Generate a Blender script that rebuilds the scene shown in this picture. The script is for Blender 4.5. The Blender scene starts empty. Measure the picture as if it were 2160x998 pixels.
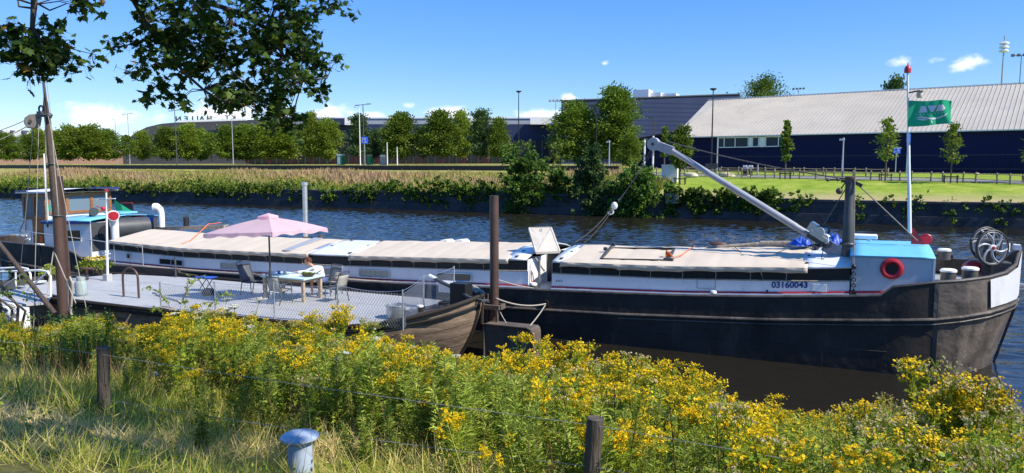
import bpy, bmesh, math, random
import numpy as np
from mathutils import Vector, Matrix, Euler
R = math.radians
random.seed(7)
rng = np.random.default_rng(7)
sc = bpy.context.scene
COL = sc.collection
# ------------------------------------------------------------------ survey: the photograph's own camera, used to measure real positions
F0, CX, CY, H = 1550., 1080., 499., 5.3
PITCH = math.atan(154/F0); YAW = R(24.7)
fw = Vector((-math.sin(YAW)*math.cos(PITCH), math.cos(YAW)*math.cos(PITCH), -math.sin(PITCH)))
rt = Vector((math.cos(YAW), math.sin(YAW), 0))
upv = Vector((-math.sin(YAW)*math.sin(PITCH), math.cos(YAW)*math.sin(PITCH), math.cos(PITCH)))
EYE = Vector((0, 0, H))
def P(x, y, z=None, v=None, u=None, D=None):
    """point seen at photo pixel (x, y), at height z / across-canal distance v / along-canal u / depth D"""
    d = fw + rt*((x-CX)/F0) + upv*((CY-y)/F0)
    if z is not None: t = (z-H)/d.z
    elif v is not None: t = v/d.y
    elif u is not None: t = u/d.x
    else: t = D
    return EYE + d*t
def Q(p):
    d = Vector(p)-EYE
    c = d.dot(fw)
    return CX+F0*d.dot(rt)/c, CY-F0*d.dot(upv)/c
def lerp_table(T, x):
    if x <= T[0][0]: return T[0][1]
    for (a, fa), (b, fb) in zip(T, T[1:]):
        if x <= b:
            return fa+(fb-fa)*(x-a)/(b-a)
    return T[-1][1]
# ------------------------------------------------------------------ objects
WL = {}
def tag(o, label=None, cat=None, group=None, kind=None):
    if label: o['label'] = label
    if cat: o['category'] = cat
    if group: o['group'] = group
    if kind: o['kind'] = kind
    return o
def thing(name, label, cat, loc=(0, 0, 0), group=None):
    o = bpy.data.objects.new(name, None); COL.objects.link(o)
    o.location = loc; o.empty_display_size = .2
    WL[o] = Vector(loc)
    return tag(o, label, cat, group)
def link_mesh(name, me, parent=None, loc=None):
    o = bpy.data.objects.new(name, me); COL.objects.link(o)
    if parent is not None:
        o.parent = parent; WL[o] = WL[parent].copy()
    else:
        WL[o] = Vector(loc) if loc is not None else Vector((0, 0, 0)); o.location = WL[o]
    return o
def copy_tree(o, parent=None):
    c = o.copy(); COL.objects.link(c)
    if parent is not None: c.parent = parent
    for ch in [k for k in o.children]: copy_tree(ch, c)
    return c
class MB:
    def __init__(s): s.v = []; s.f = []; s.m = []; s.s = []
    def add(s, vs, fs, mi=0, smooth=False):
        n = len(s.v); s.v += [Vector(p) for p in vs]
        for f in fs:
            s.f.append([n+i for i in f]); s.m.append(mi); s.s.append(smooth)
    def box(s, c, size, rz=0, M=None, mi=0):
        a, b, h = [k/2 for k in size]
        vs = [Vector((i*a, j*b, k*h)) for k in (-1, 1) for j in (-1, 1) for i in (-1, 1)]
        m = M if M is not None else Matrix.Rotation(rz, 3, 'Z')
        vs = [m @ p + Vector(c) for p in vs]
        s.add(vs, [(0, 2, 3, 1), (4, 5, 7, 6), (0, 1, 5, 4), (2, 6, 7, 3), (0, 4, 6, 2), (1, 3, 7, 5)], mi)
        return s
    def bar(s, a, b, w, h, mi=0, up=(0, 0, 1)):
        a = Vector(a); b = Vector(b); d = (b-a); L = d.length; d.normalize()
        u = Vector(up); x = d.cross(u)
        if x.length < 1e-4: x = d.cross(Vector((0, 1, 0)))
        x.normalize(); u = x.cross(d)
        M = Matrix((x, d, u)).transposed()
        return s.box((a+b)/2, (w, L, h), M=M, mi=mi)
    def tube(s, pts, r, n=8, mi=0, caps=True, smooth=True):
        pts = [Vector(p) for p in pts]
        rs = r if isinstance(r, (list, tuple)) else [r]*len(pts)
        t0 = (pts[1]-pts[0]).normalized()
        x = t0.cross(Vector((0, 0, 1)))
        if x.length < 1e-3: x = Vector((1, 0, 0))
        x.normalize()
        vs = []
        for i, p in enumerate(pts):
            if i == 0: t = pts[1]-pts[0]
            elif i == len(pts)-1: t = pts[-1]-pts[-2]
            else: t = (pts[i+1]-p).normalized()+(p-pts[i-1]).normalized()
            t.normalize()
            x = (x-t*x.dot(t)).normalized(); y = t.cross(x)
            for k in range(n):
                a = 2*math.pi*k/n
                vs.append(p+(x*math.cos(a)+y*math.sin(a))*rs[i])
        fs = [(i*n+k, i*n+(k+1) % n, (i+1)*n+(k+1) % n, (i+1)*n+k) for i in range(len(pts)-1) for k in range(n)]
        s.add(vs, fs, mi, smooth)
        if caps:
            s.add(vs[:n], [tuple(reversed(range(n)))], mi); s.add(vs[-n:], [tuple(range(n))], mi)
        return s
    def lathe(s, prof, c, n=16, mi=0, M=None, smooth=True):
        c = Vector(c); m = M if M is not None else Matrix.Identity(3)
        vs = [m @ Vector((r*math.cos(2*math.pi*k/n), r*math.sin(2*math.pi*k/n), z))+c for r, z in prof for k in range(n)]
        fs = [(i*n+k, i*n+(k+1) % n, (i+1)*n+(k+1) % n, (i+1)*n+k) for i in range(len(prof)-1) for k in range(n)]
        s.add(vs, fs, mi, smooth)
        if prof[0][0] > 1e-4: s.add(vs[:n], [tuple(reversed(range(n)))], mi)
        if prof[-1][0] > 1e-4: s.add(vs[-n:], [tuple(range(n))], mi)
        return s
    def ring(s, c, R0, r, axis=(0, 0, 1), n=28, k=8, mi=0, a0=0, a1=2*math.pi):
        ax = Vector(axis).normalized(); x = ax.orthogonal().normalized(); y = ax.cross(x)
        full = abs(a1-a0-2*math.pi) < 1e-6
        pts = [Vector(c)+(x*math.cos(a0+(a1-a0)*i/n)+y*math.sin(a0+(a1-a0)*i/n))*R0 for i in range(n+1)]
        return s.tube(pts, r, k, mi, caps=not full)
    def extr(s, poly, vec, mi=0):
        poly = [Vector(p) for p in poly]; n = len(poly); vec = Vector(vec)
        s.add(poly+[p+vec for p in poly], [tuple(reversed(range(n))), tuple(range(n, 2*n))]+[(i, (i+1) % n, n+(i+1) % n, n+i) for i in range(n)], mi)
        return s
    def quad(s, a, b, c, d, mi=0): s.add([a, b, c, d], [(0, 1, 2, 3)], mi); return s
    def loft(s, rows, mi=0, smooth=True, closed=False):
        n = len(rows[0]); vs = [p for r in rows for p in r]
        m = n if closed else n-1
        s.add(vs, [(i*n+k, i*n+(k+1) % n, (i+1)*n+(k+1) % n, (i+1)*n+k) for i in range(len(rows)-1) for k in range(m)], mi, smooth)
        return s
    def sphere(s, c, r, n=10, k=7, mi=0, sc_=(1, 1, 1)):
        prof = [(max(1e-5, math.sin(math.pi*i/k)), -math.cos(math.pi*i/k)) for i in range(k+1)]
        M = Matrix.Diagonal((r*sc_[0], r*sc_[1], r*sc_[2]))
        return s.lathe(prof, c, n, mi, M)
    def build(s, name, mats, parent=None, loc=None, bevel=0, recalc=True):
        base = WL[parent] if parent is not None else (Vector(loc) if loc is not None else Vector((0, 0, 0)))
        me = bpy.data.meshes.new(name)
        me.from_pydata([p-base for p in s.v], [], s.f)
        for m in (mats if isinstance(mats, (list, tuple)) else [mats]): me.materials.append(m)
        me.polygons.foreach_set('material_index', s.m); me.polygons.foreach_set('use_smooth', s.s)
        me.update()
        if any(s.s): me.set_sharp_from_angle(angle=R(42))
        if recalc:
            bm = bmesh.new(); bm.from_mesh(me); bmesh.ops.recalc_face_normals(bm, faces=bm.faces); bm.to_mesh(me); bm.free()
        o = link_mesh(name, me, parent, loc)
        if bevel:
            b = o.modifiers.new('bevel', 'BEVEL'); b.width = bevel; b.segments = 2; b.limit_method = 'ANGLE'; b.angle_limit = R(40)
        return o
def rope(a, b, sag=0, n=10):
    a = Vector(a); b = Vector(b)
    return [a.lerp(b, i/n)-Vector((0, 0, sag*4*(i/n)*(1-i/n))) for i in range(n+1)]
# ------------------------------------------------------------------ numpy foliage
def norm(a): return a/np.maximum(1e-9, np.linalg.norm(a, axis=-1, keepdims=True))
def frames(n, up=.0, spread=1., dirs=None):
    """n random rotation matrices; local z follows a random direction biased up, or dirs"""
    z = norm(rng.normal(size=(n, 3))*spread+np.array([0, 0, up])) if dirs is None else norm(dirs)
    a = rng.normal(size=(n, 3)); x = norm(np.cross(a, z)); y = np.cross(z, x)
    return np.stack([x, y, z], axis=2)
class Leaves:
    """collects many copies of small leaf shapes into one mesh, with a per-leaf random 'hue'"""
    def __init__(s): s.V = []; s.L = []; s.C = []; s.h = []; s.n = 0
    def put(s, tv, tf, pos, rot, size, hue):
        pos = np.asarray(pos, float); N = len(pos)
        if N == 0: return s
        tv = np.asarray(tv, float); k = len(tv)
        size = np.broadcast_to(np.asarray(size, float).reshape(-1, 1) if np.ndim(size) else np.full((1, 1), size), (N, 1))
        V = np.einsum('nij,kj->nki', rot, tv)*size[:, :, None]+pos[:, None, :]
        off = (np.arange(N)*k+s.n)[:, None]
        for f in tf:
            s.L.append((off+np.array(f)[None, :]).ravel()); s.C.append(np.full(N, len(f)))
        s.V.append(V.reshape(-1, 3)); s.n += N*k
        s.h.append(np.repeat(np.broadcast_to(hue, (N,)), k))
        return s
    def tubes(s, A, B, ra, rb, hue, n=3):
        A = np.asarray(A, float); B = np.asarray(B, float); N = len(A)
        if N == 0: return s
        z = norm(B-A); ref = np.where(np.abs(z[:, 2:3]) > .9, np.array([[1., 0, 0]]), np.array([[0, 0, 1.]]))
        x = norm(np.cross(ref, z)); y = np.cross(z, x)
        ang = np.arange(n)*2*np.pi/n
        c = np.cos(ang)[None, :, None]*x[:, None, :]+np.sin(ang)[None, :, None]*y[:, None, :]
        ra = np.broadcast_to(ra, (N,))[:, None, None]; rb = np.broadcast_to(rb, (N,))[:, None, None]
        V = np.concatenate([A[:, None, :]+c*ra, B[:, None, :]+c*rb], axis=1)
        off = (np.arange(N)*2*n+s.n)[:, None]
        for i in range(n):
            f = [i, (i+1) % n, n+(i+1) % n, n+i]
            s.L.append((off+np.array(f)[None, :]).ravel()); s.C.append(np.full(N, 4))
        s.V.append(V.reshape(-1, 3)); s.n += N*2*n
        s.h.append(np.repeat(np.broadcast_to(hue, (N,)), 2*n))
        return s
    def mesh(s, name, mat, base=(0, 0, 0)):
        V = np.concatenate(s.V)-np.array(base); L = np.concatenate(s.L).astype(np.int32); C = np.concatenate(s.C).astype(np.int32)
        me = bpy.data.meshes.new(name)
        me.vertices.add(len(V)); me.vertices.foreach_set('co', V.astype(np.float32).ravel())
        me.loops.add(len(L)); me.loops.foreach_set('vertex_index', L)
        me.polygons.add(len(C)); st = np.concatenate([[0], np.cumsum(C)[:-1]]).astype(np.int32)
        me.polygons.foreach_set('loop_start', st); me.polygons.foreach_set('loop_total', C)
        me.update(calc_edges=True); me.validate()
        at = me.attributes.new('hue', 'FLOAT', 'POINT'); at.data.foreach_set('value', np.concatenate(s.h).astype(np.float32))
        me.materials.append(mat)
        return me
# leaf shapes (unit length along +y)
OVAL = ([(0, 0, 0), (.28, .35, .05), (.22, .75, .02), (0, 1, -.08), (-.22, .75, .02), (-.28, .35, .05)], [(0, 1, 2, 3), (0, 3, 4, 5)])
DIAM = ([(0, 0, 0), (.38, .5, .07), (0, 1, -.05), (-.38, .5, .07)], [(0, 1, 2, 3)])
LANCE = ([(0, 0, 0), (.09, .4, .04), (0, 1, -.12), (-.09, .4, .04)], [(0, 1, 2, 3)])
BLADE = ([(-.013, 0, 0), (.013, 0, 0), (.011, .1, .5), (-.011, .1, .5), (.0, .38, .95)], [(0, 1, 2, 3), (3, 2, 4)])
FATBL = ([(-.03, 0, 0), (.03, 0, 0), (.025, .1, .5), (-.025, .1, .5), (.0, .33, .95)], [(0, 1, 2, 3), (3, 2, 4)])
HEXF = ([(math.cos(k*math.pi/3), math.sin(k*math.pi/3), 0) for k in range(6)], [(0, 1, 2, 3, 4, 5)])
QUAD = ([(-.5, -.5, 0), (.5, -.5, 0), (.5, .5, .1), (-.5, .5, 0)], [(0, 1, 2, 3)])
_mp = [(0, 0), (.16, .03), (.42, -.06), (.36, .16), (.58, .38), (.3, .38), (.36, .62), (.17, .62), (0, 1.0)]
_mpv = [(x, y, -.12*abs(x)-.06*y*y) for x, y in _mp]
MAPLE = (_mpv+[(-x, y, z) for x, y, z in _mpv[1:8]], [(0, 1, 2, 3, 4, 5, 6, 7, 8), (0, 8, 15, 14, 13, 12, 11, 10, 9)])
LOBED = ([(0, 0, 0), (.1, .2, .02), (.32, .3, .04), (.12, .42, .03), (.3, .6, .04), (.1, .68, .0), (0, 1, -.1), (-.1, .68, 0), (-.3, .6, .04), (-.12, .42, .03), (-.32, .3, .04), (-.1, .2, .02)],
         [(0, 1, 3, 5, 6, 7, 9, 11), (1, 2, 3), (3, 4, 5), (7, 8, 9), (9, 10, 11)])
# ------------------------------------------------------------------ materials
def nt(name):
    m = bpy.data.materials.new(name); m.use_nodes = True
    t = m.node_tree; b = t.nodes['Principled BSDF']
    return m, t, b
def L(t, a, b): t.links.new(a, b)
def paint(name, col, rough=.5, metal=0., var=.12, scale=3., bump=.1, bscale=30., col2=None, amount=.5, stain=None, sscale=1.2, stretch=(1, 1, 1), spec=.5, dist=.01):
    """weathered surface: base colour with broad and fine mottling, optional second colour in patches and stains, fine bump"""
    m, t, b = nt(name); N = t.nodes.new
    tc = N('ShaderNodeTexCoord'); mp = N('ShaderNodeMapping'); mp.inputs['Scale'].default_value = stretch
    L(t, tc.outputs['Object'], mp.inputs['Vector'])
    n1 = N('ShaderNodeTexNoise'); n1.inputs['Scale'].default_value = scale; n1.inputs['Detail'].default_value = 6; n1.inputs['Roughness'].default_value = .65
    L(t, mp.outputs[0], n1.inputs['Vector'])
    r1 = N('ShaderNodeValToRGB')
    c = Vector(col)
    lo = c*(1-var); hi = c*(1+var)
    if col2 is not None: lo = Vector(col2)
    r1.color_ramp.elements[0].position = .5-.25*(1-amount)-.1; r1.color_ramp.elements[1].position = .62
    r1.color_ramp.elements[0].color = (*lo, 1); r1.color_ramp.elements[1].color = (*[min(1, k) for k in hi], 1)
    L(t, n1.outputs['Fac'], r1.inputs['Fac'])
    out = r1.outputs['Color']
    if stain is not None:
        n2 = N('ShaderNodeTexNoise'); n2.inputs['Scale'].default_value = sscale; n2.inputs['Detail'].default_value = 8; n2.inputs['Roughness'].default_value = .7
        mp2 = N('ShaderNodeMapping'); mp2.inputs['Scale'].default_value = (stretch[0], stretch[1], stretch[2]*.25); mp2.inputs['Location'].default_value = (3.1, 7.7, 1.3)
        L(t, tc.outputs['Object'], mp2.inputs['Vector']); L(t, mp2.outputs[0], n2.inputs['Vector'])
        r2 = N('ShaderNodeValToRGB'); r2.color_ramp.elements[0].position = .54; r2.color_ramp.elements[1].position = .74
        r2.color_ramp.elements[0].color = (0, 0, 0, 1); r2.color_ramp.elements[1].color = (.85, .85, .85, 1)
        L(t, n2.outputs['Fac'], r2.inputs['Fac'])
        mx = N('ShaderNodeMix'); mx.data_type = 'RGBA'
        L(t, r2.outputs['Color'], mx.inputs['Factor']); L(t, out, mx.inputs['A']); mx.inputs['B'].default_value = (*stain, 1)
        out = mx.outputs['Result']
    L(t, out, b.inputs['Base Color'])
    b.inputs['Roughness'].default_value = rough; b.inputs['Metallic'].default_value = metal
    b.inputs['Specular IOR Level'].default_value = spec
    if bump:
        n3 = N('ShaderNodeTexNoise'); n3.inputs['Scale'].default_value = bscale; n3.inputs['Detail'].default_value = 5
        L(t, mp.outputs[0], n3.inputs['Vector'])
        bp = N('ShaderNodeBump'); bp.inputs['Strength'].default_value = bump; bp.inputs['Distance'].default_value = dist
        L(t, n3.outputs['Fac'], bp.inputs['Height']); L(t, bp.outputs[0], b.inputs['Normal'])
    return m
def foliage(name, cols, trans=.35, rough=.55):
    m, t, b = nt(name); N = t.nodes.new
    a = N('ShaderNodeAttribute'); a.attribute_name = 'hue'
    r = N('ShaderNodeValToRGB'); e = r.color_ramp.elements
    for i, c in enumerate(cols):
        p = i/(len(cols)-1)
        el = e[0] if i == 0 else (e[len(e)-1] if i == len(cols)-1 else e.new(p))
        el.position = p; el.color = (*c, 1)
    L(t, a.outputs['Fac'], r.inputs['Fac'])
    oi = N('ShaderNodeObjectInfo'); hs = N('ShaderNodeHueSaturation')
    mr = N('ShaderNodeMapRange'); mr.inputs['To Min'].default_value = .8; mr.inputs['To Max'].default_value = 1.22
    L(t, oi.outputs['Random'], mr.inputs['Value']); L(t, mr.outputs[0], hs.inputs['Value']); L(t, r.outputs['Color'], hs.inputs['Color'])
    L(t, hs.outputs[0], b.inputs['Base Color']); b.inputs['Roughness'].default_value = rough; b.inputs['Specular IOR Level'].default_value = .25
    tr = N('ShaderNodeBsdfTranslucent'); L(t, hs.outputs[0], tr.inputs['Color'])
    mx = N('ShaderNodeMixShader'); mx.inputs[0].default_value = trans
    L(t, b.outputs[0], mx.inputs[1]); L(t, tr.outputs[0], mx.inputs[2]); L(t, mx.outputs[0], t.nodes['Material Output'].inputs['Surface'])
    return m
def glass(name, tint=(.02, .03, .035), rough=.04):
    m, t, b = nt(name)
    b.inputs['Base Color'].default_value = (*tint, 1); b.inputs['Roughness'].default_value = rough; b.inputs['Specular IOR Level'].default_value = .8
    return m
def text_mesh(name, s, size, M, mat, parent, extrude=.004, shear=0., sx=1.):
    cu = bpy.data.curves.new(name, 'FONT'); cu.body = s; cu.size = size; cu.extrude = extrude; cu.align_x = 'LEFT'; cu.shear = shear; cu.offset = .022*size
    tmp = bpy.data.objects.new(name+'_tmp', cu); COL.objects.link(tmp)
    bpy.context.view_layer.update()
    me = bpy.data.meshes.new_from_object(tmp.evaluated_get(bpy.context.evaluated_depsgraph_get()))
    bpy.data.objects.remove(tmp); me.name = name
    base = WL[parent] if parent is not None else Vector((0, 0, 0))
    for v in me.vertices:
        v.co.x *= sx
        v.co = (M @ v.co)-base
    me.materials.clear(); me.materials.append(mat)
    return link_mesh(name, me, parent)
# ================================================================== camera, light, sky
cam = bpy.data.cameras.new('camera'); co = bpy.data.objects.new('camera', cam); COL.objects.link(co)
co.location = EYE; co.rotation_euler = (R(90)-PITCH, 0, YAW)
cam.sensor_width = 36; cam.lens = 36*F0/2160; cam.clip_start = .1; cam.clip_end = 9000
sc.camera = co
SUN = Vector((-1, .055, -1)).normalized()
sl = bpy.data.lights.new('sun', 'SUN'); sl.energy = 4.6; sl.angle = R(.53); sl.color = (1, .935, .81)
so = bpy.data.objects.new('sun', sl); COL.objects.link(so); so.rotation_euler = SUN.to_track_quat('-Z', 'Y').to_euler(); so.location = (20, 0, 30)
w = bpy.data.worlds.new('World'); sc.world = w; w.use_nodes = True
t = w.node_tree; t.nodes.clear(); N = t.nodes.new
sky = N('ShaderNodeTexSky'); sky.sky_type = 'NISHITA'; sky.sun_disc = False; sky.sun_elevation = R(45); sky.sun_rotation = math.atan2(-SUN.x, -SUN.y)
sky.altitude = 0; sky.air_density = 1.0; sky.dust_density = .0; sky.ozone_density = 3.0
hs = N('ShaderNodeHueSaturation'); hs.inputs['Saturation'].default_value = 1.24; hs.inputs['Hue'].default_value = .513; hs.inputs['Value'].default_value = 1.0
smx = N('ShaderNodeMix'); smx.data_type = 'RGBA'; smx.inputs['Factor'].default_value = .48; smx.inputs['B'].default_value = (1.0, 2.35, 4.7, 1); L(t, sky.outputs[0], smx.inputs['A']); L(t, smx.outputs['Result'], hs.inputs['Color'])
# cumulus clouds low over the horizon, placed by compass direction
tc = N('ShaderNodeTexCoord')
def dirvec(x, y): return (P(x, y, D=1.)-EYE).normalized()
clouds = [(195, 247, 62, 26, .95), (300, 250, 55, 16, .6), (470, 240, 75, 26, .9), (60, 248, 60, 14, .35), (700, 243, 70, 22, .9), (780, 245, 28, 16, .8), (945, 240, 50, 18, .95),
          (1130, 242, 60, 14, .8), (860, 222, 26, 8, .45), (1275, 134, 11, 6, .6), (1198, 205, 20, 14, .85), (1902, 131, 34, 11, .5), (2040, 133, 42, 16, .72), (1985, 126, 26, 9, .35), (590, 235, 60, 18, .6), (1010, 252, 70, 12, .6)]
nz = N('ShaderNodeTexNoise'); nz.inputs['Scale'].default_value = 16; nz.inputs['Detail'].default_value = 10; nz.inputs['Roughness'].default_value = .62
mpn = N('ShaderNodeMapping'); mpn.inputs['Scale'].default_value = (1, 1, 1.7); L(t, tc.outputs['Generated'], mpn.inputs['Vector']); L(t, mpn.outputs[0], nz.inputs['Vector'])
nz2 = N('ShaderNodeTexNoise'); nz2.inputs['Scale'].default_value = 60; nz2.inputs['Detail'].default_value = 6; L(t, mpn.outputs[0], nz2.inputs['Vector'])
tot = None
for (x, y, a, b, s) in clouds:
    d = dirvec(x, y); a = a/F0; b = b/F0
    rx = Vector((d.y, -d.x, 0)).normalized(); uy = rx.cross(d)
    mp = N('ShaderNodeVectorMath'); mp.operation = 'DOT_PRODUCT'; L(t, tc.outputs['Generated'], mp.inputs[0]); mp.inputs[1].default_value = rx/a
    m2 = N('ShaderNodeVectorMath'); m2.operation = 'DOT_PRODUCT'; L(t, tc.outputs['Generated'], m2.inputs[0]); m2.inputs[1].default_value = uy/b
    m3 = N('ShaderNodeVectorMath'); m3.operation = 'DOT_PRODUCT'; L(t, tc.outputs['Generated'], m3.inputs[0]); m3.inputs[1].default_value = d
    c = N('ShaderNodeCombineXYZ'); L(t, mp.outputs['Value'], c.inputs[0]); L(t, m2.outputs['Value'], c.inputs[1])
    ln = N('ShaderNodeVectorMath'); ln.operation = 'LENGTH'; L(t, c.outputs[0], ln.inputs[0])
    mr = N('ShaderNodeMapRange'); mr.inputs['From Min'].default_value = 1.25; mr.inputs['From Max'].default_value = 0; mr.inputs['To Min'].default_value = 0; mr.inputs['To Max'].default_value = s
    L(t, ln.outputs['Value'], mr.inputs['Value'])
    gt = N('ShaderNodeMath'); gt.operation = 'GREATER_THAN'; L(t, m3.outputs['Value'], gt.inputs[0]); gt.inputs[1].default_value = .5
    mu = N('ShaderNodeMath'); mu.operation = 'MULTIPLY'; L(t, mr.outputs[0], mu.inputs[0]); L(t, gt.outputs[0], mu.inputs[1])
    if tot is None: tot = mu.outputs[0]
    else:
        mxm = N('ShaderNodeMath'); mxm.operation = 'MAXIMUM'; L(t, tot, mxm.inputs[0]); L(t, mu.outputs[0], mxm.inputs[1]); tot = mxm.outputs[0]
def math_(op, a, b):
    m = N('ShaderNodeMath'); m.operation = op
    for i, k in enumerate((a, b)):
        if isinstance(k, (int, float)): m.inputs[i].default_value = k
        else: L(t, k, m.inputs[i])
    return m.outputs[0]
den = math_('ADD', tot, math_('MULTIPLY', math_('SUBTRACT', nz.outputs['Fac'], .5), 1.5))
den = math_('ADD', den, math_('MULTIPLY', math_('SUBTRACT', nz2.outputs['Fac'], .5), .8))
den = math_('MULTIPLY', den, math_('GREATER_THAN', tot, .001))
cr = N('ShaderNodeMapRange'); cr.inputs['From Min'].default_value = .15; cr.inputs['From Max'].default_value = .82; cr.interpolation_type = 'SMOOTHSTEP'; L(t, den, cr.inputs['Value'])
cr.inputs['To Max'].default_value = .93
mx = N('ShaderNodeMix'); mx.data_type = 'RGBA'; L(t, cr.outputs[0], mx.inputs['Factor']); L(t, hs.outputs[0], mx.inputs['A'])
mx.inputs['B'].default_value = (6.6, 6.75, 7.1, 1)
bg = N('ShaderNodeBackground'); bg.inputs['Strength'].default_value = .138; L(t, mx.outputs['Result'], bg.inputs['Color'])
ow = N('ShaderNodeOutputWorld'); L(t, bg.outputs[0], ow.inputs['Surface'])
vs = sc.view_settings; vs.view_transform = 'Standard'; vs.look = 'None'; vs.exposure = .58; vs.gamma = 1; vs.use_curve_mapping = False
sc.render.engine = 'CYCLES'; sc.cycles.max_bounces = 6; sc.cycles.transparent_max_bounces = 4; sc.cycles.caustics_reflective = False; sc.cycles.caustics_refractive = False
# ================================================================== materials
M = {}
M['hull'] = paint('tarred_steel', (.036, .030, .026), .58, 0, .35, 1.3, .55, 2.2, col2=(.021, .018, .016), stain=(.12, .09, .068), sscale=1.3, dist=.05, spec=.3)
M['bow'] = paint('sunlit_weathered_bow_steel', (.10, .08, .064), .55, 0, .4, 1.3, 1., 2.2, col2=(.034, .03, .028), stain=(.25, .205, .165), sscale=1.6, dist=.07)  # same tarred hull, lightened so the colour carries the sun on the bow
M['rim'] = paint('worn_rail_steel', (.07, .06, .055), .5, 0, .4, 3, .4, 14, col2=(.03, .028, .028))
M['white'] = paint('white_boat_paint', (.74, .75, .76), .35, 0, .05, 1.2, .12, 8, stain=(.55, .53, .5), sscale=2.2, dist=.006)
M['whitecap'] = paint('white_cap_paint', (.78, .78, .77), .45, 0, .06, 6, .2, 40, stain=(.45, .42, .38), sscale=6)
M['red'] = paint('red_paint', (.42, .018, .03), .4, 0, .15, 5, .1, 30)
M['darkred'] = paint('dark_red_line', (.30, .012, .028), .45, 0, .2, 5, .1, 30)
M['black'] = paint('black_paint', (.012, .012, .013), .5, 0, .3, 5, .2, 30)
M['canvas'] = paint('cream_canvas', (.585, .495, .385), .85, 0, .06, 1.1, .5, 60, stain=(.50, .41, .32), sscale=.9, dist=.006)
M['deck'] = paint('grey_deck_paint', (.395, .395, .39), .6, 0, .08, 1.1, .25, 50, stain=(.28, .28, .285), sscale=1.4, dist=.004)
M['platform'] = M['deck']
M['darkwood'] = paint('tarred_deck_wood', (.06, .045, .036), .75, 0, .4, 3, .7, 12, col2=(.03, .024, .02), stretch=(.6, 3, 1))
M['blue'] = paint('sky_blue_paint', (.16, .50, .74), .4, 0, .06, 1.5, .12, 12, stain=(.30, .55, .70), sscale=1.6)
M['shadedblock'] = paint('shaded_white_block_paint', (.50, .53, .57), .4, 0, .06, 1.2, .2, 6, stain=(.40, .41, .43), sscale=1.5, dist=.008)  # white block; the shade on its side is put into this grey
M['trimblue'] = paint('navy_trim', (.015, .04, .20), .4, 0, .15, 4, .1, 20)
M['wood'] = paint('varnished_teak', (.30, .115, .035), .4, 0, .2, 3, .3, 25, col2=(.16, .06, .02), stretch=(1, 1, 6))
M['oldwood'] = paint('weathered_mast_wood', (.068, .047, .036), .75, 0, .35, 3, .9, 10, col2=(.028, .02, .017), stretch=(4, 4, .35), dist=.03)
M['greywood'] = paint('silvered_wood', (.28, .245, .2), .85, 0, .25, 4, .8, 16, col2=(.16, .135, .11), stretch=(3, 3, .5))
M['postwood'] = paint('dark_post_wood', (.075, .058, .042), .85, 0, .4, 5, 1., 22, col2=(.03, .024, .018), stretch=(4, 4, .4), stain=(.16, .15, .12), sscale=4, dist=.015)
M['brown'] = paint('brown_painted_steel', (.075, .043, .033), .5, 0, .25, 3, .3, 14, col2=(.065, .036, .028))
M['rust'] = paint('rusty_steel_plate', (.105, .08, .062), .8, 0, .3, 1.5, .5, 12, col2=(.06, .047, .038), stain=(.20, .12, .075), sscale=2)
M['planks'] = None
M['steel'] = paint('galvanised_steel', (.55, .57, .58), .4, .75, .12, 8, .1, 50)
M['chrome'] = paint('stainless_flue', (.66, .66, .66), .32, .8, .1, 2, .1, 10)
M['grey'] = paint('mid_grey_paint', (.33, .34, .355), .45, 0, .12, 3, .1, 20)
M['greypipe'] = paint('grey_boom_paint', (.31, .32, .35), .4, 0, .08, 2, .15, 8, stain=(.38, .37, .37), sscale=2)
M['dkgrey'] = paint('dark_grey_paint', (.055, .058, .062), .5, 0, .2, 3, .15, 20)
M['chairmetal'] = paint('grey_chair_metal', (.075, .08, .088), .4, .3, .15, 5, .1, 30)
M['chairmesh'] = paint('taupe_chair_fabric', (.36, .335, .29), .8, 0, .1, 5, .3, 120)
M['chairdark'] = paint('charcoal_chair_fabric', (.10, .105, .115), .8, 0, .1, 5, .3, 120)
M['pink'] = foliage('pink_parasol_cloth', [(.94, .68, .73), (.94, .68, .73)], .6, .85)
M['tabletop'] = paint('pale_aqua_tabletop', (.50, .66, .62), .35, 0, .12, 4, .1, 30, col2=(.34, .50, .47))
M['tableleg'] = paint('pale_table_wood', (.42, .31, .2), .6, 0, .15, 5, .3, 30)
M['rope'] = paint('pale_rope', (.36, .33, .28), .9, 0, .15, 20, .6, 150)
M['wire'] = paint('wire_rope', (.13, .115, .10), .6, .4, .2, 10, .2, 90)
M['orange'] = paint('orange_rope', (.75, .16, .03), .8, 0, .15, 20, .4, 150)
M['tarp'] = paint('blue_tarpaulin', (.02, .075, .42), .45, 0, .15, 4, .5, 18)
M['glass'] = glass('dark_window_glass')
M['curtain'] = paint('pale_blind', (.36, .36, .30), .9, 0, .1, 3, .2, 40, stretch=(9, 9, .3))
M['flaggreen'] = foliage('green_flag_cloth', [(.022, .40, .19), (.022, .40, .19)], .3, .8)
M['flagwhite'] = paint('flag_print_white', (.62, .66, .70), .8, 0, .05, 4, 0)
M['skin'] = paint('child_skin', (.55, .30, .19), .55, 0, .06, 8, .05, 40)
M['hair'] = paint('curly_brown_hair', (.10, .04, .018), .7, 0, .3, 12, 1., 60, dist=.02)
M['shirt'] = paint('white_long_sleeved_shirt', (.74, .77, .79), .9, 0, .05, 6, .3, 40)
M['shorts'] = paint('blue_shorts', (.07, .12, .24), .9, 0, .1, 6, .3, 40)
M['bowwhite'] = paint('scuffed_white_bow_paint', (.60, .61, .64), .45, 0, .06, 2, .3, 8, stain=(.44, .40, .33), sscale=1.8, dist=.02)
M['hatch'] = paint('weathered_hatch_paint', (.43, .40, .355), .6, 0, .1, 3, .2, 20, stain=(.33, .29, .24), sscale=2)
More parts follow.
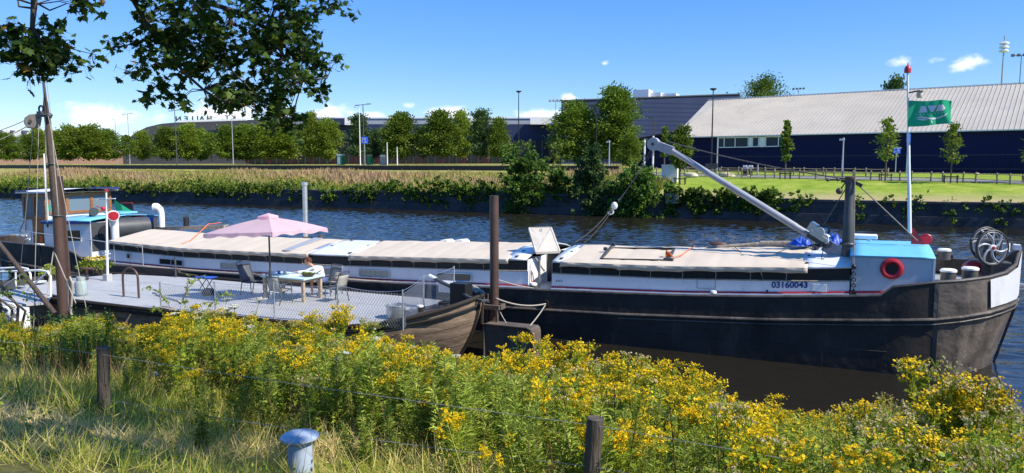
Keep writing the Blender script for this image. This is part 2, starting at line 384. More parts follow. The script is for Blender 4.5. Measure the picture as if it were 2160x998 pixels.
M['bollard'] = paint('pale_blue_bollard_paint', (.37, .44, .54), .42, 0, .06, 5, .35, 22, stain=(.22, .24, .27), sscale=7, dist=.006)
M['bark'] = paint('tree_bark', (.10, .08, .06), .9, 0, .4, 4, 1., 14, col2=(.05, .04, .03), stretch=(3, 3, .6), dist=.03)
M['twig'] = paint('dark_twig_bark', (.05, .042, .036), .85, 0, .3, 6, .6, 30)
M['navy'] = paint('navy_cladding', (.008, .012, .062), .6, 0, .12, .3, 0, spec=.15)
M['navy2'] = paint('slate_blue_cladding', (.026, .038, .092), .6, 0, .12, .15, 0, spec=.2)
M['roofgrey'] = paint('pale_metal_roof', (.45, .405, .33), .6, 0, .08, .2, 0, stain=(.38, .35, .305), sscale=.25)
M['fencewood'] = paint('split_chestnut', (.36, .27, .19), .85, 0, .25, 4, .6, 20, col2=(.22, .16, .115))
M['concrete'] = paint('pale_concrete', (.48, .46, .43), .85, 0, .12, 1.5, .3, 14)
M['boulder'] = paint('sandy_boulder', (.50, .42, .33), .9, 0, .2, 1.5, .6, 6, dist=.05)
M['signblue'] = paint('blue_sign_enamel', (.02, .09, .55), .4, 0, .05, 4, 0)
M['green'] = paint('green_plastic', (.02, .22, .10), .5, 0, .1, 4, 0)
M['brick'] = paint('sandy_brick', (.42, .25, .17), .85, 0, .15, 2, .3, 30)
# ================================================================== water
m, t, b = nt('canal_water'); N = t.nodes.new
b.inputs['Base Color'].default_value = (.016, .014, .010, 1); b.inputs['Roughness'].default_value = .05; b.inputs['IOR'].default_value = 1.33
geo = N('ShaderNodeNewGeometry')
def wave(scale, st, detail, rz):
    mp = N('ShaderNodeMapping'); mp.inputs['Scale'].default_value = st; mp.inputs['Rotation'].default_value = (0, 0, rz); L(t, geo.outputs['Position'], mp.inputs['Vector'])
    n = N('ShaderNodeTexNoise'); n.inputs['Scale'].default_value = scale; n.inputs['Detail'].default_value = detail; n.inputs['Roughness'].default_value = .55; n.inputs['Distortion'].default_value = .4; L(t, mp.outputs[0], n.inputs['Vector'])
    return n.outputs['Fac']
a1 = wave(1.5, (.55, 1.5, 1), 4, R(-20)); a2 = wave(.35, (.6, 1.2, 1), 2, R(25)); a3 = wave(.05, (.5, 1.6, 1), 3, 0)
h = N('ShaderNodeMath'); h.operation = 'MULTIPLY_ADD'; L(t, a2, h.inputs[0]); h.inputs[1].default_value = 1.2; L(t, a1, h.inputs[2])
bp = N('ShaderNodeBump'); bp.inputs['Distance'].default_value = .2; L(t, h.outputs[0], bp.inputs['Height'])
# wind patches (open canal) against the calm strip in the lee of the boats
sx = N('ShaderNodeSeparateXYZ'); L(t, geo.outputs['Position'], sx.inputs[0])
mr = N('ShaderNodeMapRange'); mr.inputs['From Min'].default_value = 20.; mr.inputs['From Max'].default_value = 27.; mr.inputs['To Min'].default_value = .14; mr.inputs['To Max'].default_value = .25; L(t, sx.outputs['Y'], mr.inputs['Value'])
pm = N('ShaderNodeMapRange'); pm.inputs['From Min'].default_value = .35; pm.inputs['From Max'].default_value = .65; pm.inputs['To Min'].default_value = .75; pm.inputs['To Max'].default_value = 1.15; L(t, a3, pm.inputs['Value'])
mm = N('ShaderNodeMath'); mm.operation = 'MULTIPLY'; L(t, mr.outputs[0], mm.inputs[0]); L(t, pm.outputs[0], mm.inputs[1]); L(t, mm.outputs[0], bp.inputs['Strength'])
L(t, bp.outputs[0], b.inputs['Normal'])
M['water'] = m
# real ripples: crossing wavelets, strong in the open canal, nearly flat in the lee of the boats
wu = np.concatenate([[-900, -500, -300, -220, -180, -160, -150], np.arange(-140, 16, .2), [17, 19, 22, 28, 40, 80, 200, 400]])
wv = np.concatenate([np.arange(6, 19, .4), np.arange(19, 72.6, .19), [74]])
UU, VV = np.meshgrid(wu, wv); Z = np.zeros_like(UU); wr = np.random.default_rng(4)
for i in range(30):
    lam = .42*2**wr.uniform(0, 2.0); a = math.pi*.62+wr.normal()*.65; k = 2*math.pi/lam
    ph = wr.uniform(0, 6.28)+.6*np.sin(UU*.13+i)+.6*np.sin(VV*.17+2*i)
    Z += (.058/k)*np.sin(k*(np.cos(a)*UU+np.sin(a)*VV)+ph)*(.6+.6*np.sin(UU*.09+VV*.05+1.7*i))
open_ = np.clip((VV-20.5)/7., 0, 1); right = np.clip((UU-4.0)/4., 0, 1)*.75
env = np.maximum(np.maximum(open_, right), .10)*(.8+.3*np.sin(UU*.05+VV*.11)*np.sin(VV*.07-UU*.02))
env[:, (wu < -141) | (wu > 16)] = 0
Z = Z*env
b = Leaves(); nv_, nu_ = Z.shape
me = bpy.data.meshes.new('water'); co_ = np.stack([UU, VV, Z], 2).reshape(-1, 3).astype(np.float32)
me.vertices.add(len(co_)); me.vertices.foreach_set('co', co_.ravel())
idx = (np.arange(nv_-1)[:, None]*nu_+np.arange(nu_-1)[None, :]).ravel(); fc = np.stack([idx, idx+1, idx+nu_+1, idx+nu_], 1).astype(np.int32)
me.loops.add(fc.size); me.loops.foreach_set('vertex_index', fc.ravel()); me.polygons.add(len(fc)); me.polygons.foreach_set('loop_start', np.arange(0, fc.size, 4, dtype=np.int32)); me.polygons.foreach_set('loop_total', np.full(len(fc), 4, np.int32))
me.polygons.foreach_set('use_smooth', np.ones(len(fc), bool)); me.update(calc_edges=True); me.materials.append(m)
tag(link_mesh('water', me), kind='structure')
# ================================================================== ground
def zbank(v): return lerp_table([(-60, 3.9), (1, 3.72), (3, 3.4), (4.9, 2.62), (8, 1.75), (10, 1.15), (12, .55), (13.4, .08), (15, -.6)], v)
def zfar(u, v):
    k = min(1, max(0, (u+34)/14.))
    l = lerp_table([(72.5, 1.45), (80, 2.3), (93, 3.85), (94.5, 4.55), (110, 4.85), (200, 5.5), (400, 6.), (2500, 6)], v)
    r_ = lerp_table([(72.5, 2.05), (84, 3.45), (89, 3.62), (93, 3.75), (110, 4.1), (150, 4.5), (400, 5.2), (2500, 5.6)], v)
    return l*(1-k)+r_*k
def ground_mat(name, cols, sc1, sc2, extra=None):
    m, t, b = nt(name); N = t.nodes.new
    g = N('ShaderNodeNewGeometry')
    n = N('ShaderNodeTexNoise'); n.inputs['Scale'].default_value = sc1; n.inputs['Detail'].default_value = 8; n.inputs['Roughness'].default_value = .7; L(t, g.outputs['Position'], n.inputs['Vector'])
    r = N('ShaderNodeValToRGB'); e = r.color_ramp.elements
    for i, c in enumerate(cols):
        p = .3+.4*i/(len(cols)-1)
        el = e[0] if i == 0 else (e[len(e)-1] if i == len(cols)-1 else e.new(p)); el.position = p; el.color = (*c, 1)
    L(t, n.outputs['Fac'], r.inputs['Fac']); out = r.outputs[0]
    if extra:
        col, v0, v1, amp = extra
        s = N('ShaderNodeSeparateXYZ'); L(t, g.outputs['Position'], s.inputs[0])
        nn = N('ShaderNodeTexNoise'); nn.inputs['Scale'].default_value = .35; nn.inputs['Detail'].default_value = 7; L(t, g.outputs['Position'], nn.inputs['Vector'])
        ma = N('ShaderNodeMath'); ma.operation = 'MULTIPLY_ADD'; L(t, nn.outputs['Fac'], ma.inputs[0]); ma.inputs[1].default_value = amp; L(t, s.outputs['Y'], ma.inputs[2])
        mr = N('ShaderNodeMapRange'); mr.inputs['From Min'].default_value = v0; mr.inputs['From Max'].default_value = v1; mr.inputs['To Min'].default_value = 1; mr.inputs['To Max'].default_value = 0; L(t, ma.outputs[0], mr.inputs['Value'])
        mx = N('ShaderNodeMix'); mx.data_type = 'RGBA'; L(t, mr.outputs[0], mx.inputs['Factor']); L(t, out, mx.inputs['A']); mx.inputs['B'].default_value = (*col, 1); out = mx.outputs['Result']
    if extra:   # rough, drier ground on the meadow side of the far bank
        mu = N('ShaderNodeMath'); mu.operation = 'MULTIPLY_ADD'; L(t, nn.outputs['Fac'], mu.inputs[0]); mu.inputs[1].default_value = 10; L(t, s.outputs['X'], mu.inputs[2])
        m4 = N('ShaderNodeMapRange'); m4.inputs['From Min'].default_value = -24; m4.inputs['From Max'].default_value = -17; m4.inputs['To Min'].default_value = 1; m4.inputs['To Max'].default_value = 0; L(t, mu.outputs[0], m4.inputs['Value'])
        r4 = N('ShaderNodeValToRGB'); r4.color_ramp.elements[0].position = .35; r4.color_ramp.elements[1].position = .65; r4.color_ramp.elements[0].color = (.20, .21, .045, 1); r4.color_ramp.elements[1].color = (.40, .34, .13, 1); L(t, n.outputs['Fac'], r4.inputs['Fac'])
        mx4 = N('ShaderNodeMix'); mx4.data_type = 'RGBA'; L(t, m4.outputs[0], mx4.inputs['Factor']); L(t, out, mx4.inputs['A']); L(t, r4.outputs[0], mx4.inputs['B']); out = mx4.outputs['Result']
    L(t, out, b.inputs['Base Color']); b.inputs['Roughness'].default_value = .9; b.inputs['Specular IOR Level'].default_value = .15
    n2 = N('ShaderNodeTexNoise'); n2.inputs['Scale'].default_value = sc2; n2.inputs['Detail'].default_value = 6; L(t, g.outputs['Position'], n2.inputs['Vector'])
    bp = N('ShaderNodeBump'); bp.inputs['Strength'].default_value = .8; bp.inputs['Distance'].default_value = .06; L(t, n2.outputs['Fac'], bp.inputs['Height']); L(t, bp.outputs[0], b.inputs['Normal'])
    return m
M['soil'] = ground_mat('bank_soil', [(.05, .045, .02), (.10, .10, .035), (.17, .14, .06)], 1.2, 9)
M['lawn'] = ground_mat('mown_lawn', [(.13, .20, .018), (.23, .31, .028), (.36, .37, .075)], .55, 5, extra=((.38, .31, .15), 75.0, 80.5, 4.5))
def sheet(name, us, vs_, zf, mat, **k):
    b = MB()
    rows = [[Vector((u, v, zf(u, v))) for u in us] for v in vs_]
    b.loft(rows); o = b.build(name, mat); tag(o, kind='structure'); return o
nb_u = [-700, -300, -150, -100]+list(np.arange(-60, 30.1, 1.5))+[60, 120, 300]
_r = random.Random(3)
def zb(u, v): return zbank(v)+.07*math.sin(u*1.3+v)+.05*math.sin(u*2.9-1.7*v)
sheet('near_bank_ground', nb_u, [-60, -30, -12, -5, -2]+list(np.arange(0, 15.1, .75)), zb, M['soil'])
fb_u = [-2500, -1200, -700, -450, -300, -220, -170, -140, -120, -100, -85, -70, -60, -50, -45, -40, -36, -33, -30, -27, -24, -20, -15, -8, 0, 10, 20, 35, 60, 100, 200, 500, 1200, 2500]
sheet('far_bank_ground', fb_u, [72.5, 74, 76, 78, 80, 82, 84, 86, 89, 91, 93, 94.5, 97, 100, 105, 110, 120, 135, 150, 180, 220, 300, 500, 900, 1800, 3500], zfar, M['lawn'])
# ================================================================== NEAR BANK VEGETATION
F_GRASS = foliage('bank_grass_blades', [(.11, .18, .014), (.24, .32, .028), (.44, .44, .07), (.68, .54, .19), (.80, .64, .32)], .4)
F_LEAFY = foliage('weed_leaves', [(.095, .16, .016), (.21, .30, .022), (.32, .40, .034), (.45, .49, .06), (.20, .10, .05)], .45)
F_PALE = foliage('pale_weed_leaves', [(.15, .22, .032), (.27, .36, .05), (.37, .46, .07), (.48, .53, .10), (.26, .16, .07)], .35)
F_YEL = foliage('yellow_petals', [(.80, .48, .006), (.90, .63, .010), (.94, .76, .03)], .4)
F_FLUFF = foliage('faded_seed_heads', [(.50, .34, .13), (.66, .52, .30), (.80, .70, .52)], .5)
F_UMB = foliage('white_umbel_petals', [(.62, .62, .52), (.78, .78, .70)], .3)
F_UNDER = foliage('undergrowth_leaves', [(.06, .11, .015), (.14, .22, .022), (.23, .32, .03), (.36, .40, .055), (.20, .12, .06)], .3)
SIL = [(0, 655), (60, 690), (130, 668), (200, 652), (250, 690), (340, 676), (400, 645), (470, 646), (560, 672), (640, 664), (690, 648), (740, 682), (800, 696), (880, 710), (960, 736), (1040, 744), (1110, 705), (1180, 712), (1260, 748), (1320, 735), (1400, 775), (1440, 768), (1480, 805), (1560, 838), (1640, 852), (1700, 864), (1760, 872), (1840, 825), (1900, 862), (1960, 850), (2000, 790), (2060, 765), (2100, 825), (2200, 832)]
def stemset(seed, n, h, lean, spread):
    r = np.random.default_rng(seed); out = []
    for i in range(n):
        a = r.uniform(0, 6.28); k = r.uniform(.3, 1)*spread
        b = np.array([math.cos(a)*k*.35, math.sin(a)*k*.35, 0]); hh = h*r.uniform(.8, 1)
        tip = b+np.array([math.cos(a)*k+r.normal()*lean, math.sin(a)*k+r.normal()*lean, hh])
        ps = [b*(1-s)+tip*s+np.array([0, 0, 0])+np.array([math.cos(a), math.sin(a), 0])*k*.25*(s*s-s) for s in np.linspace(0, 1, 6)]
        out.append(np.array(ps))
    return out, r
def stem_tubes(Lv, ps, r0, r1, hue):
    n = len(ps)-1
    rr = np.linspace(r0, r1, n+1)
    Lv.tubes(ps[:-1], ps[1:], rr[:-1], rr[1:], hue)
def along(ps, s):
    n = len(ps)-1; s = np.clip(np.asarray(s)*n, 0, n-1e-6); i = s.astype(int); f = (s-i)[:, None]
    return ps[i]*(1-f)+ps[i+1]*f
def outdirs(r, n, up0, up1):
    a = r.uniform(0, 6.28, n); u = r.uniform(up0, up1, n)
    return np.stack([np.cos(a), np.sin(a), u], 1)
def yframes(dirs, r):
    """rotation whose local y runs along dirs and whose local z points mostly up"""
    y = norm(dirs); ref = np.tile(np.array([0, 0, 1.]), (len(y), 1))+r.normal(size=y.shape)*.35
    x = norm(np.cross(y, ref)); z = np.cross(x, y)
    return np.stack([x, y, z], axis=2)
def ragwort(seed, nst, h, faded=False, sparse=1.):
    st, r = stemset(seed, nst, h, .06, .22)
    A = Leaves(); B = Leaves()
    for ps in st:
        stem_tubes(A, ps, .007, .004, .97 if r.random() < .55 else .6)
        n = int(46*sparse); s = r.uniform(.08, .9, n)
        A.put(*LOBED, along(ps, s), yframes(outdirs(r, n, -.1, .7), r), r.uniform(.07, .15, n)*(1.15-.6*s), r.uniform(.05, .72, n))
        top = ps[-1]; ax = norm(ps[-1]-ps[-2])
        k = int(r.integers(6, 11)); s = r.uniform(.66, .98, k)
        b0 = along(ps, s); d = outdirs(r, k, .7, 1.5); reach = r.uniform(.07, .17, k)
        tipz = top[2]+r.uniform(-.05, .05, k)-.25*reach
        b1 = b0+norm(d)*reach[:, None]; b1[:, 2] = tipz
        A.tubes(b0, b1, .0035, .0025, .55)
        m = 10; q = np.repeat(b1, m, 0)+r.normal(size=(k*m, 3))*np.array([.03, .03, .012])
        A.tubes(np.repeat(b1, m, 0)-np.array([0, 0, .045]), q, .0018, .0014, .5)
        rot = frames(k*m, 2.0, .8)
        if faded:
            f = r.random(k*m) < .72
            B.put(*HEXF, q[f], frames(int(f.sum()), .5), r.uniform(.006, .011, int(f.sum())), r.uniform(0, 1, int(f.sum())))
            B.put(*HEXF, q[f], frames(int(f.sum()), .5), r.uniform(.005, .010, int(f.sum())), r.uniform(0, 1, int(f.sum())))
        else:
            B.put(*HEXF, q, rot, r.uniform(.0065, .0115, k*m), r.uniform(0, 1, k*m))
            B.put(*HEXF, q+np.array([0, 0, -.006]), frames(k*m, 1.), r.uniform(.005, .009, k*m), r.uniform(0, .5, k*m))
        if faded:
            g = r.random(k*m) < .3
            A.put(*DIAM, q[g], frames(int(g.sum()), .5), .02, r.uniform(.3, .8, int(g.sum())))
    return A, B
def goldenrod(seed, nst, h):
    st, r = stemset(seed, nst, h, .04, .2)
    A = Leaves(); B = Leaves()
    for ps in st:
        stem_tubes(A, ps, .006, .003, .55)
        n = 70; s = r.uniform(.1, .92, n)
        A.put(*LANCE, along(ps, s), yframes(outdirs(r, n, .1, .9), r), r.uniform(.09, .14, n)*(1.1-.45*s), r.uniform(.2, .75, n))
        k = 12; s = r.uniform(.8, 1., k); b0 = along(ps, s); d = norm(outdirs(r, k, .5, 1.6)); ln = r.uniform(.06, .13, k)*(1.6-s)*1.6
        for j in range(k):
            q = b0[j]+d[j]*ln[j]*np.linspace(.15, 1, 16)[:, None]+np.array([0, 0, -.02])*np.linspace(0, 1, 16)[:, None]**2
            q = q+r.normal(size=q.shape)*.006
            B.put(*HEXF, q, frames(16, .8), r.uniform(.006, .011, 16), r.uniform(.2, 1, 16))
        A.tubes(b0, b0+d*ln[:, None], .002, .0012, .5)
    return A, B
def leafy(seed, nst, h, wide=False):
    st, r = stemset(seed, nst, h, .04, .16)
    A = Leaves()
    for ps in st:
        stem_tubes(A, ps, .006, .002, .5 if r.random() < .6 else .98)
        n = 190; s = r.uniform(.08, 1., n)
        side = norm(outdirs(r, n, .2, 1.)); off = r.uniform(0, .06, n)*(1.1-s)
        A.put(*(OVAL if wide else LANCE), along(ps, s)+side*off[:, None], yframes(side, r), (r.uniform(.04, .07, n) if wide else r.uniform(.06, .11, n))*(1.15-.55*s), r.uniform(.05, .74, n))
    return A, None
def umbel(seed, h):
    st, r = stemset(seed, 3, h, .08, .25); A = Leaves(); B = Leaves()
    for ps in st:
        stem_tubes(A, ps, .005, .003, .55); n = 16; s = r.uniform(.1, .75, n)
        A.put(*LOBED, along(ps, s), yframes(outdirs(r, n, .1, .8), r), r.uniform(.07, .14, n), r.uniform(.2, .7, n))
        k = 22; a = r.uniform(0, 6.28, k); rad = np.sqrt(r.uniform(0, 1, k))*.065
        q = ps[-1]+np.stack([np.cos(a)*rad, np.sin(a)*rad, .035-rad*.25], 1)
        A.tubes(np.repeat(ps[-1][None], k, 0)-np.array([0, 0, .02]), q, .0015, .001, .6)
        q2 = np.repeat(q, 9, 0)+r.normal(size=(k*9, 3))*np.array([.009, .009, .003])
        B.put(*HEXF, q2, frames(k*9, 2.), r.uniform(.004, .0075, k*9), r.uniform(0, 1, k*9))
    return A, B
kinds = {
 'ragwort': dict(v=[ragwort(s, n, 1.1) for s, n in ((1, 3), (2, 4), (3, 2), (4, 3))], A=F_LEAFY, B=F_YEL, part='blossoms', name='ragwort_plant', cat='wild plant',
   label='ragwort plant with flat yellow flower heads on the near bank', group='flowering ragwort on the near bank'),
 'faded': dict(v=[ragwort(s, n, 1.1, True) for s, n in ((11, 3), (12, 2), (13, 4))], A=F_LEAFY, B=F_FLUFF, part='blossoms', name='ragwort_plant', cat='wild plant',
   label='fading ragwort gone to beige fluffy seed heads on the near bank', group='faded ragwort on the near bank'),
 'gold': dict(v=[goldenrod(s, n, .95) for s, n in ((21, 4), (22, 6), (23, 5))], A=F_LEAFY, B=F_YEL, part='blossoms', name='goldenrod_plant', cat='wild plant',
   label='goldenrod clump with upright yellow plumes and bright green leaves', group='goldenrod on the near bank'),
 'leafy': dict(v=[leafy(31, 4, .95), leafy(32, 6, .85), leafy(33, 3, 1.05)], A=F_PALE, B=None, name='fleabane_plant', cat='wild plant',
   label='upright pale green leafy weed without flowers on the near bank', group='leafy green spires on the near bank'),
 'nettle': dict(v=[leafy(41, 5, .9, True), leafy(42, 4, 1., True)], A=F_UNDER, B=None, name='nettle_plant', cat='wild plant',
   label='dark green broad leaved weed clump on the near bank', group='dark leafy weeds on the near bank'),
 'umbel': dict(v=[umbel(51, 1.05), umbel(52, .95)], A=F_LEAFY, B=F_UMB, part='blossoms', name='wild_carrot_plant', cat='wild plant',
   label='wild carrot with a white umbel of tiny flowers on the near bank', group='wild carrots on the near bank'),
}
for k, d in kinds.items():
    d['me'] = [(a.mesh(d['name'], d['A']), b.mesh(d['part'], d['B']) if b else None) for a, b in d['v']]
    d['h'] = [max(float(x[:, 2].max()) for x in a.V) for a, b in d['v']]; d['n'] = 0
def plant(kind, u, v, h, rz=None, lean=0.):
    d = kinds[kind]; i = random.randrange(len(d['me'])); ma, mb_ = d['me'][i]
    o = bpy.data.objects.new(d['name'], ma); COL.objects.link(o)
    s = h/d['h'][i]
    o.location = (u, v, zb(u, v)-.03); o.scale = (s, s, s); o.rotation_euler = (random.gauss(0, .07), random.gauss(0, .07)+lean, random.uniform(0, 6.28) if rz is None else rz)
    tag(o, d['label'], d['cat'], d['group'])
    if mb_:
        c = bpy.data.objects.new(d['part'], mb_); COL.objects.link(c); c.parent = o
    d['n'] += 1
def cap(u, v, want, margin=0):
    """tallest a plant at (u, v) may be for the bank's skyline to stay where it is in the photograph"""
    x, y = Q((u, v, zb(u, v)+.5))
    ys = lerp_table(SIL, x)+margin
    top = P(x, ys, v=v).z
    return min(want, top-zb(u, v)), x, y
LIM = {'ragwort': 190, 'faded': 106, 'gold': 150, 'leafy': 290, 'nettle': 200, 'umbel': 14}
pr = random.Random(11)
def zone(u, v, x, y):
    """mix of kinds over the bank"""
    if v > 11.2 and x < 330: return [('nettle', 6), ('ragwort', 1.6), ('leafy', .8)]
    if x < 560: return [('ragwort', 3.6), ('leafy', 3.0), ('faded', 1), ('nettle', 1.6), ('umbel', .2)]
    if x < 860: return [('ragwort', 3.4), ('leafy', 4.0), ('faded', 1.), ('gold', .7), ('nettle', 1), ('umbel', .15)]
    if x < 1180: return [('ragwort', 2.), ('leafy', 4.5), ('gold', 2.4), ('faded', .7), ('umbel', .2)]
    if x < 1720: return [('ragwort', 2.4), ('leafy', 4.), ('gold', 2.6), ('faded', 1.3)]
    return [('ragwort', 2.8), ('leafy', 3.2), ('gold', .8), ('faded', 3.2), ('nettle', .5)]
placed = 0
cells = []
vv = 4.2
while vv < 13.5:
    step = .26+.016*vv
    uu = -24.
    while uu < 3.6:
        cells.append((uu+pr.uniform(-.5, .5)*step, vv+pr.uniform(-.5, .5)*step)); uu += step*1.08
    vv += step
pr.shuffle(cells)
for (u, v) in cells:
    x, y = Q((u, v, zb(u, v)+.4))
    if x < -120 or x > 2300: continue
    # grassy part at the lower left of the view, weeds from the wire fence towards the water
    front = lerp_table([(0, 7.5), (330, 6.9), (560, 5.9), (800, 5.3), (1100, 4.8), (1300, 4.4), (1700, 3.9), (2200, 3.5)], x)
    edge = v-front+pr.gauss(0, .8)
    if edge < 0: continue
    if (v < 5.25 and 1130 < x < 1340) or (v < 4.9 and 480 < x < 790): continue
    want = pr.uniform(.78, 1.25)*(1 if v < 10.3 else 1.35)
    want *= min(1, .5+.45*max(0, v-front+.6))
    h, x, y = cap(u, v, want, pr.uniform(0, 16))
    if h < .34: continue
    h = max(h, .34)
    ks = zone(u, v, x, y); tot_ = sum(a for _, a in ks); q = pr.uniform(0, tot_); kk = ks[-1][0]
    for a, b_ in ks:
        q -= b_
        if q <= 0: kk = a; break
    if kinds[kk]['n'] >= LIM[kk]: continue
    plant(kk, u, v, h)
# the few tall plants that stand out against the water and the hull
for (x, yt, v, kind) in [(1110, 690, 10.6, 'ragwort'), (1165, 708, 10.4, 'ragwort'), (1300, 722, 10.4, 'ragwort'), (1330, 742, 10., 'faded'), (1278, 745, 10.2, 'faded'), (1430, 760, 10.2, 'ragwort'), (1447, 768, 10., 'ragwort'), (1405, 775, 9.9, 'ragwort'), (1660, 838, 9.4, 'ragwort'), (1838, 812, 9.3, 'faded'), (1815, 838, 9., 'ragwort'),
                         (2030, 752, 8.4, 'ragwort'), (2060, 762, 8.2, 'faded'), (2000, 790, 8.2, 'ragwort'), (2045, 775, 7.8, 'faded'), (2020, 800, 7.6, 'ragwort'), (2075, 790, 7.9, 'ragwort'), (1985, 822, 7.7, 'ragwort'), (2120, 822, 7.8, 'faded'), (2150, 818, 7.6, 'ragwort'), (690, 640, 11.8, 'ragwort'), (672, 655, 11.6, 'ragwort'), (715, 660, 11.7, 'ragwort'), (650, 668, 11.5, 'ragwort'), (735, 668, 11.8, 'faded'),
                         (455, 630, 11.5, 'umbel'), (490, 625, 11.3, 'umbel'), (868, 735, 10.6, 'umbel'), (250, 672, 11.5, 'ragwort'), (180, 672, 11.6, 'ragwort'), (430, 640, 11.4, 'ragwort'), (400, 652, 11.3, 'ragwort'), (470, 655, 11.2, 'faded')]:
    p = P(x, yt, v=v); g = zb(p.x, v)
    if p.z-g > .3: plant(kind, p.x, v, p.z-g)
print('plants', {k: d['n'] for k, d in kinds.items()})
# ---- uncountable cover: grass blades and low leaves
def patch(u, v): return np.sin(u*.9+1.3*np.sin(v*.7))*.5+np.sin(v*1.7+u*.6)*.3+np.sin(u*2.3-v*1.1)*.2
def zbn(u, v):
    T = np.array([(-60, 3.9), (1, 3.72), (3, 3.4), (4.9, 2.62), (8, 1.75), (10, 1.15), (12, .55), (13.4, .08), (15, -.6)])
    return np.interp(v, T[:, 0], T[:, 1])+.07*np.sin(u*1.3+v)+.05*np.sin(u*2.9-1.7*v)
G = Leaves()
def grass(n, u0, u1, v0, v1, h0, h1, wild, shape=BLADE, dry=0., dense=None):
    u = rng.uniform(u0, u1, n); v = rng.uniform(v0, v1, n)
    # tufts
    k = n//14; cu = rng.uniform(u0, u1, k); cv = rng.uniform(v0, v1, k); i = rng.integers(0, k, n); m = rng.random(n) < .75
    u = np.where(m, cu[i]+rng.normal(size=n)*.06, u); v = np.where(m, cv[i]+rng.normal(size=n)*.06, v)
    keep = np.ones(n, bool) if dense is None else dense(u, v)
    u, v, i = u[keep], v[keep], i[keep]; n = len(u)
    pt = patch(u, v)
    d = np.stack([rng.normal(size=n)*wild+.25*np.sin(u*2+v), rng.normal(size=n)*wild-.15, np.ones(n)], 1)
    flat = rng.random(n) < (.25+.3*(pt > .25)); d[flat, 2] *= .35
    hue = np.clip(.47+.33*pt+dry+rng.normal(size=n)*.16+(rng.random(k)[i]-.5)*.35, 0, 1)
    hue[flat] = np.clip(hue[flat]+.3, 0, 1)
    pos = np.stack([u, v, zbn(u, v)-.02], 1)
    z = norm(d); a = rng.normal(size=(n, 3)); x = norm(np.cross(a, z)); y = np.cross(z, x)
    sz = rng.uniform(h0, h1, n)
    G.put(*shape, pos, np.stack([x, y, z], 2), sz, hue)
grass(26000, -6.5, 1.6, 2.6, 5.0, .09, .24, .6, dry=.06)
grass(44000, -11, 2.4, 4.6, 8.6, .16, .42, .6, dry=.08)
grass(22000, -20, 2.6, 8, 13.4, .25, .65, .4, FATBL, dry=-.05)
grass(12000, -18, 5, -1.5, 3.2, .1, .28, .6, dry=.05)
grass(14000, -19, -9, 3, 8.6, .15, .4, .55, dry=.05)
grass(5000, 1.5, 7, 2.5, 12, .2, .5, .5, dry=.0)
# long dry stalks
n = 1000; u = rng.uniform(-13, 2, n); v = rng.uniform(3.4, 10.5, n); d = np.stack([rng.normal(size=n)*.55, rng.normal(size=n)*.45, np.ones(n)*.8], 1)
b0 = np.stack([u, v, zbn(u, v)], 1); b1 = b0+norm(d)*rng.uniform(.25, .7, n)[:, None]
G.tubes(b0, b1, .0026, .0012, rng.uniform(.75, 1, n))
go = link_mesh('grass', G.mesh('grass', F_GRASS)); tag(go, 'tangled green and straw coloured grass covering the near bank', 'grass', kind='stuff')
U = Leaves()
n = 42000; u = rng.uniform(-22, 3.2, n); v = rng.uniform(4.0, 13.6, n)
xs = np.interp(u/np.maximum(v, 1), [-2, -1.3, -.8, -.4, -.1, .35], [9.2, 8.4, 7.0, 6.0, 5.2, 4.0])
kp = v > xs-.6; u, v = u[kp], v[kp]; n = len(u)
hh = rng.uniform(.02, .42, n)
pos = np.stack([u, v, zbn(u, v)+hh], 1)
U.put(*OVAL, pos, frames(n, .9), rng.uniform(.03, .085, n), np.clip(.45+.25*patch(u*1.7, v)+rng.normal(size=n)*.2, 0, .95))
n = 9000; u = rng.uniform(-10, 2, n); v = rng.uniform(3., 8.5, n)
U.put(*OVAL, np.stack([u, v, zbn(u, v)+rng.uniform(.02, .15, n)], 1), frames(n, .9), rng.uniform(.015, .04, n), rng.uniform(.2, .7, n))
n = 1500; u = rng.uniform(-16, 2.6, n); v = rng.uniform(5.5, 12.8, n); d = np.stack([rng.normal(size=n)*.3+.12, rng.normal(size=n)*.25, np.ones(n)], 1); b0 = np.stack([u, v, zbn(u, v)], 1)
U.tubes(b0, b0+norm(d)*rng.uniform(.4, .9, n)[:, None], .0045, .002, 1.)
tag(link_mesh('undergrowth', U.mesh('undergrowth', F_UNDER)), 'low green leaves filling in between the flowering weeds on the near bank', 'undergrowth', kind='stuff')
# ================================================================== FAR BANK VEGETATION
F_MEAD = foliage('dry_meadow_grass', [(.07, .13, .013), (.17, .23, .024), (.31, .31, .055), (.45, .36, .15), (.46, .30, .17)], .3)
F_IVY = foliage('hanging_ivy', [(.016, .045, .009), (.042, .095, .012), (.095, .175, .02), (.19, .28, .035), (.28, .22, .05)], .4)
F_BUSH = foliage('bush_leaves', [(.03, .075, .014), (.08, .165, .024), (.15, .26, .036), (.25, .36, .06)], .45)
F_TREE = foliage('lime_tree_leaves', [(.045, .085, .010), (.10, .165, .018), (.165, .24, .026), (.26, .32, .04)], .4)
F_TREE2 = foliage('yellowing_tree_leaves', [(.07, .125, .012), (.15, .225, .022), (.24, .31, .035), (.34, .37, .045)], .42)
F_DARK = foliage('dark_tree_leaves', [(.02, .05, .018), (.05, .10, .03), (.09, .15, .04), (.15, .21, .06)], .35)
G = Leaves()
zf_vec = np.vectorize(zfar)
n = 52000; u = -18-rng.random(n)**1.25*125; v = rng.uniform(72.3, 93.2, n)
k = u > -26; v[k] = rng.uniform(72.3, 80, k.sum())
pt = np.sin(u*.31+2*np.sin(v*.4))*.5+np.sin(u*.11+v*.25)*.5
band = np.interp(v, [72, 75, 78, 86, 91, 93.5], [.2, .38, .60, .74, .66, .45])
hue = np.clip(band+.40*pt+rng.normal(size=n)*.15, 0, 1)
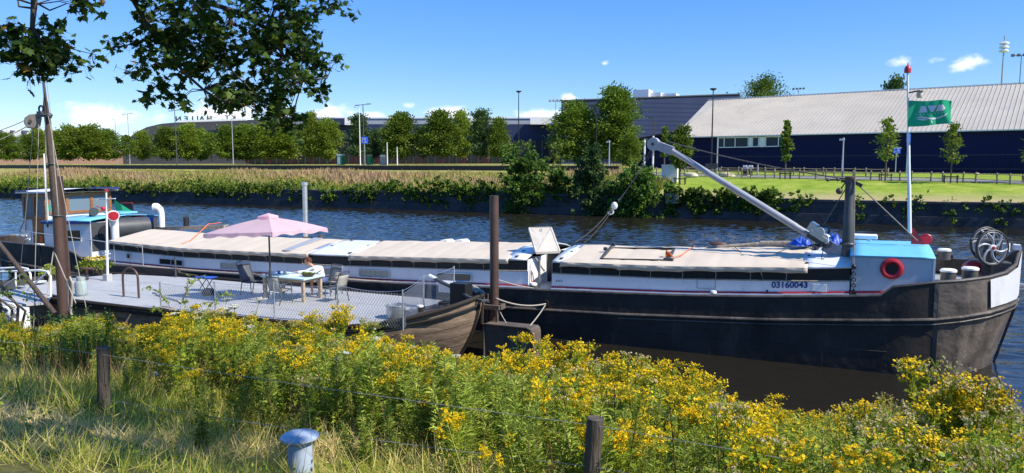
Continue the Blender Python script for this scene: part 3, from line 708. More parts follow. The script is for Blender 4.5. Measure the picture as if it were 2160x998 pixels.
sz = rng.uniform(.5, 1.25, n)*np.interp(v, [72, 76, 86, 93], [.75, 1.05, 1.0, .62])*(1+.5*pt)
d = np.stack([rng.normal(size=n)*.3, rng.normal(size=n)*.3, np.ones(n)], 1); z = norm(d); a = rng.normal(size=(n, 3)); x = norm(np.cross(a, z))
G.put([(-.06, 0, 0), (.06, 0, 0), (.05, .05, .55), (-.07, .05, .5), (.01, .2, 1)], [(0, 1, 2, 3), (3, 2, 4)], np.stack([u, v, zf_vec(u, v)-.05], 1), np.stack([x, np.cross(z, x), z], 2), sz, hue)
# low green weeds along the quay edge and the strip behind the dark wall
n = 16000; u = -20-rng.random(n)*118; v = 72.3+rng.random(n)**1.6*7
U2 = np.sin(u*.45)+np.sin(u*.17+1)
kp = rng.random(n) < .45+.28*U2; u, v = u[kp], v[kp]; n = len(u)
G.put(*DIAM, np.stack([u, v, zf_vec(u, v)+rng.uniform(0, .9, n)*(1+.4*np.sin(u*.45))], 1), frames(n, .4), rng.uniform(.18, .42, n), np.clip(.16+rng.normal(size=n)*.14, 0, .55))
n = 9000; u = -26-rng.random(n)*150; v = rng.uniform(94.8, 108, n)
G.put([(-.1, 0, 0), (.1, 0, 0), (.0, .1, 1)], [(0, 1, 2)], np.stack([u, v, zf_vec(u, v)-.03], 1), frames(n, 3.), rng.uniform(.25, .55, n), np.clip(.35+rng.normal(size=n)*.15, 0, 1))
tag(link_mesh('meadow_grass', G.mesh('meadow_grass', F_MEAD)), 'tall tan and green meadow grass on the far bank above the quay', 'meadow', kind='stuff')
# ---- hanging ivy and bushes, each clump a thing
def clump_mesh(name, mat, blobs, n, s0, s1, seed, base, up=.3, ragged=.25, leaf=DIAM):
    """blobs: (centre, radii, weight); leaves gathered in sprays near the surface of each blob"""
    r = np.random.default_rng(seed); Lv = Leaves(); W = np.array([b_[2] for b_ in blobs]); W = W/W.sum()
    for (c, rad, wt), m in zip(blobs, (W*n).astype(int)):
        ns = max(4, m//22); dd = norm(r.normal(size=(ns, 3))); rr = r.uniform(.35, 1., ns)**.5*(1+r.normal(size=ns)*ragged*.5)
        cc = np.array(c)+dd*rr[:, None]*np.array(rad)
        i = r.integers(0, ns, m); p = cc[i]+r.normal(size=(m, 3))*np.array(rad).mean()*.13
        hue = np.clip(.48+.30*(r.random(ns)[i]-.5)+r.normal(size=m)*.2, 0, 1)
        y = norm(dd[i]+r.normal(size=(m, 3))*.7+np.array([0, 0, -.2])); a = r.normal(size=(m, 3))+np.array([0, 0, up*3]); x = norm(np.cross(y, a)); z = np.cross(x, y)
        Lv.put(*leaf, p, np.stack([x, y, z], 2), r.uniform(s0, s1, m), hue)
    return Lv.mesh(name, mat, base)
def ivy(x0, x1, ytop, ybot, n, label, seed, out=.45):
    p0 = P(x0, (ytop+ybot)/2, v=72.2); p1 = P(x1, (ytop+ybot)/2, v=72.2)
    zt = P((x0+x1)/2, ytop, v=72.2).z; zl = max(.02, P((x0+x1)/2, ybot, v=72.2).z)
    r = random.Random(seed); blobs = []; k = max(2, int((p1.x-p0.x)/.9))
    for i in range(k):
        u = p0.x+(p1.x-p0.x)*(i+.5)/k+r.uniform(-.3, .3); drop = r.uniform(.35, 1)*(zt-zl)
        a = zt+r.uniform(-.2, .35)
        while a > zt-drop:
            blobs.append(((u+r.uniform(-.3, .3), 72.25-r.uniform(0, .2), a), (r.uniform(.5, .95), out, r.uniform(.4, .7)), r.uniform(.5, 1.3))); a -= .5
    base = Vector(((p0.x+p1.x)/2, 72.3, zl))
    o = link_mesh('ivy', clump_mesh('ivy', F_IVY, blobs, int(n*2.2), .15, .32, seed, base, up=.4), loc=base)
    tag(o, label, 'ivy')
for a in [(610, 655, 396, 434, 500, 'ivy clump hanging over the quay wall corner behind the steel chimney', 1), (676, 712, 404, 434, 420, 'small bright bush growing out of the quay wall right of the chimney', 2),
          (735, 800, 398, 434, 900, 'ivy curtain on the quay wall above the pink parasol', 3), (828, 890, 395, 438, 1000, 'broad ivy curtain hanging down the quay wall left of the steel pile', 4), (895, 1045, 392, 444, 2600, 'long ivy curtain hanging to the water just left of the leafy bushes', 5),
          (1405, 1545, 408, 462, 3600, 'dense ivy mound over the quay wall below the grey boom', 6), (1540, 1648, 412, 455, 2400, 'dense ivy along the quay wall behind the white boom foot', 7), (1670, 1702, 416, 462, 420, 'narrow ivy strand on the quay wall left of the dark mast', 8),
          (250, 330, 394, 414, 900, 'low ivy on the quay wall above the wheelhouse roof', 9), (420, 520, 396, 420, 1200, 'ivy patches on the lower quay wall left of the chimney', 10), (140, 240, 393, 410, 700, 'overgrown quay edge between wooden mast and wheelhouse roof end', 17), (325, 415, 393, 411, 600, 'overgrown quay edge above the loose timber on the barge', 18), (520, 600, 395, 413, 500, 'overgrown quay edge just left of the higher quay wall', 19), (-20, 60, 394, 412, 900, 'overgrown quay edge at the far left of the view', 20), (1801, 1822, 430, 474, 140, 'yellowing weed sprig on the quay wall beside the dark mast', 11), (1925, 1945, 424, 470, 120, 'grass tuft hanging on the quay wall right of the flagpole', 12),
          (2060, 2105, 436, 450, 130, 'trailing creeper on the quay wall above the spoked wheels', 13), (2118, 2155, 440, 470, 120, 'creeper near the right end of the visible quay wall', 14), (1860, 1900, 434, 444, 90, 'thin creeper along the quay wall left of the flagpole', 15), (2000, 2030, 440, 462, 80, 'small weed on the quay wall above the bow bollards', 16)]:
    ivy(*a)
def bush(x0, x1, ytop, ybot, v, n, label, seed, mat=F_BUSH, ls=(.2, .42), name='bush'):
    c = P((x0+x1)/2, (ytop+ybot)/2, v=v); w_ = (P(x1, ytop, v=v).x-P(x0, ytop, v=v).x)/2; zt = P((x0+x1)/2, ytop, v=v).z; zl = P((x0+x1)/2, ybot, v=v).z
    r = random.Random(seed); hz = (zt-zl)/2; blobs = []
    for i in range(16):
        f = (i+.5)/16; zz = zl+(zt-zl)*f*.94; ww = w_*(.95 if f < .6 else 1.5*(1-f)+.3)
        blobs.append(((c.x+r.uniform(-.75, .75)*ww, v+r.uniform(-.9, .5), zz), (w_*r.uniform(.38, .6), w_*.45, hz*r.uniform(.2, .36)), 1))
    base = Vector((c.x, v, zl)); root = thing(name, label, 'bush', base)
    me = clump_mesh('foliage', mat, blobs, int(n*1.7), ls[0], ls[1], seed, base)
    link_mesh('foliage', me, root)
    b = MB()
    for i in range(5):
        b.tube([base+Vector((r.uniform(-.3, .3), 0, 0)), base+Vector((r.uniform(-.5, .5)*w_, r.uniform(-.3, .3), hz)), base+Vector((r.uniform(-.8, .8)*w_, r.uniform(-.5, .4), hz*1.75))], [.07*min(1, w_/2), .045*min(1, w_/2), .02*min(1, w_/2)], 5)
    b.build('stem', M['bark'], root)
bush(1058, 1165, 312, 446, 72.6, 3800, 'tall leafy bush leaning over the quay, leftmost of the big three', 21)
bush(1205, 1292, 312, 455, 72.4, 3600, 'dark tall bush on the quay edge in front of the large trees', 22, F_DARK)
bush(1285, 1398, 352, 458, 72.0, 3800, 'spreading bush over the water directly below the boom tip', 23)
bush(1150, 1215, 360, 448, 73.0, 1900, 'lower bush filling the gap between two tall quay bushes', 24)
bush(1160, 1196, 290, 372, 78, 420, 'thin pale wispy sapling bush among the quay bushes', 25, F_TREE2, (.12, .25))
bush(1395, 1425, 385, 450, 72.6, 700, 'small bush beside the stone block on the quay', 26)
for i, (x0, x1, yt, yb, v) in enumerate([(380, 445, 372, 402, 76), (180, 260, 380, 408, 75), (790, 850, 385, 405, 74), (560, 640, 378, 402, 76), (40, 110, 376, 402, 76)]):
    bush(x0, x1, yt, yb, v, 700, ['rust and green scrub on the far meadow below the hall letters', 'green scrub on the far meadow right of the wooden mast', 'green scrub on the far meadow above the long ivy curtain', 'brownish scrub on the far meadow behind the chimney top', 'green scrub on the far meadow left of the wooden mast'][i], 40+i, F_MEAD if i in (0, 3) else F_IVY, (.2, .4))

# ---- scrub at the left edge of the near bank and the bramble climbing the terrace fence
def near_shrub(x0, x1, yt, yb, v, n, label, seed, mat, ls):
    bush(x0, x1, yt, yb, v, n, label, seed, mat, ls, 'shrub')
near_shrub(-60, 92, 566, 735, 11.6, 420, 'loose shrub with dark and yellowing leaves at the left edge over the gangway', 71, F_IVY, (.05, .11))
near_shrub(120, 300, 650, 760, 12.2, 1100, 'dark leafy shrub at the foot of the brown pile', 72, F_DARK, (.05, .10))
bp0 = P(372, 690, v=13.2); br_ = thing('bramble', 'thin bramble shoots with green leaves climbing the left end of the chain-link fence', 'bramble', bp0)
LB = Leaves(); rb_ = np.random.default_rng(77)
for (x0, y0, x1, y1, x2, y2) in ((372, 690, 350, 600, 300, 608), (380, 690, 372, 610, 430, 582), (372, 690, 332, 640, 318, 655), (390, 690, 400, 628, 460, 640), (385, 690, 395, 605, 398, 578), (420, 690, 450, 612, 490, 622)):
    q = [P(x0, y0, v=13.2), P(x1, y1, v=14.2), P(x2, y2, v=14.9)]
    c = np.array([(q[0].lerp(q[1], s)).lerp(q[1].lerp(q[2], s), s) for s in np.linspace(0, 1, 12)])
    LB.tubes(c[:-1], c[1:], .006, .005, .97); n = 34; p = along(c, rb_.uniform(.3, 1, n)); LB.put(*OVAL, p, frames(n, .6), rb_.uniform(.06, .13, n), rb_.uniform(.2, .75, n))
link_mesh('shoots', LB.mesh('shoots', F_LEAFY, bp0), br_)
# ================================================================== TREES
def tree_parts(seed, h, wid, bare, shape, n, ls, mat, gaps=.25, pts=34):
    """crown of leaf sprays round a limb skeleton, trunk of tapered limbs; height h, foot at the origin"""
    r = np.random.default_rng(seed); z0 = h*bare; ch = h-z0
    def width(f):
        if shape == 'oval': return wid*math.sin(math.pi*min(1, .12+.88*f)**.8)**.7
        if shape == 'cone': return wid*(1-f)**.75*min(1, .35+4*f)+.06*wid
        if shape == 'round': return wid*math.sqrt(max(.02, 1-(2*f-1)**2))
        if shape == 'wisp': return wid*(.55+.45*math.sin(f*9+seed))*(1-f)**.55+.04*wid
        return wid
    b = MB(); tips = []
    top = Vector((r.normal()*.02*h, r.normal()*.02*h, h*.96))
    tr = [Vector((0, 0, -.2)), Vector((0, 0, z0)), top*.6+Vector((r.normal()*.02*h, 0, 0)), top]
    tw = h*(.017 if wid > 2 else .009)
    b.tube(tr, [tw*1.15, tw*.9, tw*.5, tw*.12], 7)
    for i in range(pts):
        f = (i+.5)/pts; a = i*2.4+r.normal()*.4; z = z0+ch*f
        k = r.uniform(.55, 1.05)*width(f)
        s = Vector((0, 0, max(z0*.9, z-ch*.12))); e = Vector((math.cos(a)*k, math.sin(a)*k, min(h*.99, z+r.normal()*.03*h)))
        m_ = s.lerp(e, .5)+Vector((0, 0, .03*h))
        b.tube([s, m_, e], [tw*.38, tw*.22, tw*.08], 4)
        for q in np.linspace(.35, 1., 4): tips.append((np.array(s.lerp(e, q))+r.normal(size=3)*.05*wid, q))
    tips = [tp for tp in tips if r.random() > gaps*.6]
    Lv = Leaves(); per = int(n*1.25)//len(tips)
    for c, q in tips:
        rad = wid*.27*(.8+.5*r.random()); m = int(per*r.uniform(.5, 1.5))
        p = c+r.normal(size=(m, 3))*rad*np.array([.6, .6, .42])
        d = norm(p-np.array([0, 0, z0+ch*.4])+r.normal(size=(m, 3))*.35*wid)
        a = r.normal(size=(m, 3))+np.array([0, 0, 1.4]); x = norm(np.cross(d, a)); z = np.cross(x, d)
        hue = np.clip(.46+.36*(r.random()-.5)+r.normal(size=m)*.17, 0, 1)
        Lv.put(*DIAM, p, np.stack([x, d, z], 2), r.uniform(.7, 1.2, m)*ls, hue)
    tm = b.build('trunk', M['bark']); me = tm.data; bpy.data.objects.remove(tm)
    return me, Lv.mesh('crown', mat)
TV = {'lime1': tree_parts(1, 10, 3.6, .1, 'oval', 7500, .42, F_TREE), 'lime2': tree_parts(2, 10, 3.4, .12, 'oval', 7200, .42, F_TREE), 'yel1': tree_parts(3, 10, 3.4, .13, 'oval', 6800, .42, F_TREE2), 'yel2': tree_parts(4, 10, 3.7, .13, 'round', 7000, .42, F_TREE2),
      'dark1': tree_parts(5, 10, 3.0, .14, 'oval', 5200, .42, F_DARK), 'cone': tree_parts(6, 10, 2.9, .12, 'cone', 5000, .38, F_DARK), 'big1': tree_parts(7, 10, 3.0, .1, 'oval', 11000, .30, F_TREE, .3, 46), 'big2': tree_parts(8, 10, 2.6, .08, 'oval', 11500, .30, F_TREE, .3, 50),
      'sap1': tree_parts(9, 10, 1.5, .40, 'cone', 800, .34, F_TREE2, .2, 26), 'far': tree_parts(17, 10, 3.4, .1, 'round', 12000, .2, F_TREE), 'sap2': tree_parts(10, 10, .8, .38, 'wisp', 900, .5, F_TREE, .3, 22), 'sap3': tree_parts(12, 10, 2.3, .42, 'oval', 1500, .55, F_TREE, .2, 22), 'small': tree_parts(13, 10, 2.6, .3, 'oval', 1500, .55, F_TREE, .2, 20), 'bare': tree_parts(14, 10, 1.7, .2, 'wisp', 160, .4, F_TREE2, .1, 24)}
def tree(kind, x, ybase, ytop, D, label, group=None, wide=1., name='tree', base_z=None, cat='tree'):
    b = P(x, ybase, D=D); tp = P(x, ytop, D=D); h = tp.z-b.z
    if base_z is not None: b.z = base_z; h = tp.z-base_z
    o = thing(name, label, cat, b, group)
    s = h/10; o.scale = (s*wide*1.35, s*wide*1.35, s); o.rotation_euler = (0, 0, random.uniform(0, 6.28))
    for nm, me in zip(('trunk', 'crown'), TV[kind]):
        c = bpy.data.objects.new(nm, me); COL.objects.link(c); c.parent = o
    return o
rowT = 'trees in the row along the far bank'
for (k, x, yb, yt, D, wd, lab) in [
    ('lime1', 14, 338, 283, 165, 1.1, 'leafy tree at the far left end of the row below the white sawtooth roof'),
    ('lime2', 62, 340, 288, 175, 1.0, 'small tree before the brick building left of the wooden mast'),
    ('yel1', 82, 336, 275, 190, .9, 'yellow tinged tree directly left of the wooden mast'),
    ('lime2', 128, 337, 286, 185, .8, 'green tree just right of the wooden mast'),
    ('yel2', 148, 338, 270, 170, 1.05, 'first of two joined bushy trees right of the wooden mast'),
    ('yel1', 188, 338, 268, 168, 1.25, 'broad yellow green tree left of the two thin lamp posts'),
    ('lime1', 228, 337, 275, 172, 1.0, 'tree under the thin lamp post left of the dark hall'),
    ('small', 268, 339, 286, 160, 1.0, 'low tree at the left foot of the dark arched roof'),
    ('yel1', 300, 338, 280, 172, .9, 'yellow green tree in front of the arched roof, left end'),
    ('sap3', 327, 340, 310, 140, 1.0, 'little sapling in front of the navy hall wall'),
    ('lime2', 352, 338, 272, 168, 1.05, 'green tree left of the double headed lamp before the arched hall'),
    ('yel1', 396, 338, 266, 168, .9, 'yellow green tree below the first letters on the roof'),
    ('yel2', 425, 338, 276, 172, .75, 'golden leaved tree below the middle of the roof letters'),
    ('small', 447, 339, 280, 165, .9, 'small golden tree below the right half of the roof letters'),
    ('lime2', 480, 338, 268, 168, .95, 'green tree behind the tip of the hanging maple leaves'),
    ('lime1', 520, 338, 266, 170, 1., 'tree half hidden behind the hanging maple branch'),
    ('yel1', 560, 338, 262, 168, 1., 'tree behind the lowest maple leaves'),
    ('yel1', 600, 338, 258, 170, 1., 'tree just right of the hanging maple branch'),
    ('yel1', 655, 336, 243, 160, .72, 'taller of the two yellow green trees left of the cream roof box'),
    ('yel2', 692, 337, 256, 160, .85, 'rounder yellow green tree left of the green and white cabin'),
    ('cone', 757, 335, 246, 150, 1.0, 'dark conical tree behind the white lamp post'),
    ('dark1', 790, 335, 276, 155, 1.0, 'low dark tree right of the blue road sign'),
    ('yel2', 822, 334, 266, 165, .7, 'yellowish tree peeping out left of the big round lime'),
    ('lime1', 848, 334, 242, 150, 1.05, 'big round lime tree above the pale container'),
    ('dark1', 892, 335, 268, 160, .7, 'dark tree squeezed between two round limes'),
    ('lime2', 929, 334, 240, 150, 1.1, 'dense oval lime tree right of the pale container'),
    ('yel1', 972, 335, 240, 158, .72, 'slim yellow tree between the dense lime and dark cone tree'),
    ('cone', 1014, 335, 236, 150, .95, 'dark pointed tree second from the right of the row'),
    ('lime2', 1052, 336, 254, 148, .75, 'lime tree at the right end of the row before the tall black lamp'),
    ('bare', 1031, 342, 308, 120, 1.0, 'tiny rust coloured sapling below the dark pointed tree')]:
    tree(k, x, yb, yt, D, lab, rowT, wd*(.95 if x > 630 else 1.05))
tree('big1', 1212, 340, 217, 118, 'large bright tree left of two in front of the slate blue hall', 'pair of large trees', 1.12)
tree('big2', 1298, 340, 190, 116, 'tallest tree on the far bank, in front of the slate blue hall', 'pair of large trees', 1.0)
tree('small', 1256, 345, 262, 126, 'darker tree between the two large bright trees', None, .9)
tree('lime2', 1328, 352, 285, 108, 'small tree at the right foot of the tallest tree', None, .8)
tree('far', 1603, 250, 171, 215, 'round crown rising behind the left end of the grey roof', None, .78, base_z=4.5)
tree('cone', 1884, 240, 171, 240, 'dark conifer tip above the ridge of the grey roof', None, .5, 'conifer_tree', base_z=4.5)
gs = 'staked young trees on the lawn'
def stake_frame(x, ybase, D):
    p = P(x, ybase, D=D); p.z = zfar(p.x, p.y)
    t_ = thing('tree_stakes', None, 'tree stakes', p, 'timber stakes round the young trees'); b = MB()
    for s in (-.55, .55): b.box(p+Vector((s, -.25, .38)), (.08, .08, .8)); b.box(p+Vector((s, .35, .38)), (.08, .08, .8))
    b.build('stake', M['postwood'], t_)
    b = MB(); b.box(p+Vector((0, -.31, .62)), (1.3, .03, .1)); b.box(p+Vector((0, .41, .62)), (1.3, .03, .1)); b.build('rail', M['postwood'], t_)
    return t_
for (k, x, yb, yt, D, wd, lab, sl_) in [
    ('sap2', 1656, 378, 258, 82, 1.1, 'slim upright young tree right of the hall windows', 'low timber stakes round the slim young tree right of the hall windows'),
    ('sap1', 1867, 382, 251, 76, 1.0, 'yellow green young tree left of the flagpole', 'timber stakes round the young tree left of the flagpole'),
    ('sap1', 2005, 388, 262, 72, .95, 'yellow green young tree right of the green flag', 'timber stakes round the young tree right of the flag'),
    ('sap1', 2172, 389, 266, 70, 1.0, 'young tree cut by the right edge of the view', 'timber stakes at the right edge of the view'),
    ('sap3', 1434, 381, 275, 80, .8, 'small round headed young tree beside the pale grey cabinet', 'timber stakes left of the boom near the pale grey cabinet')]:
    p = P(x, yb, D=D); g = zfar(p.x, p.y)
    tree(k, x, yb, yt, D, lab, gs, wd, 'young_tree', base_z=g)
    o = stake_frame(x, yb, D); o['label'] = sl_
tree('sap2', 1401, 358, 270, 96, 'thin young tree behind the grey boom tip', gs, 1.3, 'young_tree')
# ------------------------------------------------------------------ overhanging sycamore maple
F_MAPLE = foliage('sycamore_leaves', [(.012, .034, .008), (.030, .068, .012), (.062, .115, .018), (.13, .19, .028), (.34, .18, .035)], .42)
tb = Vector((-10.5, 3.2, zbank(3.2)))
syc = thing('sycamore_tree', 'sycamore maple whose leafy branches hang into the top left of the view', 'tree', tb)
limbs = MB()
limbs.tube([tb+Vector((0, 0, -.3)), tb+Vector((.05, 0, 1.5)), tb+Vector((.2, .1, 4)), tb+Vector((.1, .3, 7)), tb+Vector((.4, .4, 10.5))], [.42, .34, .28, .2, .08], 12)
fork = tb+Vector((.2, .15, 4.6))
def px(pts): return [P(x, y, D=d) for x, y, d in pts]
def branch(pts, r0, r1, src=None):
    q = ([src] if src is not None else [])+px(pts)
    n = len(q); limbs.tube(q, [r0+(r1-r0)*i/(n-1) for i in range(n)], 7)
    return q
main = branch([(60, -170, 7.6), (190, -80, 7.9), (282, 0, 8.2), (310, 50, 8.3), (350, 95, 8.4), (385, 150, 8.5), (430, 190, 8.6), (470, 215, 8.6)], .045, .010, fork)
b2 = branch([(150, -190, 8.2), (330, -100, 8.8), (420, 0, 9.0), (500, 25, 9.1), (560, 60, 9.1), (600, 120, 9.2), (640, 170, 9.2), (690, 165, 9.3)], .05, .008, fork)
b3 = branch([(-120, -260, 7.2), (-20, -150, 7.3), (70, -60, 7.4), (72, 10, 7.4), (68, 60, 7.4), (85, 85, 7.4), (95, 110, 7.4)], .06, .008, fork)
branch([(72, 18, 7.4), (40, 14, 7.4), (36, -10, 7.5)], .012, .006); branch([(75, 5, 7.4), (105, 22, 7.5), (140, 8, 7.6)], .012, .005)
branch([(85, 85, 7.4), (130, 90, 7.5), (170, 110, 7.6)], .01, .004); branch([(68, 60, 7.4), (30, 75, 7.3), (0, 85, 7.2), (-40, 95, 7.2)], .01, .004)
branch([(345, 90, 8.4), (300, 85, 8.3), (270, 95, 8.3), (250, 100, 8.3)], .014, .004); branch([(360, 115, 8.4), (352, 135, 8.4), (330, 132, 8.4), (310, 145, 8.4)], .01, .004)
branch([(470, 130, 8.8), (520, 180, 8.9), (555, 215, 9), (575, 245, 9)], .014, .005); branch([(600, 120, 9.2), (560, 165, 9.1), (575, 215, 9.1), (600, 262, 9.1)], .014, .005)
branch([(640, 100, 9.2), (635, 160, 9.3), (655, 190, 9.3)], .01, .004); branch([(330, -100, 8.8), (560, -110, 9.2), (700, -50, 9.6), (745, 5, 9.7)], .03, .005)
branch([(430, 190, 8.6), (440, 215, 8.6), (480, 240, 8.6)], .01, .004)
limbs.build('trunk', M['twig'], syc)
blobs = [  # photo x, y, radii in photo pixels, leaf count, depth: where leaf sprays hang from the limbs
 (95, 128, 70, 32, 120, 7.4), (60, 100, 45, 22, 50, 7.3), (150, 120, 45, 26, 75, 7.6), (10, 70, 26, 26, 45, 7.2), (0, 110, 14, 18, 16, 7.2), (120, 62, 24, 14, 28, 7.5), (95, 142, 36, 20, 45, 7.4), (185, 25, 13, 16, 8, 7.6), (165, 5, 45, 14, 26, 7.6), (60, 82, 22, 12, 20, 7.4),
 (330, 8, 55, 16, 60, 8.3), (400, 45, 95, 42, 230, 8.6), (335, 70, 50, 26, 80, 8.3), (285, 92, 36, 18, 50, 8.3), (300, 145, 28, 22, 42, 8.4), (345, 115, 30, 14, 30, 8.4), (345, 185, 38, 26, 72, 8.5), (390, 125, 70, 36, 150, 8.6), (430, 95, 70, 40, 160, 8.8),
 (500, 40, 110, 50, 330, 9.1), (600, 30, 75, 45, 200, 9.2), (640, 60, 45, 50, 120, 9.3), (560, 105, 85, 45, 220, 9.1), (480, 140, 70, 40, 150, 8.9), (520, 185, 65, 32, 120, 9), (455, 180, 50, 18, 50, 8.7), (475, 215, 45, 18, 50, 8.7), (540, 225, 55, 24, 95, 9), (595, 150, 60, 45, 160, 9.2),
 (590, 205, 45, 40, 110, 9.2), (600, 245, 40, 22, 62, 9.2), (640, 110, 40, 35, 85, 9.4), (685, 145, 26, 30, 60, 9.5), (672, 185, 24, 24, 46, 9.5), (625, 265, 24, 12, 16, 9.2), (575, 265, 32, 12, 18, 9.1), (745, 8, 26, 22, 26, 9.7), (700, -10, 40, 12, 24, 9.6)]
out = [(250, -120, 260, 110, 420, 7.5), (600, -120, 220, 100, 400, 8.8), (-150, -60, 160, 150, 260, 7.0), (100, -160, 200, 90, 260, 7.0), (-350, 100, 130, 150, 200, 8.5)]
LF = Leaves(); r = np.random.default_rng(5); TW = MB()
for (x, y, a, b_, n, D) in blobs+out:
    c = np.array(P(x, y, D=D)); ra = a/F0*D; rb = b_/F0*D; n = int(n*1.15)
    k = max(2, n//12)
    dd = r.normal(size=(k, 3))*.55; dd = np.clip(dd, -1.1, 1.1)
    cen = c+dd[:, 0:1]*ra*np.array(rt)+dd[:, 1:2]*rb*np.array((0, 0, 1.))+dd[:, 2:3]*min(ra, .55)*np.array(fw)
    i = r.integers(0, k, n); p = cen[i]+r.normal(size=(n, 3))*.065
    y_ = norm(r.normal(size=(n, 3))*np.array([1, 1, .55])+np.array([.1, -.1, -.55])); a_ = r.normal(size=(n, 3))*.6+np.array([0, 0, 1.]); x_ = norm(np.cross(y_, a_)); z_ = np.cross(x_, y_)
    hue = np.clip(.38+r.normal(size=n)*.18, 0, .78); hue[r.random(n) < .018] = .97
    LF.put(*MAPLE, p, np.stack([x_, y_, z_], 2), r.uniform(.06, .12, n), hue)
    LF.tubes(cen[i], p, .0022, .0016, .5)
    for q in cen[::2]:
        q = Vector(q); near = min((s for s in main+b2+b3), key=lambda s: (s-q).length)
        if (near-q).length < 1.1: TW.tube([near, near.lerp(q, .5)+Vector((0, 0, .05)), q], [.007, .005, .003], 4)
# the rest of the crown, above the view, is what shades the lower left of the bank
r2 = np.random.default_rng(9)
for (cu, cv, cz, ra, n) in [(-9.5, 3.5, 11.2, 2.2, 420), (-7.6, 2.6, 9.6, 1.7, 300), (-1.0, 5.0, 9.2, 1.1, 150), (-2.6, 3.4, 9.2, 1.3, 210), (-4.5, 2.4, 9.6, 1.6, 260), (-.3, 3.3, 8.6, .9, 110), (-6, 5.0, 10.6, 1.5, 200), (-12.6, 5.2, 9.6, 2.0, 320), (-3.8, 6.6, 10.4, 1.0, 120), (.9, 4.3, 9.4, 1.5, 430), (-.9, 4.8, 9.9, 1.4, 330), (2.2, 3.9, 10.4, 1.4, 260), (-2.2, 5.6, 10.6, 1.2, 200), (-8.5, 9.0, 10.0, 1.5, 260), (-10.5, 11, 10.2, 1.6, 300)]:
    n = int(n*(1.9 if cu > -3 else 1.1)); k = n//7; cen = np.array([cu, cv, cz])+r2.normal(size=(k, 3))*ra*np.array([.6, .6, .4]); i = r2.integers(0, k, n); p = cen[i]+r2.normal(size=(n, 3))*.07
    y_ = norm(r2.normal(size=(n, 3))+np.array([0, 0, -.4])); a_ = r2.normal(size=(n, 3))*.6+np.array([0, 0, 1.]); x_ = norm(np.cross(y_, a_)); z_ = np.cross(x_, y_)
    LF.put(*MAPLE, p, np.stack([x_, y_, z_], 2), r2.uniform(.11, .2, n), np.clip(.4+r2.normal(size=n)*.18, 0, .8))
    TW.tube([tb+Vector((.1, .3, 6.5)), (tb+Vector((.1, .3, 7))).lerp(Vector((cu, cv, cz)), .55)+Vector((0, 0, .5)), Vector((cu, cv, cz))], [.09, .05, .015], 6)
TW.build('twig', M['twig'], syc)
link_mesh('crown', LF.mesh('crown', F_MAPLE, tb), syc)
# ================================================================== THE BARGE
VC = 23.0                                   # centre line
def sh(u): return lerp_table([(-38.5, 1.30), (-30, 1.2), (-28.5, 1.14), (-23.8, 1.10), (-18.5, 1.18), (-14.4, 1.27), (-8.5, 1.45), (-6.1, 1.53), (-4.4, 1.59), (-1.65, 1.76), (0, 1.90), (1, 1.97), (4.2, 2.2)], u)
def rimz(u): return lerp_table([(-38.5, 1.68), (-36, 1.70), (-33, 1.74), (-30.6, 1.63), (-30.1, 1.5), (-29.6, 1.3), (-28.5, 1.15), (-23.8, 1.10), (-18.5, 1.18), (-14.4, 1.27), (-8.5, 1.45), (-6.1, 1.53), (-4.4, 1.59), (-1.65, 1.76), (0, 1.90), (.80, 1.98), (1.08, 2.22), (2, 2.39), (3.2, 2.5), (3.64, 2.56), (3.95, 2.71), (4.13, 3.1)], u)
RIMP = [(-38.5, 23), (-38.35, 22.4), (-37.9, 21.75), (-37.1, 21.2), (-36, 20.85), (-34.5, 20.6), (-32, 20.5)]+[(u, 20.5) for u in (-31, -30.6, -30.1, -29.6, -29, -28, -26, -24, -22, -20, -18, -16, -14, -12, -10, -8, -6, -4, -3, -2, -1, 0, .5, .8, 1.08, 1.4)]+[(2.0, 20.57), (2.6, 20.8), (3.2, 21.25), (3.64, 21.85), (3.95, 22.4), (4.13, 23)]
STRP = [(u, v) if u < 1.5 else {2.0: (2.05, 20.56), 2.6: (2.65, 20.78), 3.2: (3.24, 21.22), 3.64: (3.66, 21.82), 3.95: (3.96, 22.38), 4.13: (4.12, 23)}[u] for u, v in RIMP]
WATP = [(-37.4, 23), (-37.2, 22.5), (-36.7, 21.9), (-35.8, 21.3), (-34.8, 20.95), (-33.5, 20.65), (-31.5, 20.5)]+[(u, 20.5) for u, v in RIMP[7:33]]+[(2.0, 20.72), (2.45, 21.0), (2.9, 21.5), (3.3, 22.05), (3.52, 22.5), (3.62, 23)]
BOTP = [(-36.8, 23)]+[(u*.985, 20.7+.97*(v-20.5)*1.0 if v > 20.5 else 20.55) for u, v in WATP[1:]]
def mirror(row): return row+[Vector((p.x, 2*VC-p.y, p.z)) for p in reversed(row[1:-1])]
def strz(u): return rimz(u)*.0+lerp_table([(-38.5, 1.02), (-30, .62), (-24, .55), (-14, .7), (-6, .92), (-2, 1.12), (.5, 1.32), (2.05, 1.47), (3.2, 1.63), (4.13, 1.74)], u)
def interp(rowA, rowB, f): return [a.lerp(b, f) for a, b in zip(rowA, rowB)]
rim = [Vector((u, v, rimz(u))) for u, v in RIMP]; stk = [Vector((u, v, strz(u))) for u, v in STRP]
wat = [Vector((u, v, 0)) for u, v in WATP]; bot = [Vector((u, v, -.7)) for u, v in BOTP]
barge = thing('cargo_barge', 'long black barge converted to a houseboat with cream canvas roofs and a blue bow deckhouse', 'barge', (-17, 23, 0))
hb = MB(); nose = [i for i, p in enumerate(RIMP) if p[0] >= 1.9]; i0 = nose[0]
rows = [rim, interp(rim, stk, .5), stk, interp(stk, wat, .33), interp(stk, wat, .66), wat, bot]
hb.loft([mirror(r_) for r_ in rows], closed=True)
n0 = len(hb.f)
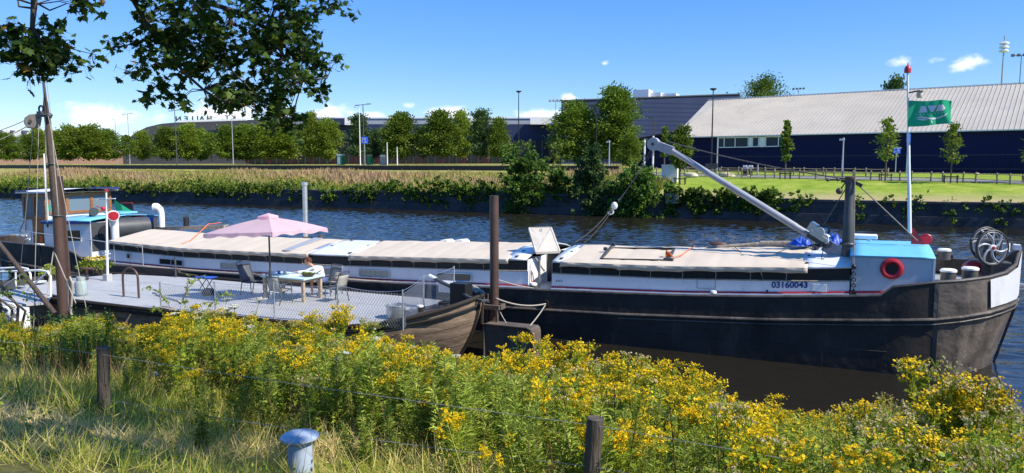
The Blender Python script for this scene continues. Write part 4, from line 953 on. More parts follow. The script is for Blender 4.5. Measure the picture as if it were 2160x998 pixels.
for fi in range(n0):
    c = sum((hb.v[k] for k in hb.f[fi]), Vector())/4
    if c.x > 1.95: hb.m[fi] = 1
# raised plating seam and dents where the bow plates start
inn = [Vector((VC*0+p.x-(.07 if p.x > 3 else (-.07 if p.x < -36 else 0)), p.y+(.07 if p.y < 22.6 else 0), p.z)) for p in rim]
dk = [Vector((p.x, p.y, sh(p.x)-.03)) for p in inn]
hb.loft([mirror(rim), mirror([p+Vector((0, 0, .0)) for p in inn]), mirror([Vector((p.x, p.y, min(p.z-.005, d.z))) for p, d in zip(inn, dk)])], mi=0, closed=True, smooth=False)
hull = hb.build('hull', [M['hull'], M['bow']], barge)
# deck
db = MB(); L1 = [Vector((p.x, p.y, sh(p.x)-.05)) for p in inn]; L2 = [Vector((p.x, 2*VC-p.y, p.z)) for p in L1]
db.loft([L1, L2], smooth=False); db.build('deck', M['grey'], barge)
db = MB()
L1 = [Vector((p.x, p.y+.12, 1.93+.02*(p.x-2))) for p in inn if p.x > 1.95 and p.x < 3.5]; L2 = [Vector((p.x, 2*VC-p.y, p.z)) for p in L1]
db.loft([L1, L2], smooth=False); db.build('foredeck', M['deck'], barge)
# rubbing strakes, welded seam lines, rail capping
def along_hull(row, off, dz, lo, hi):
    out = []
    for p in row:
        if lo <= p.x <= hi:
            d = Vector((max(0, p.x-2.2)*.8, p.y-VC, 0)).normalized(); out.append(p+d*off+Vector((0, 0, dz)))
    return out
sb = MB(); q = along_hull(stk, .015, 0, -38.6, 4.2); sb.tube(q, .045, 8); q = along_hull(stk, .012, -.12, -6, 4.2); sb.tube(q, .022, 6)
full = [Vector((p.x, 2*VC-p.y, p.z)) for p in along_hull(stk, .015, 0, -38.6, 4.2)]; sb.tube(full, .045, 6)
sb.build('rubbing_strake', M['bow'], barge)
rb = MB(); rb.tube(along_hull(rim, -.02, .0, -38.6, 4.2), .045, 8); rb.tube([Vector((p.x, 2*VC-p.y, p.z)) for p in along_hull(rim, -.02, 0, -38.6, 4.2)], .045, 6); rb.build('rail', M['rim'], barge)
pb = MB()
for (ux, vx) in ((2.03, 20.565),):
    pb.bar((ux, vx-.012, 2.36), (ux, vx-.02, 1.5), .10, .018); pb.bar((ux+.02, vx-.0, 1.42), (ux+.02, vx+.155, .1), .10, .018)
pb.build('plate_seam', M['bow'], barge)
pb = MB()
for k in range(14): u = -35.2+2.65*k+.3*math.sin(k*2.1); pb.bar((u, 20.497, rimz(u)-.06), (u, 20.497, .02), .05, .012, up=(0, 1, 0))
pb.tube([(u, 20.497, .42+.15*max(0, u+10)/12) for u in range(-34, 2)], .012, 5); pb.build('weld_seam', M['hull'], barge)
# white painted shoulder of the bow
wb = MB(); j = [i for i, p in enumerate(RIMP) if p[0] >= 3.15]
r1 = [rim[i]+Vector((.035, -.035 if i < len(rim)-1 else 0, -.05)) for i in j]; r2 = [stk[i]+Vector((.035, -.035 if i < len(rim)-1 else 0, .12)) for i in j]
wb.loft([r1, interp(r1, r2, .5), r2]); r1m = [Vector((p.x, 2*VC-p.y, p.z)) for p in r1]; r2m = [Vector((p.x, 2*VC-p.y, p.z)) for p in r2]; wb.loft([r1m, r2m])
wb.build('bow_panel', M['bowwhite'], barge)
b = MB(); b.bar((4.05, VC, 3.2), (4.13, VC, 1.7), .08, .05); b.bar((4.13, VC, 1.7), (3.62, VC, -.3), .08, .05); b.build('stem', M['hull'], barge)
b = MB(); b.box((4.02, 22.9, 3.12), (.14, .3, .14)); b.lathe([(.09, 0), (.09, .22), (.0, .22)], (3.86, 23.35, 2.95), 10); b.build('stem_head', M['whitecap'], barge)
b = MB(); b.tube([(4.0, 24.2, 2.0), (4.5, 23.9, 1.95), (4.75, 23.6, 1.97)], .07, 8); b.tube([(4.1, 24.0, 1.8), (4.75, 23.6, 1.97)], .05, 6); b.build('anchor', M['greypipe'], barge)
# ---- cabins
CUTS = [(-28.5, -9.12), (-8.3, .08)]
def ztop(u): return lerp_table([(-28.5, 2.05), (-24.2, 1.95), (-20.5, 1.99), (-16.7, 2.05), (-13, 2.17), (-10, 2.27), (-8.8, 2.33), (-8.2, 2.29), (-4.5, 2.37), (-.7, 2.55), (.1, 2.62)], u)
def us(a, b_, st): n = max(2, int((b_-a)/st)); return [a+(b_-a)*i/n for i in range(n+1)]
for ci, (a, e) in enumerate(CUTS):
    U = us(a, e, .6); b = MB()
    for vv, sgn in ((21.0, 1), (25.0, -1)):
        b.loft([[Vector((u, vv, sh(u)-.08)) for u in U], [Vector((u, vv, ztop(u)-.37)) for u in U]], smooth=False)
        b.loft([[Vector((u, vv, ztop(u)-.37)) for u in U], [Vector((u, vv+sgn*.05, ztop(u)-.37)) for u in U]], smooth=False)
    for ue in (a, e):
        b.quad((ue, 21.0, sh(ue)-.08), (ue, 25.0, sh(ue)-.08), (ue, 25, ztop(ue)-.02), (ue, 21, ztop(ue)-.02))
    cs = b.build('cabin_side', M['white'], barge, recalc=True)
    b = MB()
    for vv in (21.05, 24.95):
        b.loft([[Vector((u, vv, ztop(u)-.375)) for u in U], [Vector((u, vv, ztop(u)-.02)) for u in U]], smooth=False)
    b.build('hatch_coaming', M['black'], barge)
    b = MB(); b.tube([(u, 20.985, sh(u)+.035) for u in U], .03, 6); b.build('red_line', M['darkred'] if ci == 0 else M['red'], barge)
    b = MB(); b.loft([[Vector((u, 20.94, sh(u)-.1)) for u in U], [Vector((u, 20.93, sh(u)+.012)) for u in U], [Vector((u, 20.99, sh(u)+.012)) for u in U]], smooth=False); b.build('white_kickboard', M['white'], barge)
    b = MB(); b.tube([(u, 20.99, ztop(u)-.37) for u in U], .02, 5); b.build('ledge', M['greywood'], barge)
b = MB(); U = us(.1, 2.0, .4); b.tube([(u, 20.965, sh(u)+.045) for u in us(.1, 1.15, .3)], .035, 6); b.build('red_line', M['red'], barge)
# gangway boards along the hull edge with steps
b = MB()
for (a, e) in ((-27.4, -24.6), (-24.2, -20.6), (-20.3, -17.0), (-16.6, -12.6)): b.box(((a+e)/2, 20.62, sh((a+e)/2)+.0), (e-a, .22, .09), rz=0)
b.build('side_plank', M['greywood'], barge, bevel=.01)
# canvas covers: sagging between the hatch boards, laced down over the coaming
def canvas(a, e, seam, seed):
    r = random.Random(seed); U = us(a, e, .11); prof = [(20.90, -.15), (20.90, -.06), (20.905, .0), (20.94, .022), (21.02, .04), (21.5, .125), (22.2, .23), (22.8, .315), (23, .33), (23.2, .315), (23.8, .23), (24.5, .125), (25, .03), (25.1, -.12)]
    rows = []; ph = [r.uniform(-.02, .02) for _ in range(200)]
    for u in U:
        k = (u-a)/seam; f = k-int(k); dip = math.exp(-((min(f, 1-f))/.10)**2); row = []
        for j, (v, z) in enumerate(prof):
            zz = ztop(u)+z-.016*dip*(1 if j > 3 else .3)+.007*math.sin(3*v+5*u)*(j > 3)
            if j == 0: zz += .022*(math.sin(math.pi*f)**.6)-.012+ph[int(k)]
            vv = v-(.012*math.sin(u*9+j)+.012*math.sin(23*u))*(j < 2)
            row.append(Vector((u, vv, zz)))
        rows.append(row)
    b = MB(); b.loft(rows); o = b.build('canvas_cover', M['canvas'], barge)
    s = o.modifiers.new('thick', 'SOLIDIFY'); s.thickness = .012; s.offset = -1
    b = MB(); k = 0
    while a+k*seam < e-.05:
        u = a+k*seam; b.tube([(u, 20.885, ztop(u)-.12), (u+.02, 20.975, ztop(u)-.24), (u, 20.965, ztop(u)-.385)], .009, 4); k += 1
    b.build('lacing', M['rope'], barge)
for i, (a, e) in enumerate([(-28.4, -17.75), (-15.95, -9.75), (-8.0, -.95)]): canvas(a, e, (.86, .88, .93)[i], i)
# painted hatch decks left uncovered between the canvases
def bare(a, e, mat, name='roof_panel'):
    U = us(a, e, .3); b = MB(); prof = [(20.97, -.03), (21.0, .015), (21.5, .13), (22.2, .24), (23, .30), (23.8, .24), (24.5, .13), (25, .0)]
    b.loft([[Vector((u, v, ztop(u)+z)) for v, z in prof] for u in U]); o = b.build(name, mat, barge)
    s = o.modifiers.new('thick', 'SOLIDIFY'); s.thickness = .03; s.offset = -1
bare(-17.9, -15.8, M['white']); bare(-9.9, -9.14, M['white']); bare(-8.28, -7.85, M['white']); bare(-1.1, .12, M['white'])
# pale gutter strip under the parasol and toggles on the white panels
b = MB(); b.bar((-18.9, 21.05, ztop(-18.9)+.07), (-18.9, 22.9, ztop(-18.9)+.37), .38, .03); b.build('gutter', M['grey'], barge)
for (u, v) in ((-17.5, 22.0), (-17.35, 23.0), (-16.05, 21.15), (-16.0, 22.2), (-15.98, 23), (-9.55, 21.15), (-9.6, 21.8), (-8.05, 21.2), (-8.0, 22.0), (-.98, 21.25), (-.98, 22.0)): b = MB(); b.box((u, v, ztop(u)+.04+.3*min(1, (v-20.95)/2.0)), (.07, .17, .05)); b.build('toggle', M['dkgrey'], barge)
# ---- windows in the cabin sides
def window(x0, x1, vv=20.965, blind=True, z0=.10, z1=.36):
    a = P(x0, 570, v=vv).x; e = P(x1, 570, v=vv).x; c = (a+e)/2; za, zb_ = sh(c)+z0, sh(c)+z1
    sl_ = (sh(e)-sh(a))/(e-a)
    def q(u, z, v): return Vector((u, v, z+sl_*(u-c)))
    b = MB(); n = 5; rr = .07; ring = []
    for (cx, cz, a0) in ((e-rr, zb_-rr, 0), (a+rr, zb_-rr, 90), (a+rr, za+rr, 180), (e-rr, za+rr, 270)):
        for i in range(n+1): t_ = R(a0+90*i/n); ring.append((cx+rr*math.cos(t_), cz+rr*math.sin(t_)))
    pts = [q(u, z, vv) for u, z in ring]; b.tube(pts+[pts[0], pts[1]], .022, 6, caps=False)
    f = b.build('window', M['steel'], barge)
    b = MB(); b.add([q(u, z, vv+.012) for u, z in ring], [tuple(range(len(ring)))])
    b.build('pane', M['curtain'] if blind else M['glass'], f)
    b = MB(); b.bar(q(c, za, vv-.003), q(c, zb_, vv-.003), .025, .02, up=(0, 1, 0)); b.build('mullion', M['steel'], f)
window(337, 386, blind=False); window(465, 526); window(648, 700); window(757, 821); window(921, 994, blind=False)
def disc(c, r0, r1, name, mat_rim, mat_in, nrm=(0, -1, 0), parent=barge):
    b = MB(); b.ring(c, r1, r0, nrm, 24, 8); o = b.build(name, mat_rim, parent)
    b = MB(); m = Vector((0, 0, 1)).rotation_difference(Vector(nrm)).to_matrix(); b.lathe([(r1, -.01), (r1, .005), (0, .006)], c, 24, M=m); b.build('pane', mat_in, o)
    return o
p = P(271, 540, v=20.97); disc(p, .025, .12, 'porthole', M['steel'], M['glass'])
# registration number and small marks
a = P(1627, 607, v=20.985); e = P(1703, 607, v=20.985)
T = Matrix(((1, 0, 0, a.x), (0, 0, -1, 20.99), (0.065, 1, 0, a.z), (0, 0, 0, 1)))
tm = text_mesh('registration_number', '03160043', .235, T, M['trimblue'], barge, .004)
xs = [v.co.x for v in tm.data.vertices]; k = (e.x-a.x)/(max(xs)-min(xs)); x0 = min(xs)
for v in tm.data.vertices: v.co.x = x0+(v.co.x-x0)*k
b = MB(); a = P(1713, 614, v=20.985); e = P(1744, 600, v=20.985); b.box(((a.x+e.x)/2, 20.975, (a.z+e.z)/2), (e.x-a.x, .03, e.z-a.z)); b.build('hatch_plate', M['white'], barge, bevel=.006)
b = MB(); a = P(1470, 608, v=20.985); e = P(1509, 590, v=20.985)
for q in (((a.x, 20.99, a.z), (a.x, 20.99, e.z)), ((e.x, 20.99, a.z), (e.x, 20.99, e.z)), ((a.x, 20.99, a.z), (e.x, 20.99, a.z+.01))): b.bar(q[0], q[1], .012, .012)
b.build('panel_outline', M['grey'], barge)
b = MB()
for i in range(3): p = P(1174+5*i, 593, v=20.985); b.sphere(p, .022, 8, 5)
p = P(1618, 614, v=20.98); b.sphere(p, .03, 8, 5); b.build('vent_hole', M['black'], barge)
# ---- companionway between the cabins, with the open hatch leaf
b = MB(); g0, g1 = -9.1, -8.32
b.box(((g0+g1)/2, 22.6, 1.9), (g1-g0-.02, .05, 1.1)); b.box(((g0+g1)/2, 22, sh(-8.7)-.1), (g1-g0-.02, 1.9, .04)); b.build('companionway', M['black'], barge)  # black sheets stand in for the shade inside the gap
b = MB(); b.bar((-8.72, 21.0, sh(-8.7)), (-8.72, 21.0, 2.3), .06, .06); b.bar((-8.95, 21.2, 2.35), (-8.6, 21.12, 1.95), .04, .04); b.build('door_frame', M['greywood'], barge)
b = MB(); b.tube([(-9.0, 21.02, 1.95), (-8.98, 20.98, 1.7), (-8.93, 20.98, 1.55)], .02, 5); b.tube([(-8.96, 21.02, 1.9), (-8.9, 20.99, 1.6)], .015, 5); b.build('hanging_rope', M['orange'], barge)
tl, tr, br, bl = P(1116, 481, v=21.75), P(1162, 480, v=22.2), P(1181, 531, v=21.9), P(1131, 533, v=21.35)
b = MB(); nrm = (tr-tl).cross(bl-tl).normalized(); b.extr([tl, tr, br, bl], nrm*.04); hd = b.build('hatch_leaf', M['hatch'], barge)
s_ = -1 if nrm.y > 0 else 1
b = MB()
for (p, q) in ((tl, tr), (tr, br), (br, bl), (bl, tl)): b.bar(p+nrm*.02, q+nrm*.02, .05, .07)
b.build('frame', M['hatch'], hd)
b = MB(); o_ = -nrm*.006 if nrm.y > 0 else nrm*.046
b.bar(tl+o_, br+o_, .012, .008); b.bar(tr+o_, bl+o_, .012, .008); b.ring(tl.lerp(tr, .5)*.9+bl.lerp(br, .5)*.1+o_*2, .045, .012, nrm, 12, 5); b.build('brace', M['grey'], hd)
# ---- bow deckhouse with blue roof
b = MB(); z0 = 1.85
b.extr([(.12, 20.96, z0), (1.96, 20.96, z0+.1), (1.96, 20.96, 2.93), (.12, 20.96, 2.90)], (0, 4.08, 0)); b.build('deckhouse_wall', M['shadedblock'], barge, bevel=.02)
b = MB()
b.box((1.985, 21.0, 2.52), (.05, .12, .85)); b.bar((1.99, 20.94, 2.93), (1.99, 25.06, 2.95), .05, .05); b.build('white_corner', M['white'], barge)
b = MB(); rows = []
for u in us(.06, 2.0, .3): rows.append([Vector((u, v, 2.915+.018*(u)+z)) for v, z in [(20.93, -.035), (20.93, .01), (21.1, .03), (22, .12), (23, .16), (24, .12), (24.9, .03), (25.1, -.03)]])
b.loft(rows); o = b.build('blue_roof', M['blue'], barge); s = o.modifiers.new('thick', 'SOLIDIFY'); s.thickness = .03; s.offset = -1
p = P(1881, 567, v=20.94); disc(p, .075, .20, 'porthole', M['red'], M['black'])
b = MB(); b.box((.42, 24.6, 3.10), (.75, .5, .12)); b.build('roof_locker', M['whitecap'], barge, bevel=.02)
b = MB()
b.lathe([(.06, 0), (.06, .03), (0, .04)], P(1834, 508, v=23.5), 10); b.build('filler_cap', M['steel'], barge)
p = P(1925, 515, v=22.6)
b = MB(); b.extr([p+Vector((-.04, 0, 0)), p+Vector((.3, 0, 0)), p+Vector((.02, 0, .42)), p+Vector((-.04, 0, .42))], (0, .05, 0)); b.build('red_bracket', M['red'], barge)
p = P(1953, 505, v=22.9); b = MB(); b.lathe([(.0, -.03), (.14, -.03), (.14, .03), (.0, .03)], p, 18, M=Matrix.Rotation(R(75), 3, 'X')); b.ring(p, .14, .02, (.1, -1, .1), 18, 6); b.build('red_disc', M['red'], barge)
# flagpole with its lamp and red cap (the flag is a thing of its own)
fb, ft = P(1919, 492, v=22.6), P(1914.5, 152, v=22.6)
b = MB(); b.tube([fb, fb.lerp(ft, .30), fb.lerp(ft, .31), fb.lerp(ft, .62), fb.lerp(ft, .63), ft], [.05, .05, .04, .04, .028, .025], 10); pole = b.build('flagpole', M['white'], barge)
b = MB(); b.lathe([(.03, 0), (.085, .0), (.085, .10), (.06, .17), (.015, .2), (.01, .27), (0, .27)], ft-Vector((0, 0, .02)), 12); b.build('red_cap', M['red'], pole)
k = P(1916, 196, v=22.6); b = MB(); b.bar(k, k+Vector((.27, 0, .05)), .04, .04); b.lathe([(.11, .0), (.06, .02), (.0, .02)], k+Vector((.27, 0, .03)), 12); b.build('lamp_bracket', M['dkgrey'], pole)
b = MB(); b.lathe([(.065, -.16), (.08, -.12), (.07, 0), (.06, .02)], k+Vector((.27, 0, .02)), 12); b.build('lamp', M['canvas'], pole)
# bollards
def bollard(x, y, v, r0, h, name='bollard'):
    p = P(x, y, v=v); b = MB(); b.lathe([(r0*1.05, -h), (r0, -h*.8), (r0, -.05), (0, -.05)], p, 16); o = b.build(name, M['rim'], barge)
    b = MB(); b.lathe([(r0*1.08, -.05), (r0*1.1, -.01), (r0*.9, .02), (0, .03)], p, 16); b.build('cap', M['whitecap'], o)
bollard(2001, 569, 21.25, .175, .36); bollard(2047, 565, 21.5, .18, .36); bollard(1992, 526, 24.9, .17, .3); bollard(1505, 615, 20.75, .08, .14); bollard(1125, 598, 20.75, .11, .22)
b = MB(); b.box((2.4, 25.2, 2.35), (.9, .2, .5)); b.build('bulwark_block', M['rim'], barge)
# windlass: two spoked wheels, axle, drum, post
def spoked(c, r0, name):
    ax = Vector((.62, -1, .05)).normalized(); x = Vector((0, 0, 1)).cross(ax).normalized(); y = ax.cross(x)
    b = MB(); b.ring(c, r0, .034, ax, 32, 8); o = b.build(name, M['black'], barge)
    b = MB(); b.ring(c+ax*.014, r0*.915, .011, ax, 32, 6)
    for i in range(6):
        a0 = i*math.pi/3+.35; pts = []
        for s in np.linspace(.16, .94, 8):
            a = a0+.85*(s-.16)**1.2; pts.append(c+ax*.012+(x*math.cos(a)+y*math.sin(a))*r0*s)
        b.tube(pts, [.030-.006*abs(s-.5) for s in np.linspace(0, 1, 8)], 6)
    b.build('spokes', M['greypipe'], o)
    m = Vector((0, 0, 1)).rotation_difference(ax).to_matrix(); b = MB(); b.lathe([(.085, -.03), (.085, .025), (.05, .04), (.0, .04)], c+ax*.01, 14, M=m); h_ = b.build('hub', M['whitecap'], o)
    b = MB(); b.lathe([(.05, .04), (.04, .07), (0, .08)], c+ax*.01, 12, M=m); b.build('hub_cap', M['red'], o)
c1, c2 = P(2093, 523, v=22.1), P(2079, 514, v=23.55)
spoked(c1, .44, 'wheel'); spoked(c2, .44, 'wheel')
b = MB(); b.tube([c1, c2, c2+(c2-c1)*.15], .04, 8); b.box((3.4, 22.9, 2.55), (.3, .35, .9)); b.tube([c1+(c2-c1)*.3, c1+(c2-c1)*.75], .15, 12); b.build('windlass', M['rim'], barge)
b = MB(); b.lathe([(.0, -.16), (.19, -.16), (.21, 0), (.19, .16), (0, .16)], (3.05, 23.0, 2.5), 18, M=Matrix.Rotation(R(80), 3, 'X')@Matrix.Rotation(R(10), 3, 'Y')); b.build('brake_drum', M['darkred'], barge)
b = MB(); b.box((3.65, 22.7, 2.55), (.42, .5, .4)); b.build('chain_box', M['rim'], barge, bevel=.02)
b = MB(); b.box((3.35, 22.75, 3.3), (.75, .1, .05)); b.build('windlass_beam', M['greywood'], barge)
# ---- derrick: mast, boom, winch, tackle
mb_, mt = P(1787, 548, v=21.9), P(1793, 376, v=21.9)
b = MB(); b.tube([mb_-Vector((0, 0, .4)), mb_.lerp(mt, .3), mb_.lerp(mt, .62), mb_.lerp(mt, .63), mt], [.15, .145, .13, .12, .115], 14); b.ring(mb_.lerp(mt, .2), .17, .04, (0, 0, 1), 16, 6); b.box(mb_+Vector((0, 0, -.1)), (.45, .45, .12)); mast = b.build('mast', M['dkgrey'], barge)
b = MB(); b.lathe([(.13, 0), (.135, .06), (.09, .09), (0, .09)], mt-Vector((0, 0, .03)), 14); b.box(mt+Vector((-.14, -.05, -.08)), (.16, .08, .07)); b.bar(mt, mt+Vector((-.6, 0, -.05)), .03, .03); b.sphere(mt+Vector((-.55, 0, -.05)), .05, 8, 6); b.sphere(mt+Vector((-.3, 0, -.04)), .05, 8, 6); b.bar(mt+Vector((-.1, -.05, -.1)), mt+Vector((-.25, -.1, -.35)), .03, .03); b.sphere(mt+Vector((-.25, -.1, -.35)), .09, 10, 7); b.bar(mt+Vector((.05, -.05, -.08)), mt+Vector((.3, -.1, -.2)), .07, .09); b.build('mast_fitting', M['brown'], mast)
f0, f1 = P(1774, 537, v=22.0), P(1398, 306, v=23.3); ftip = P(1379, 304, v=23.35)
b = MB(); d = (f1-f0).normalized()
b.tube([f0, f0+d*1.4, f0+d*1.42, f0.lerp(f1, .45), f1], [.085, .092, .10, .098, .085], 14); b.bar(f0-d*.25, f0+d*.5, .12, .34); boom = b.build('boom', M['greypipe'], barge)
sidev = d.cross(Vector((0, 0, 1))).normalized()
b = MB(); mm = Vector((0, 0, 1)).rotation_difference(sidev).to_matrix(); b.lathe([(0, -.08), (.205, -.08), (.205, .08), (0, .08)], ftip, 20, M=mm); b.bar(ftip, f1+d*-.4, .15, .27); b.build('boom_head', M['greypipe'], boom)
b = MB(); b.lathe([(0, -.1), (.05, -.1), (.05, .1), (0, .1)], ftip, 10, M=mm); b.tube([ftip-d*-.25, ftip+d*.36], .03, 6); b.build('sheave_pin', M['dkgrey'], boom)
wc = P(1731, 499, v=21.9)
b = MB(); Mw = Matrix((d, sidev, sidev.cross(d))).transposed()
b.box(wc, (.55, .34, .12), M=Mw); b.lathe([(.13, -.2), (.13, .2)], wc+Vector((.0, -.02, .13)), 14, M=Mw@Matrix.Rotation(R(90), 3, 'X')); b.lathe([(.15, -.22), (.15, -.19), (.0, -.19)], wc+Vector((0, -.02, .13)), 14, M=Mw@Matrix.Rotation(R(90), 3, 'X')); b.lathe([(.15, .19), (.15, .22), (0, .22)], wc+Vector((0, -.02, .13)), 14, M=Mw@Matrix.Rotation(R(90), 3, 'X'))
b.lathe([(.10, 0), (.11, .05), (.11, .3), (.06, .34), (0, .34)], wc+d*-.25+Vector((0, 0, .08)), 12, M=Mw@Matrix.Rotation(R(90), 3, 'Y')); b.box(wc+d*.25+Vector((0, .08, .12)), (.2, .22, .24), M=Mw)
b.tube([wc+Vector((.1, -.2, .1)), wc+Vector((.2, -.32, .02)), wc+Vector((.2, -.36, -.12))], .02, 6); b.build('winch', M['steel'], boom)
b = MB(); b.box(wc+d*.05-Vector((0, 0, .12)), (.62, .28, .16), M=Mw); b.ring(wc+Vector((.1, .1, .17)), .12, .03, sidev, 14, 6); b.build('winch_bed', M['dkgrey'], boom)
b = MB()
for k in range(5): b.ring(P(1716+2*k, 522, v=21.7)+Vector((0, 0, .01*k)), .13-.012*k, .012, (.2, -.5, 1), 16, 5)
b.tube([wc+Vector((.1, -.2, -.1)), P(1735, 535, v=21.7), P(1731, 556, v=21.5), P(1748, 560, v=21.3)], .012, 5); b.ring(P(1752, 548, v=21.6), .2, .014, (0, -.2, 1), 18, 5); b.build('cable', M['black'], boom)
b = MB()
b.tube(rope(mt+Vector((-.1, 0, -.02)), f1+Vector((.12, 0, .12)), .10), .018, 5)
b.tube(rope(mt+Vector((-.1, 0, -.3)), wc+Vector((0, .1, .2)), .0), .014, 5)
b.tube(rope(mt+Vector((.15, -.05, -.12)), P(1935, 508, v=22.4), .0), .018, 5)
b.tube(rope(mt+Vector((.12, -.1, 0)), P(1801, 560, v=20.85), 0), .014, 5)
hk = P(1296, 434, v=23.2)
b.tube(rope(ftip+Vector((0, 0, -.2)), hk+Vector((.12, 0, .15)), .05), .012, 5); b.tube(rope(ftip+Vector((-.1, 0, -.2)), hk+Vector((.1, .1, .1)), .05), .012, 5)
b.tube(rope(hk+Vector((-.06, 0, -.05)), P(1213, 511, v=22.3), .12), .013, 5); b.tube(rope(hk+Vector((-.06, 0, -.12)), P(1232, 512, v=22.6), .1), .012, 5)
b.build('rigging', M['wire'], barge)
b = MB(); b.sphere(hk, .11, 12, 8, sc_=(1, .6, 1.15)); b.ring(hk+Vector((-.12, 0, -.2)), .085, .026, (0, 1, 0), 14, 6, a0=-.6, a1=3.9); b.build('hook_block', M['whitecap'], barge)
b = MB(); k0 = P(1801, 562, v=20.85); k1 = P(1801, 618, v=20.75)
for i in range(9): b.ring(k0.lerp(k1, (i+.5)/9), .045, .014, (1, 0, 0) if i % 2 else (0, 1, 0), 10, 5)
b.sphere(k0, .06, 8, 6); b.box(k1, (.12, .1, .1)); b.build('shroud_chain', M['black'], barge)
# ---- flue, vents, far-side timber
c0, c1 = P(645, 502, v=23.9), P(643, 390, v=23.9)
b = MB(); b.tube([c0-Vector((0, 0, .35)), c1], .10, 16); fl = b.build('chimney', M['chrome'], barge)
b = MB(); b.lathe([(.135, 0), (.135, .11), (.09, .13), (0, .13)], c1-Vector((0, 0, .02)), 16); b.lathe([(.115, -.03), (.115, .03)], c0.lerp(c1, .5), 16); b.build('cowl', M['chrome'], fl)
b = MB(); b.lathe([(.14, 0), (.12, .18)], c0-Vector((0, 0, .12)), 14); b.lathe([(.14, 0), (.13, .22), (0, .24)], c0+Vector((.45, .4, -.1)), 14); b.build('flue_collar', M['dkgrey'], fl)
for (x0, x1) in ((926, 951), (956, 983)):
    a = P(x0, 512, v=24.3); e = P(x1, 512, v=24.3); b = MB(); b.extr([(a.x, 24.3, a.z-.15), (e.x, 24.3, e.z-.15), (e.x-.1, 24.3, e.z+.03), (e.x-.2, 24.3, e.z+.1), (a.x+.06, 24.3, a.z+.1)], (0, .5, 0)); b.build('skylight', M['whitecap'], barge, bevel=.02)
# timber, vents and tank forward of the wheelhouse
b = MB(); a, e = P(322, 482, v=24.6), P(474, 480, v=24.6)
b.bar(a, e, .1, .16); b.bar(a+Vector((1.6, .2, .12)), e+Vector((-.1, .2, .08)), .3, .05); b.build('timber', M['greywood'], barge)
b = MB(); b.lathe([(.13, -.1), (.13, .32), (0, .33)], P(393, 473, v=24.7), 12); b.build('bollard', M['black'], barge)
# ---- aft deckhouse, wheelhouse and stern
b = MB(); wA, wE = -33.2, -30.0
b.extr([(wA, 21.3, 1.2), (wE, 21.3, 1.2), (wE, 21.3, 2.74), (wA, 21.3, 2.62)], (0, 3.4, 0)); b.build('deckhouse_wall', M['white'], barge, bevel=.03)
b = MB(); b.box((wE+.012, 23.0, 2.1), (.03, 3.36, 1.25)); b.build('dark_front', M['dkgrey'], barge)
b = MB()
b.loft([[Vector((u, v, 2.66+.037*(u-wA)+z)) for v, z in [(21.22, -.05), (21.22, .06), (21.35, .08), (22.2, .16), (23, .2), (23.8, .16), (24.7, .07), (24.78, -.05)]] for u in (wA-.02, -32, -31, wE+.12)]); o = b.build('blue_roof', M['blue'], barge)
s = o.modifiers.new('thick', 'SOLIDIFY'); s.thickness = .03; s.offset = -1
b = MB(); b.bar((wA, 21.20, 2.63), (wE+.1, 21.20, 2.75), .03, .12); b.build('blue_trim', M['trimblue'], barge)
a = P(141, 510, v=21.28); e = P(167, 490, v=21.28)
a, e = P(139, 511, v=21.28), P(167, 479, v=21.28)
b = MB(); cu, cz = (a.x+e.x)/2, 2.12; wd, hg = 1.15, .52
pts = [Vector((cu+x*wd/2, 21.275, cz+z*hg/2+.03*x)) for x, z in [(-1, -.8), (-.92, -1), (.92, -1), (1, -.8), (1, .8), (.92, 1), (-.92, 1), (-1, .8), (-1, -.8)]]
b.tube(pts, .03, 6, caps=False); f = b.build('window', M['whitecap'], barge); b = MB(); b.add([p+Vector((0, .018, 0)) for p in pts[:-1]], [tuple(range(8))]); b.build('pane', M['glass'], f)
p = P(101, 476, v=21.28); disc(p, .03, .12, 'porthole', M['whitecap'], M['glass'])
b = MB(); p = P(222, 492, u=-29.97); m = Vector((0, 0, 1)).rotation_difference(Vector((1, 0, 0))).to_matrix(); b.lathe([(.35, 0), (.35, .05), (0, .06)], p, 20, M=m); b.build('round_hatch', M['black'], barge)
# wheelhouse: white lower walls, teak window band, white roof with blue edge
W0, W1, V0, V1 = -34.75, -33.15, 21.45, 24.65
b = MB(); b.box(((W0+W1)/2, (V0+V1)/2, 2.2), (W1-W0, V1-V0, 2.1)); b.build('wheelhouse_wall', M['white'], barge, bevel=.02)
def win_wall(p0, p1, z0, z1, cells, nrm, door=None):
    """teak frame with panes between p0 and p1 (plan points)"""
    p0 = Vector(p0); p1 = Vector(p1); d = (p1-p0); ln = d.length; d.normalize(); N_ = Vector(nrm)
    fb_ = MB(); at = lambda s, z, o=0: Vector((p0.x+d.x*s, p0.y+d.y*s, z))+N_*o
    fb_.bar(at(0, z0+.05), at(ln, z0+.05), .07, .12); fb_.bar(at(0, z1-.06), at(ln, z1-.06), .07, .14)
    s = 0; edges = [0]
    for c in cells: s += c*ln; edges.append(s)
    for k in edges: fb_.bar(at(min(max(k, .05), ln-.05), z0+.11), at(min(max(k, .05), ln-.05), z1-.13), .13, .075, up=tuple(N_))
    o = fb_.build('window', M['wood'], barge)
    for a_, e_ in zip(edges, edges[1:]):
        g = MB(); g.quad(at(a_+.06, z0+.1, -.01), at(e_-.06, z0+.1, -.01), at(e_-.06, z1-.12, -.01), at(a_+.06, z1-.12, -.01)); g.build('pane', M['wh_glass'], o)
M['wh_glass'] = glass('wheelhouse_glass', (.16, .21, .25), .08)
win_wall((W1+.03, V0), (W1+.03, V1), 2.98, 3.9, (.30, .38, .32), (1, 0, 0))
win_wall((W0, V0-.03), (W1, V0-.03), 2.75, 3.9, (.5, .5), (0, -1, 0))
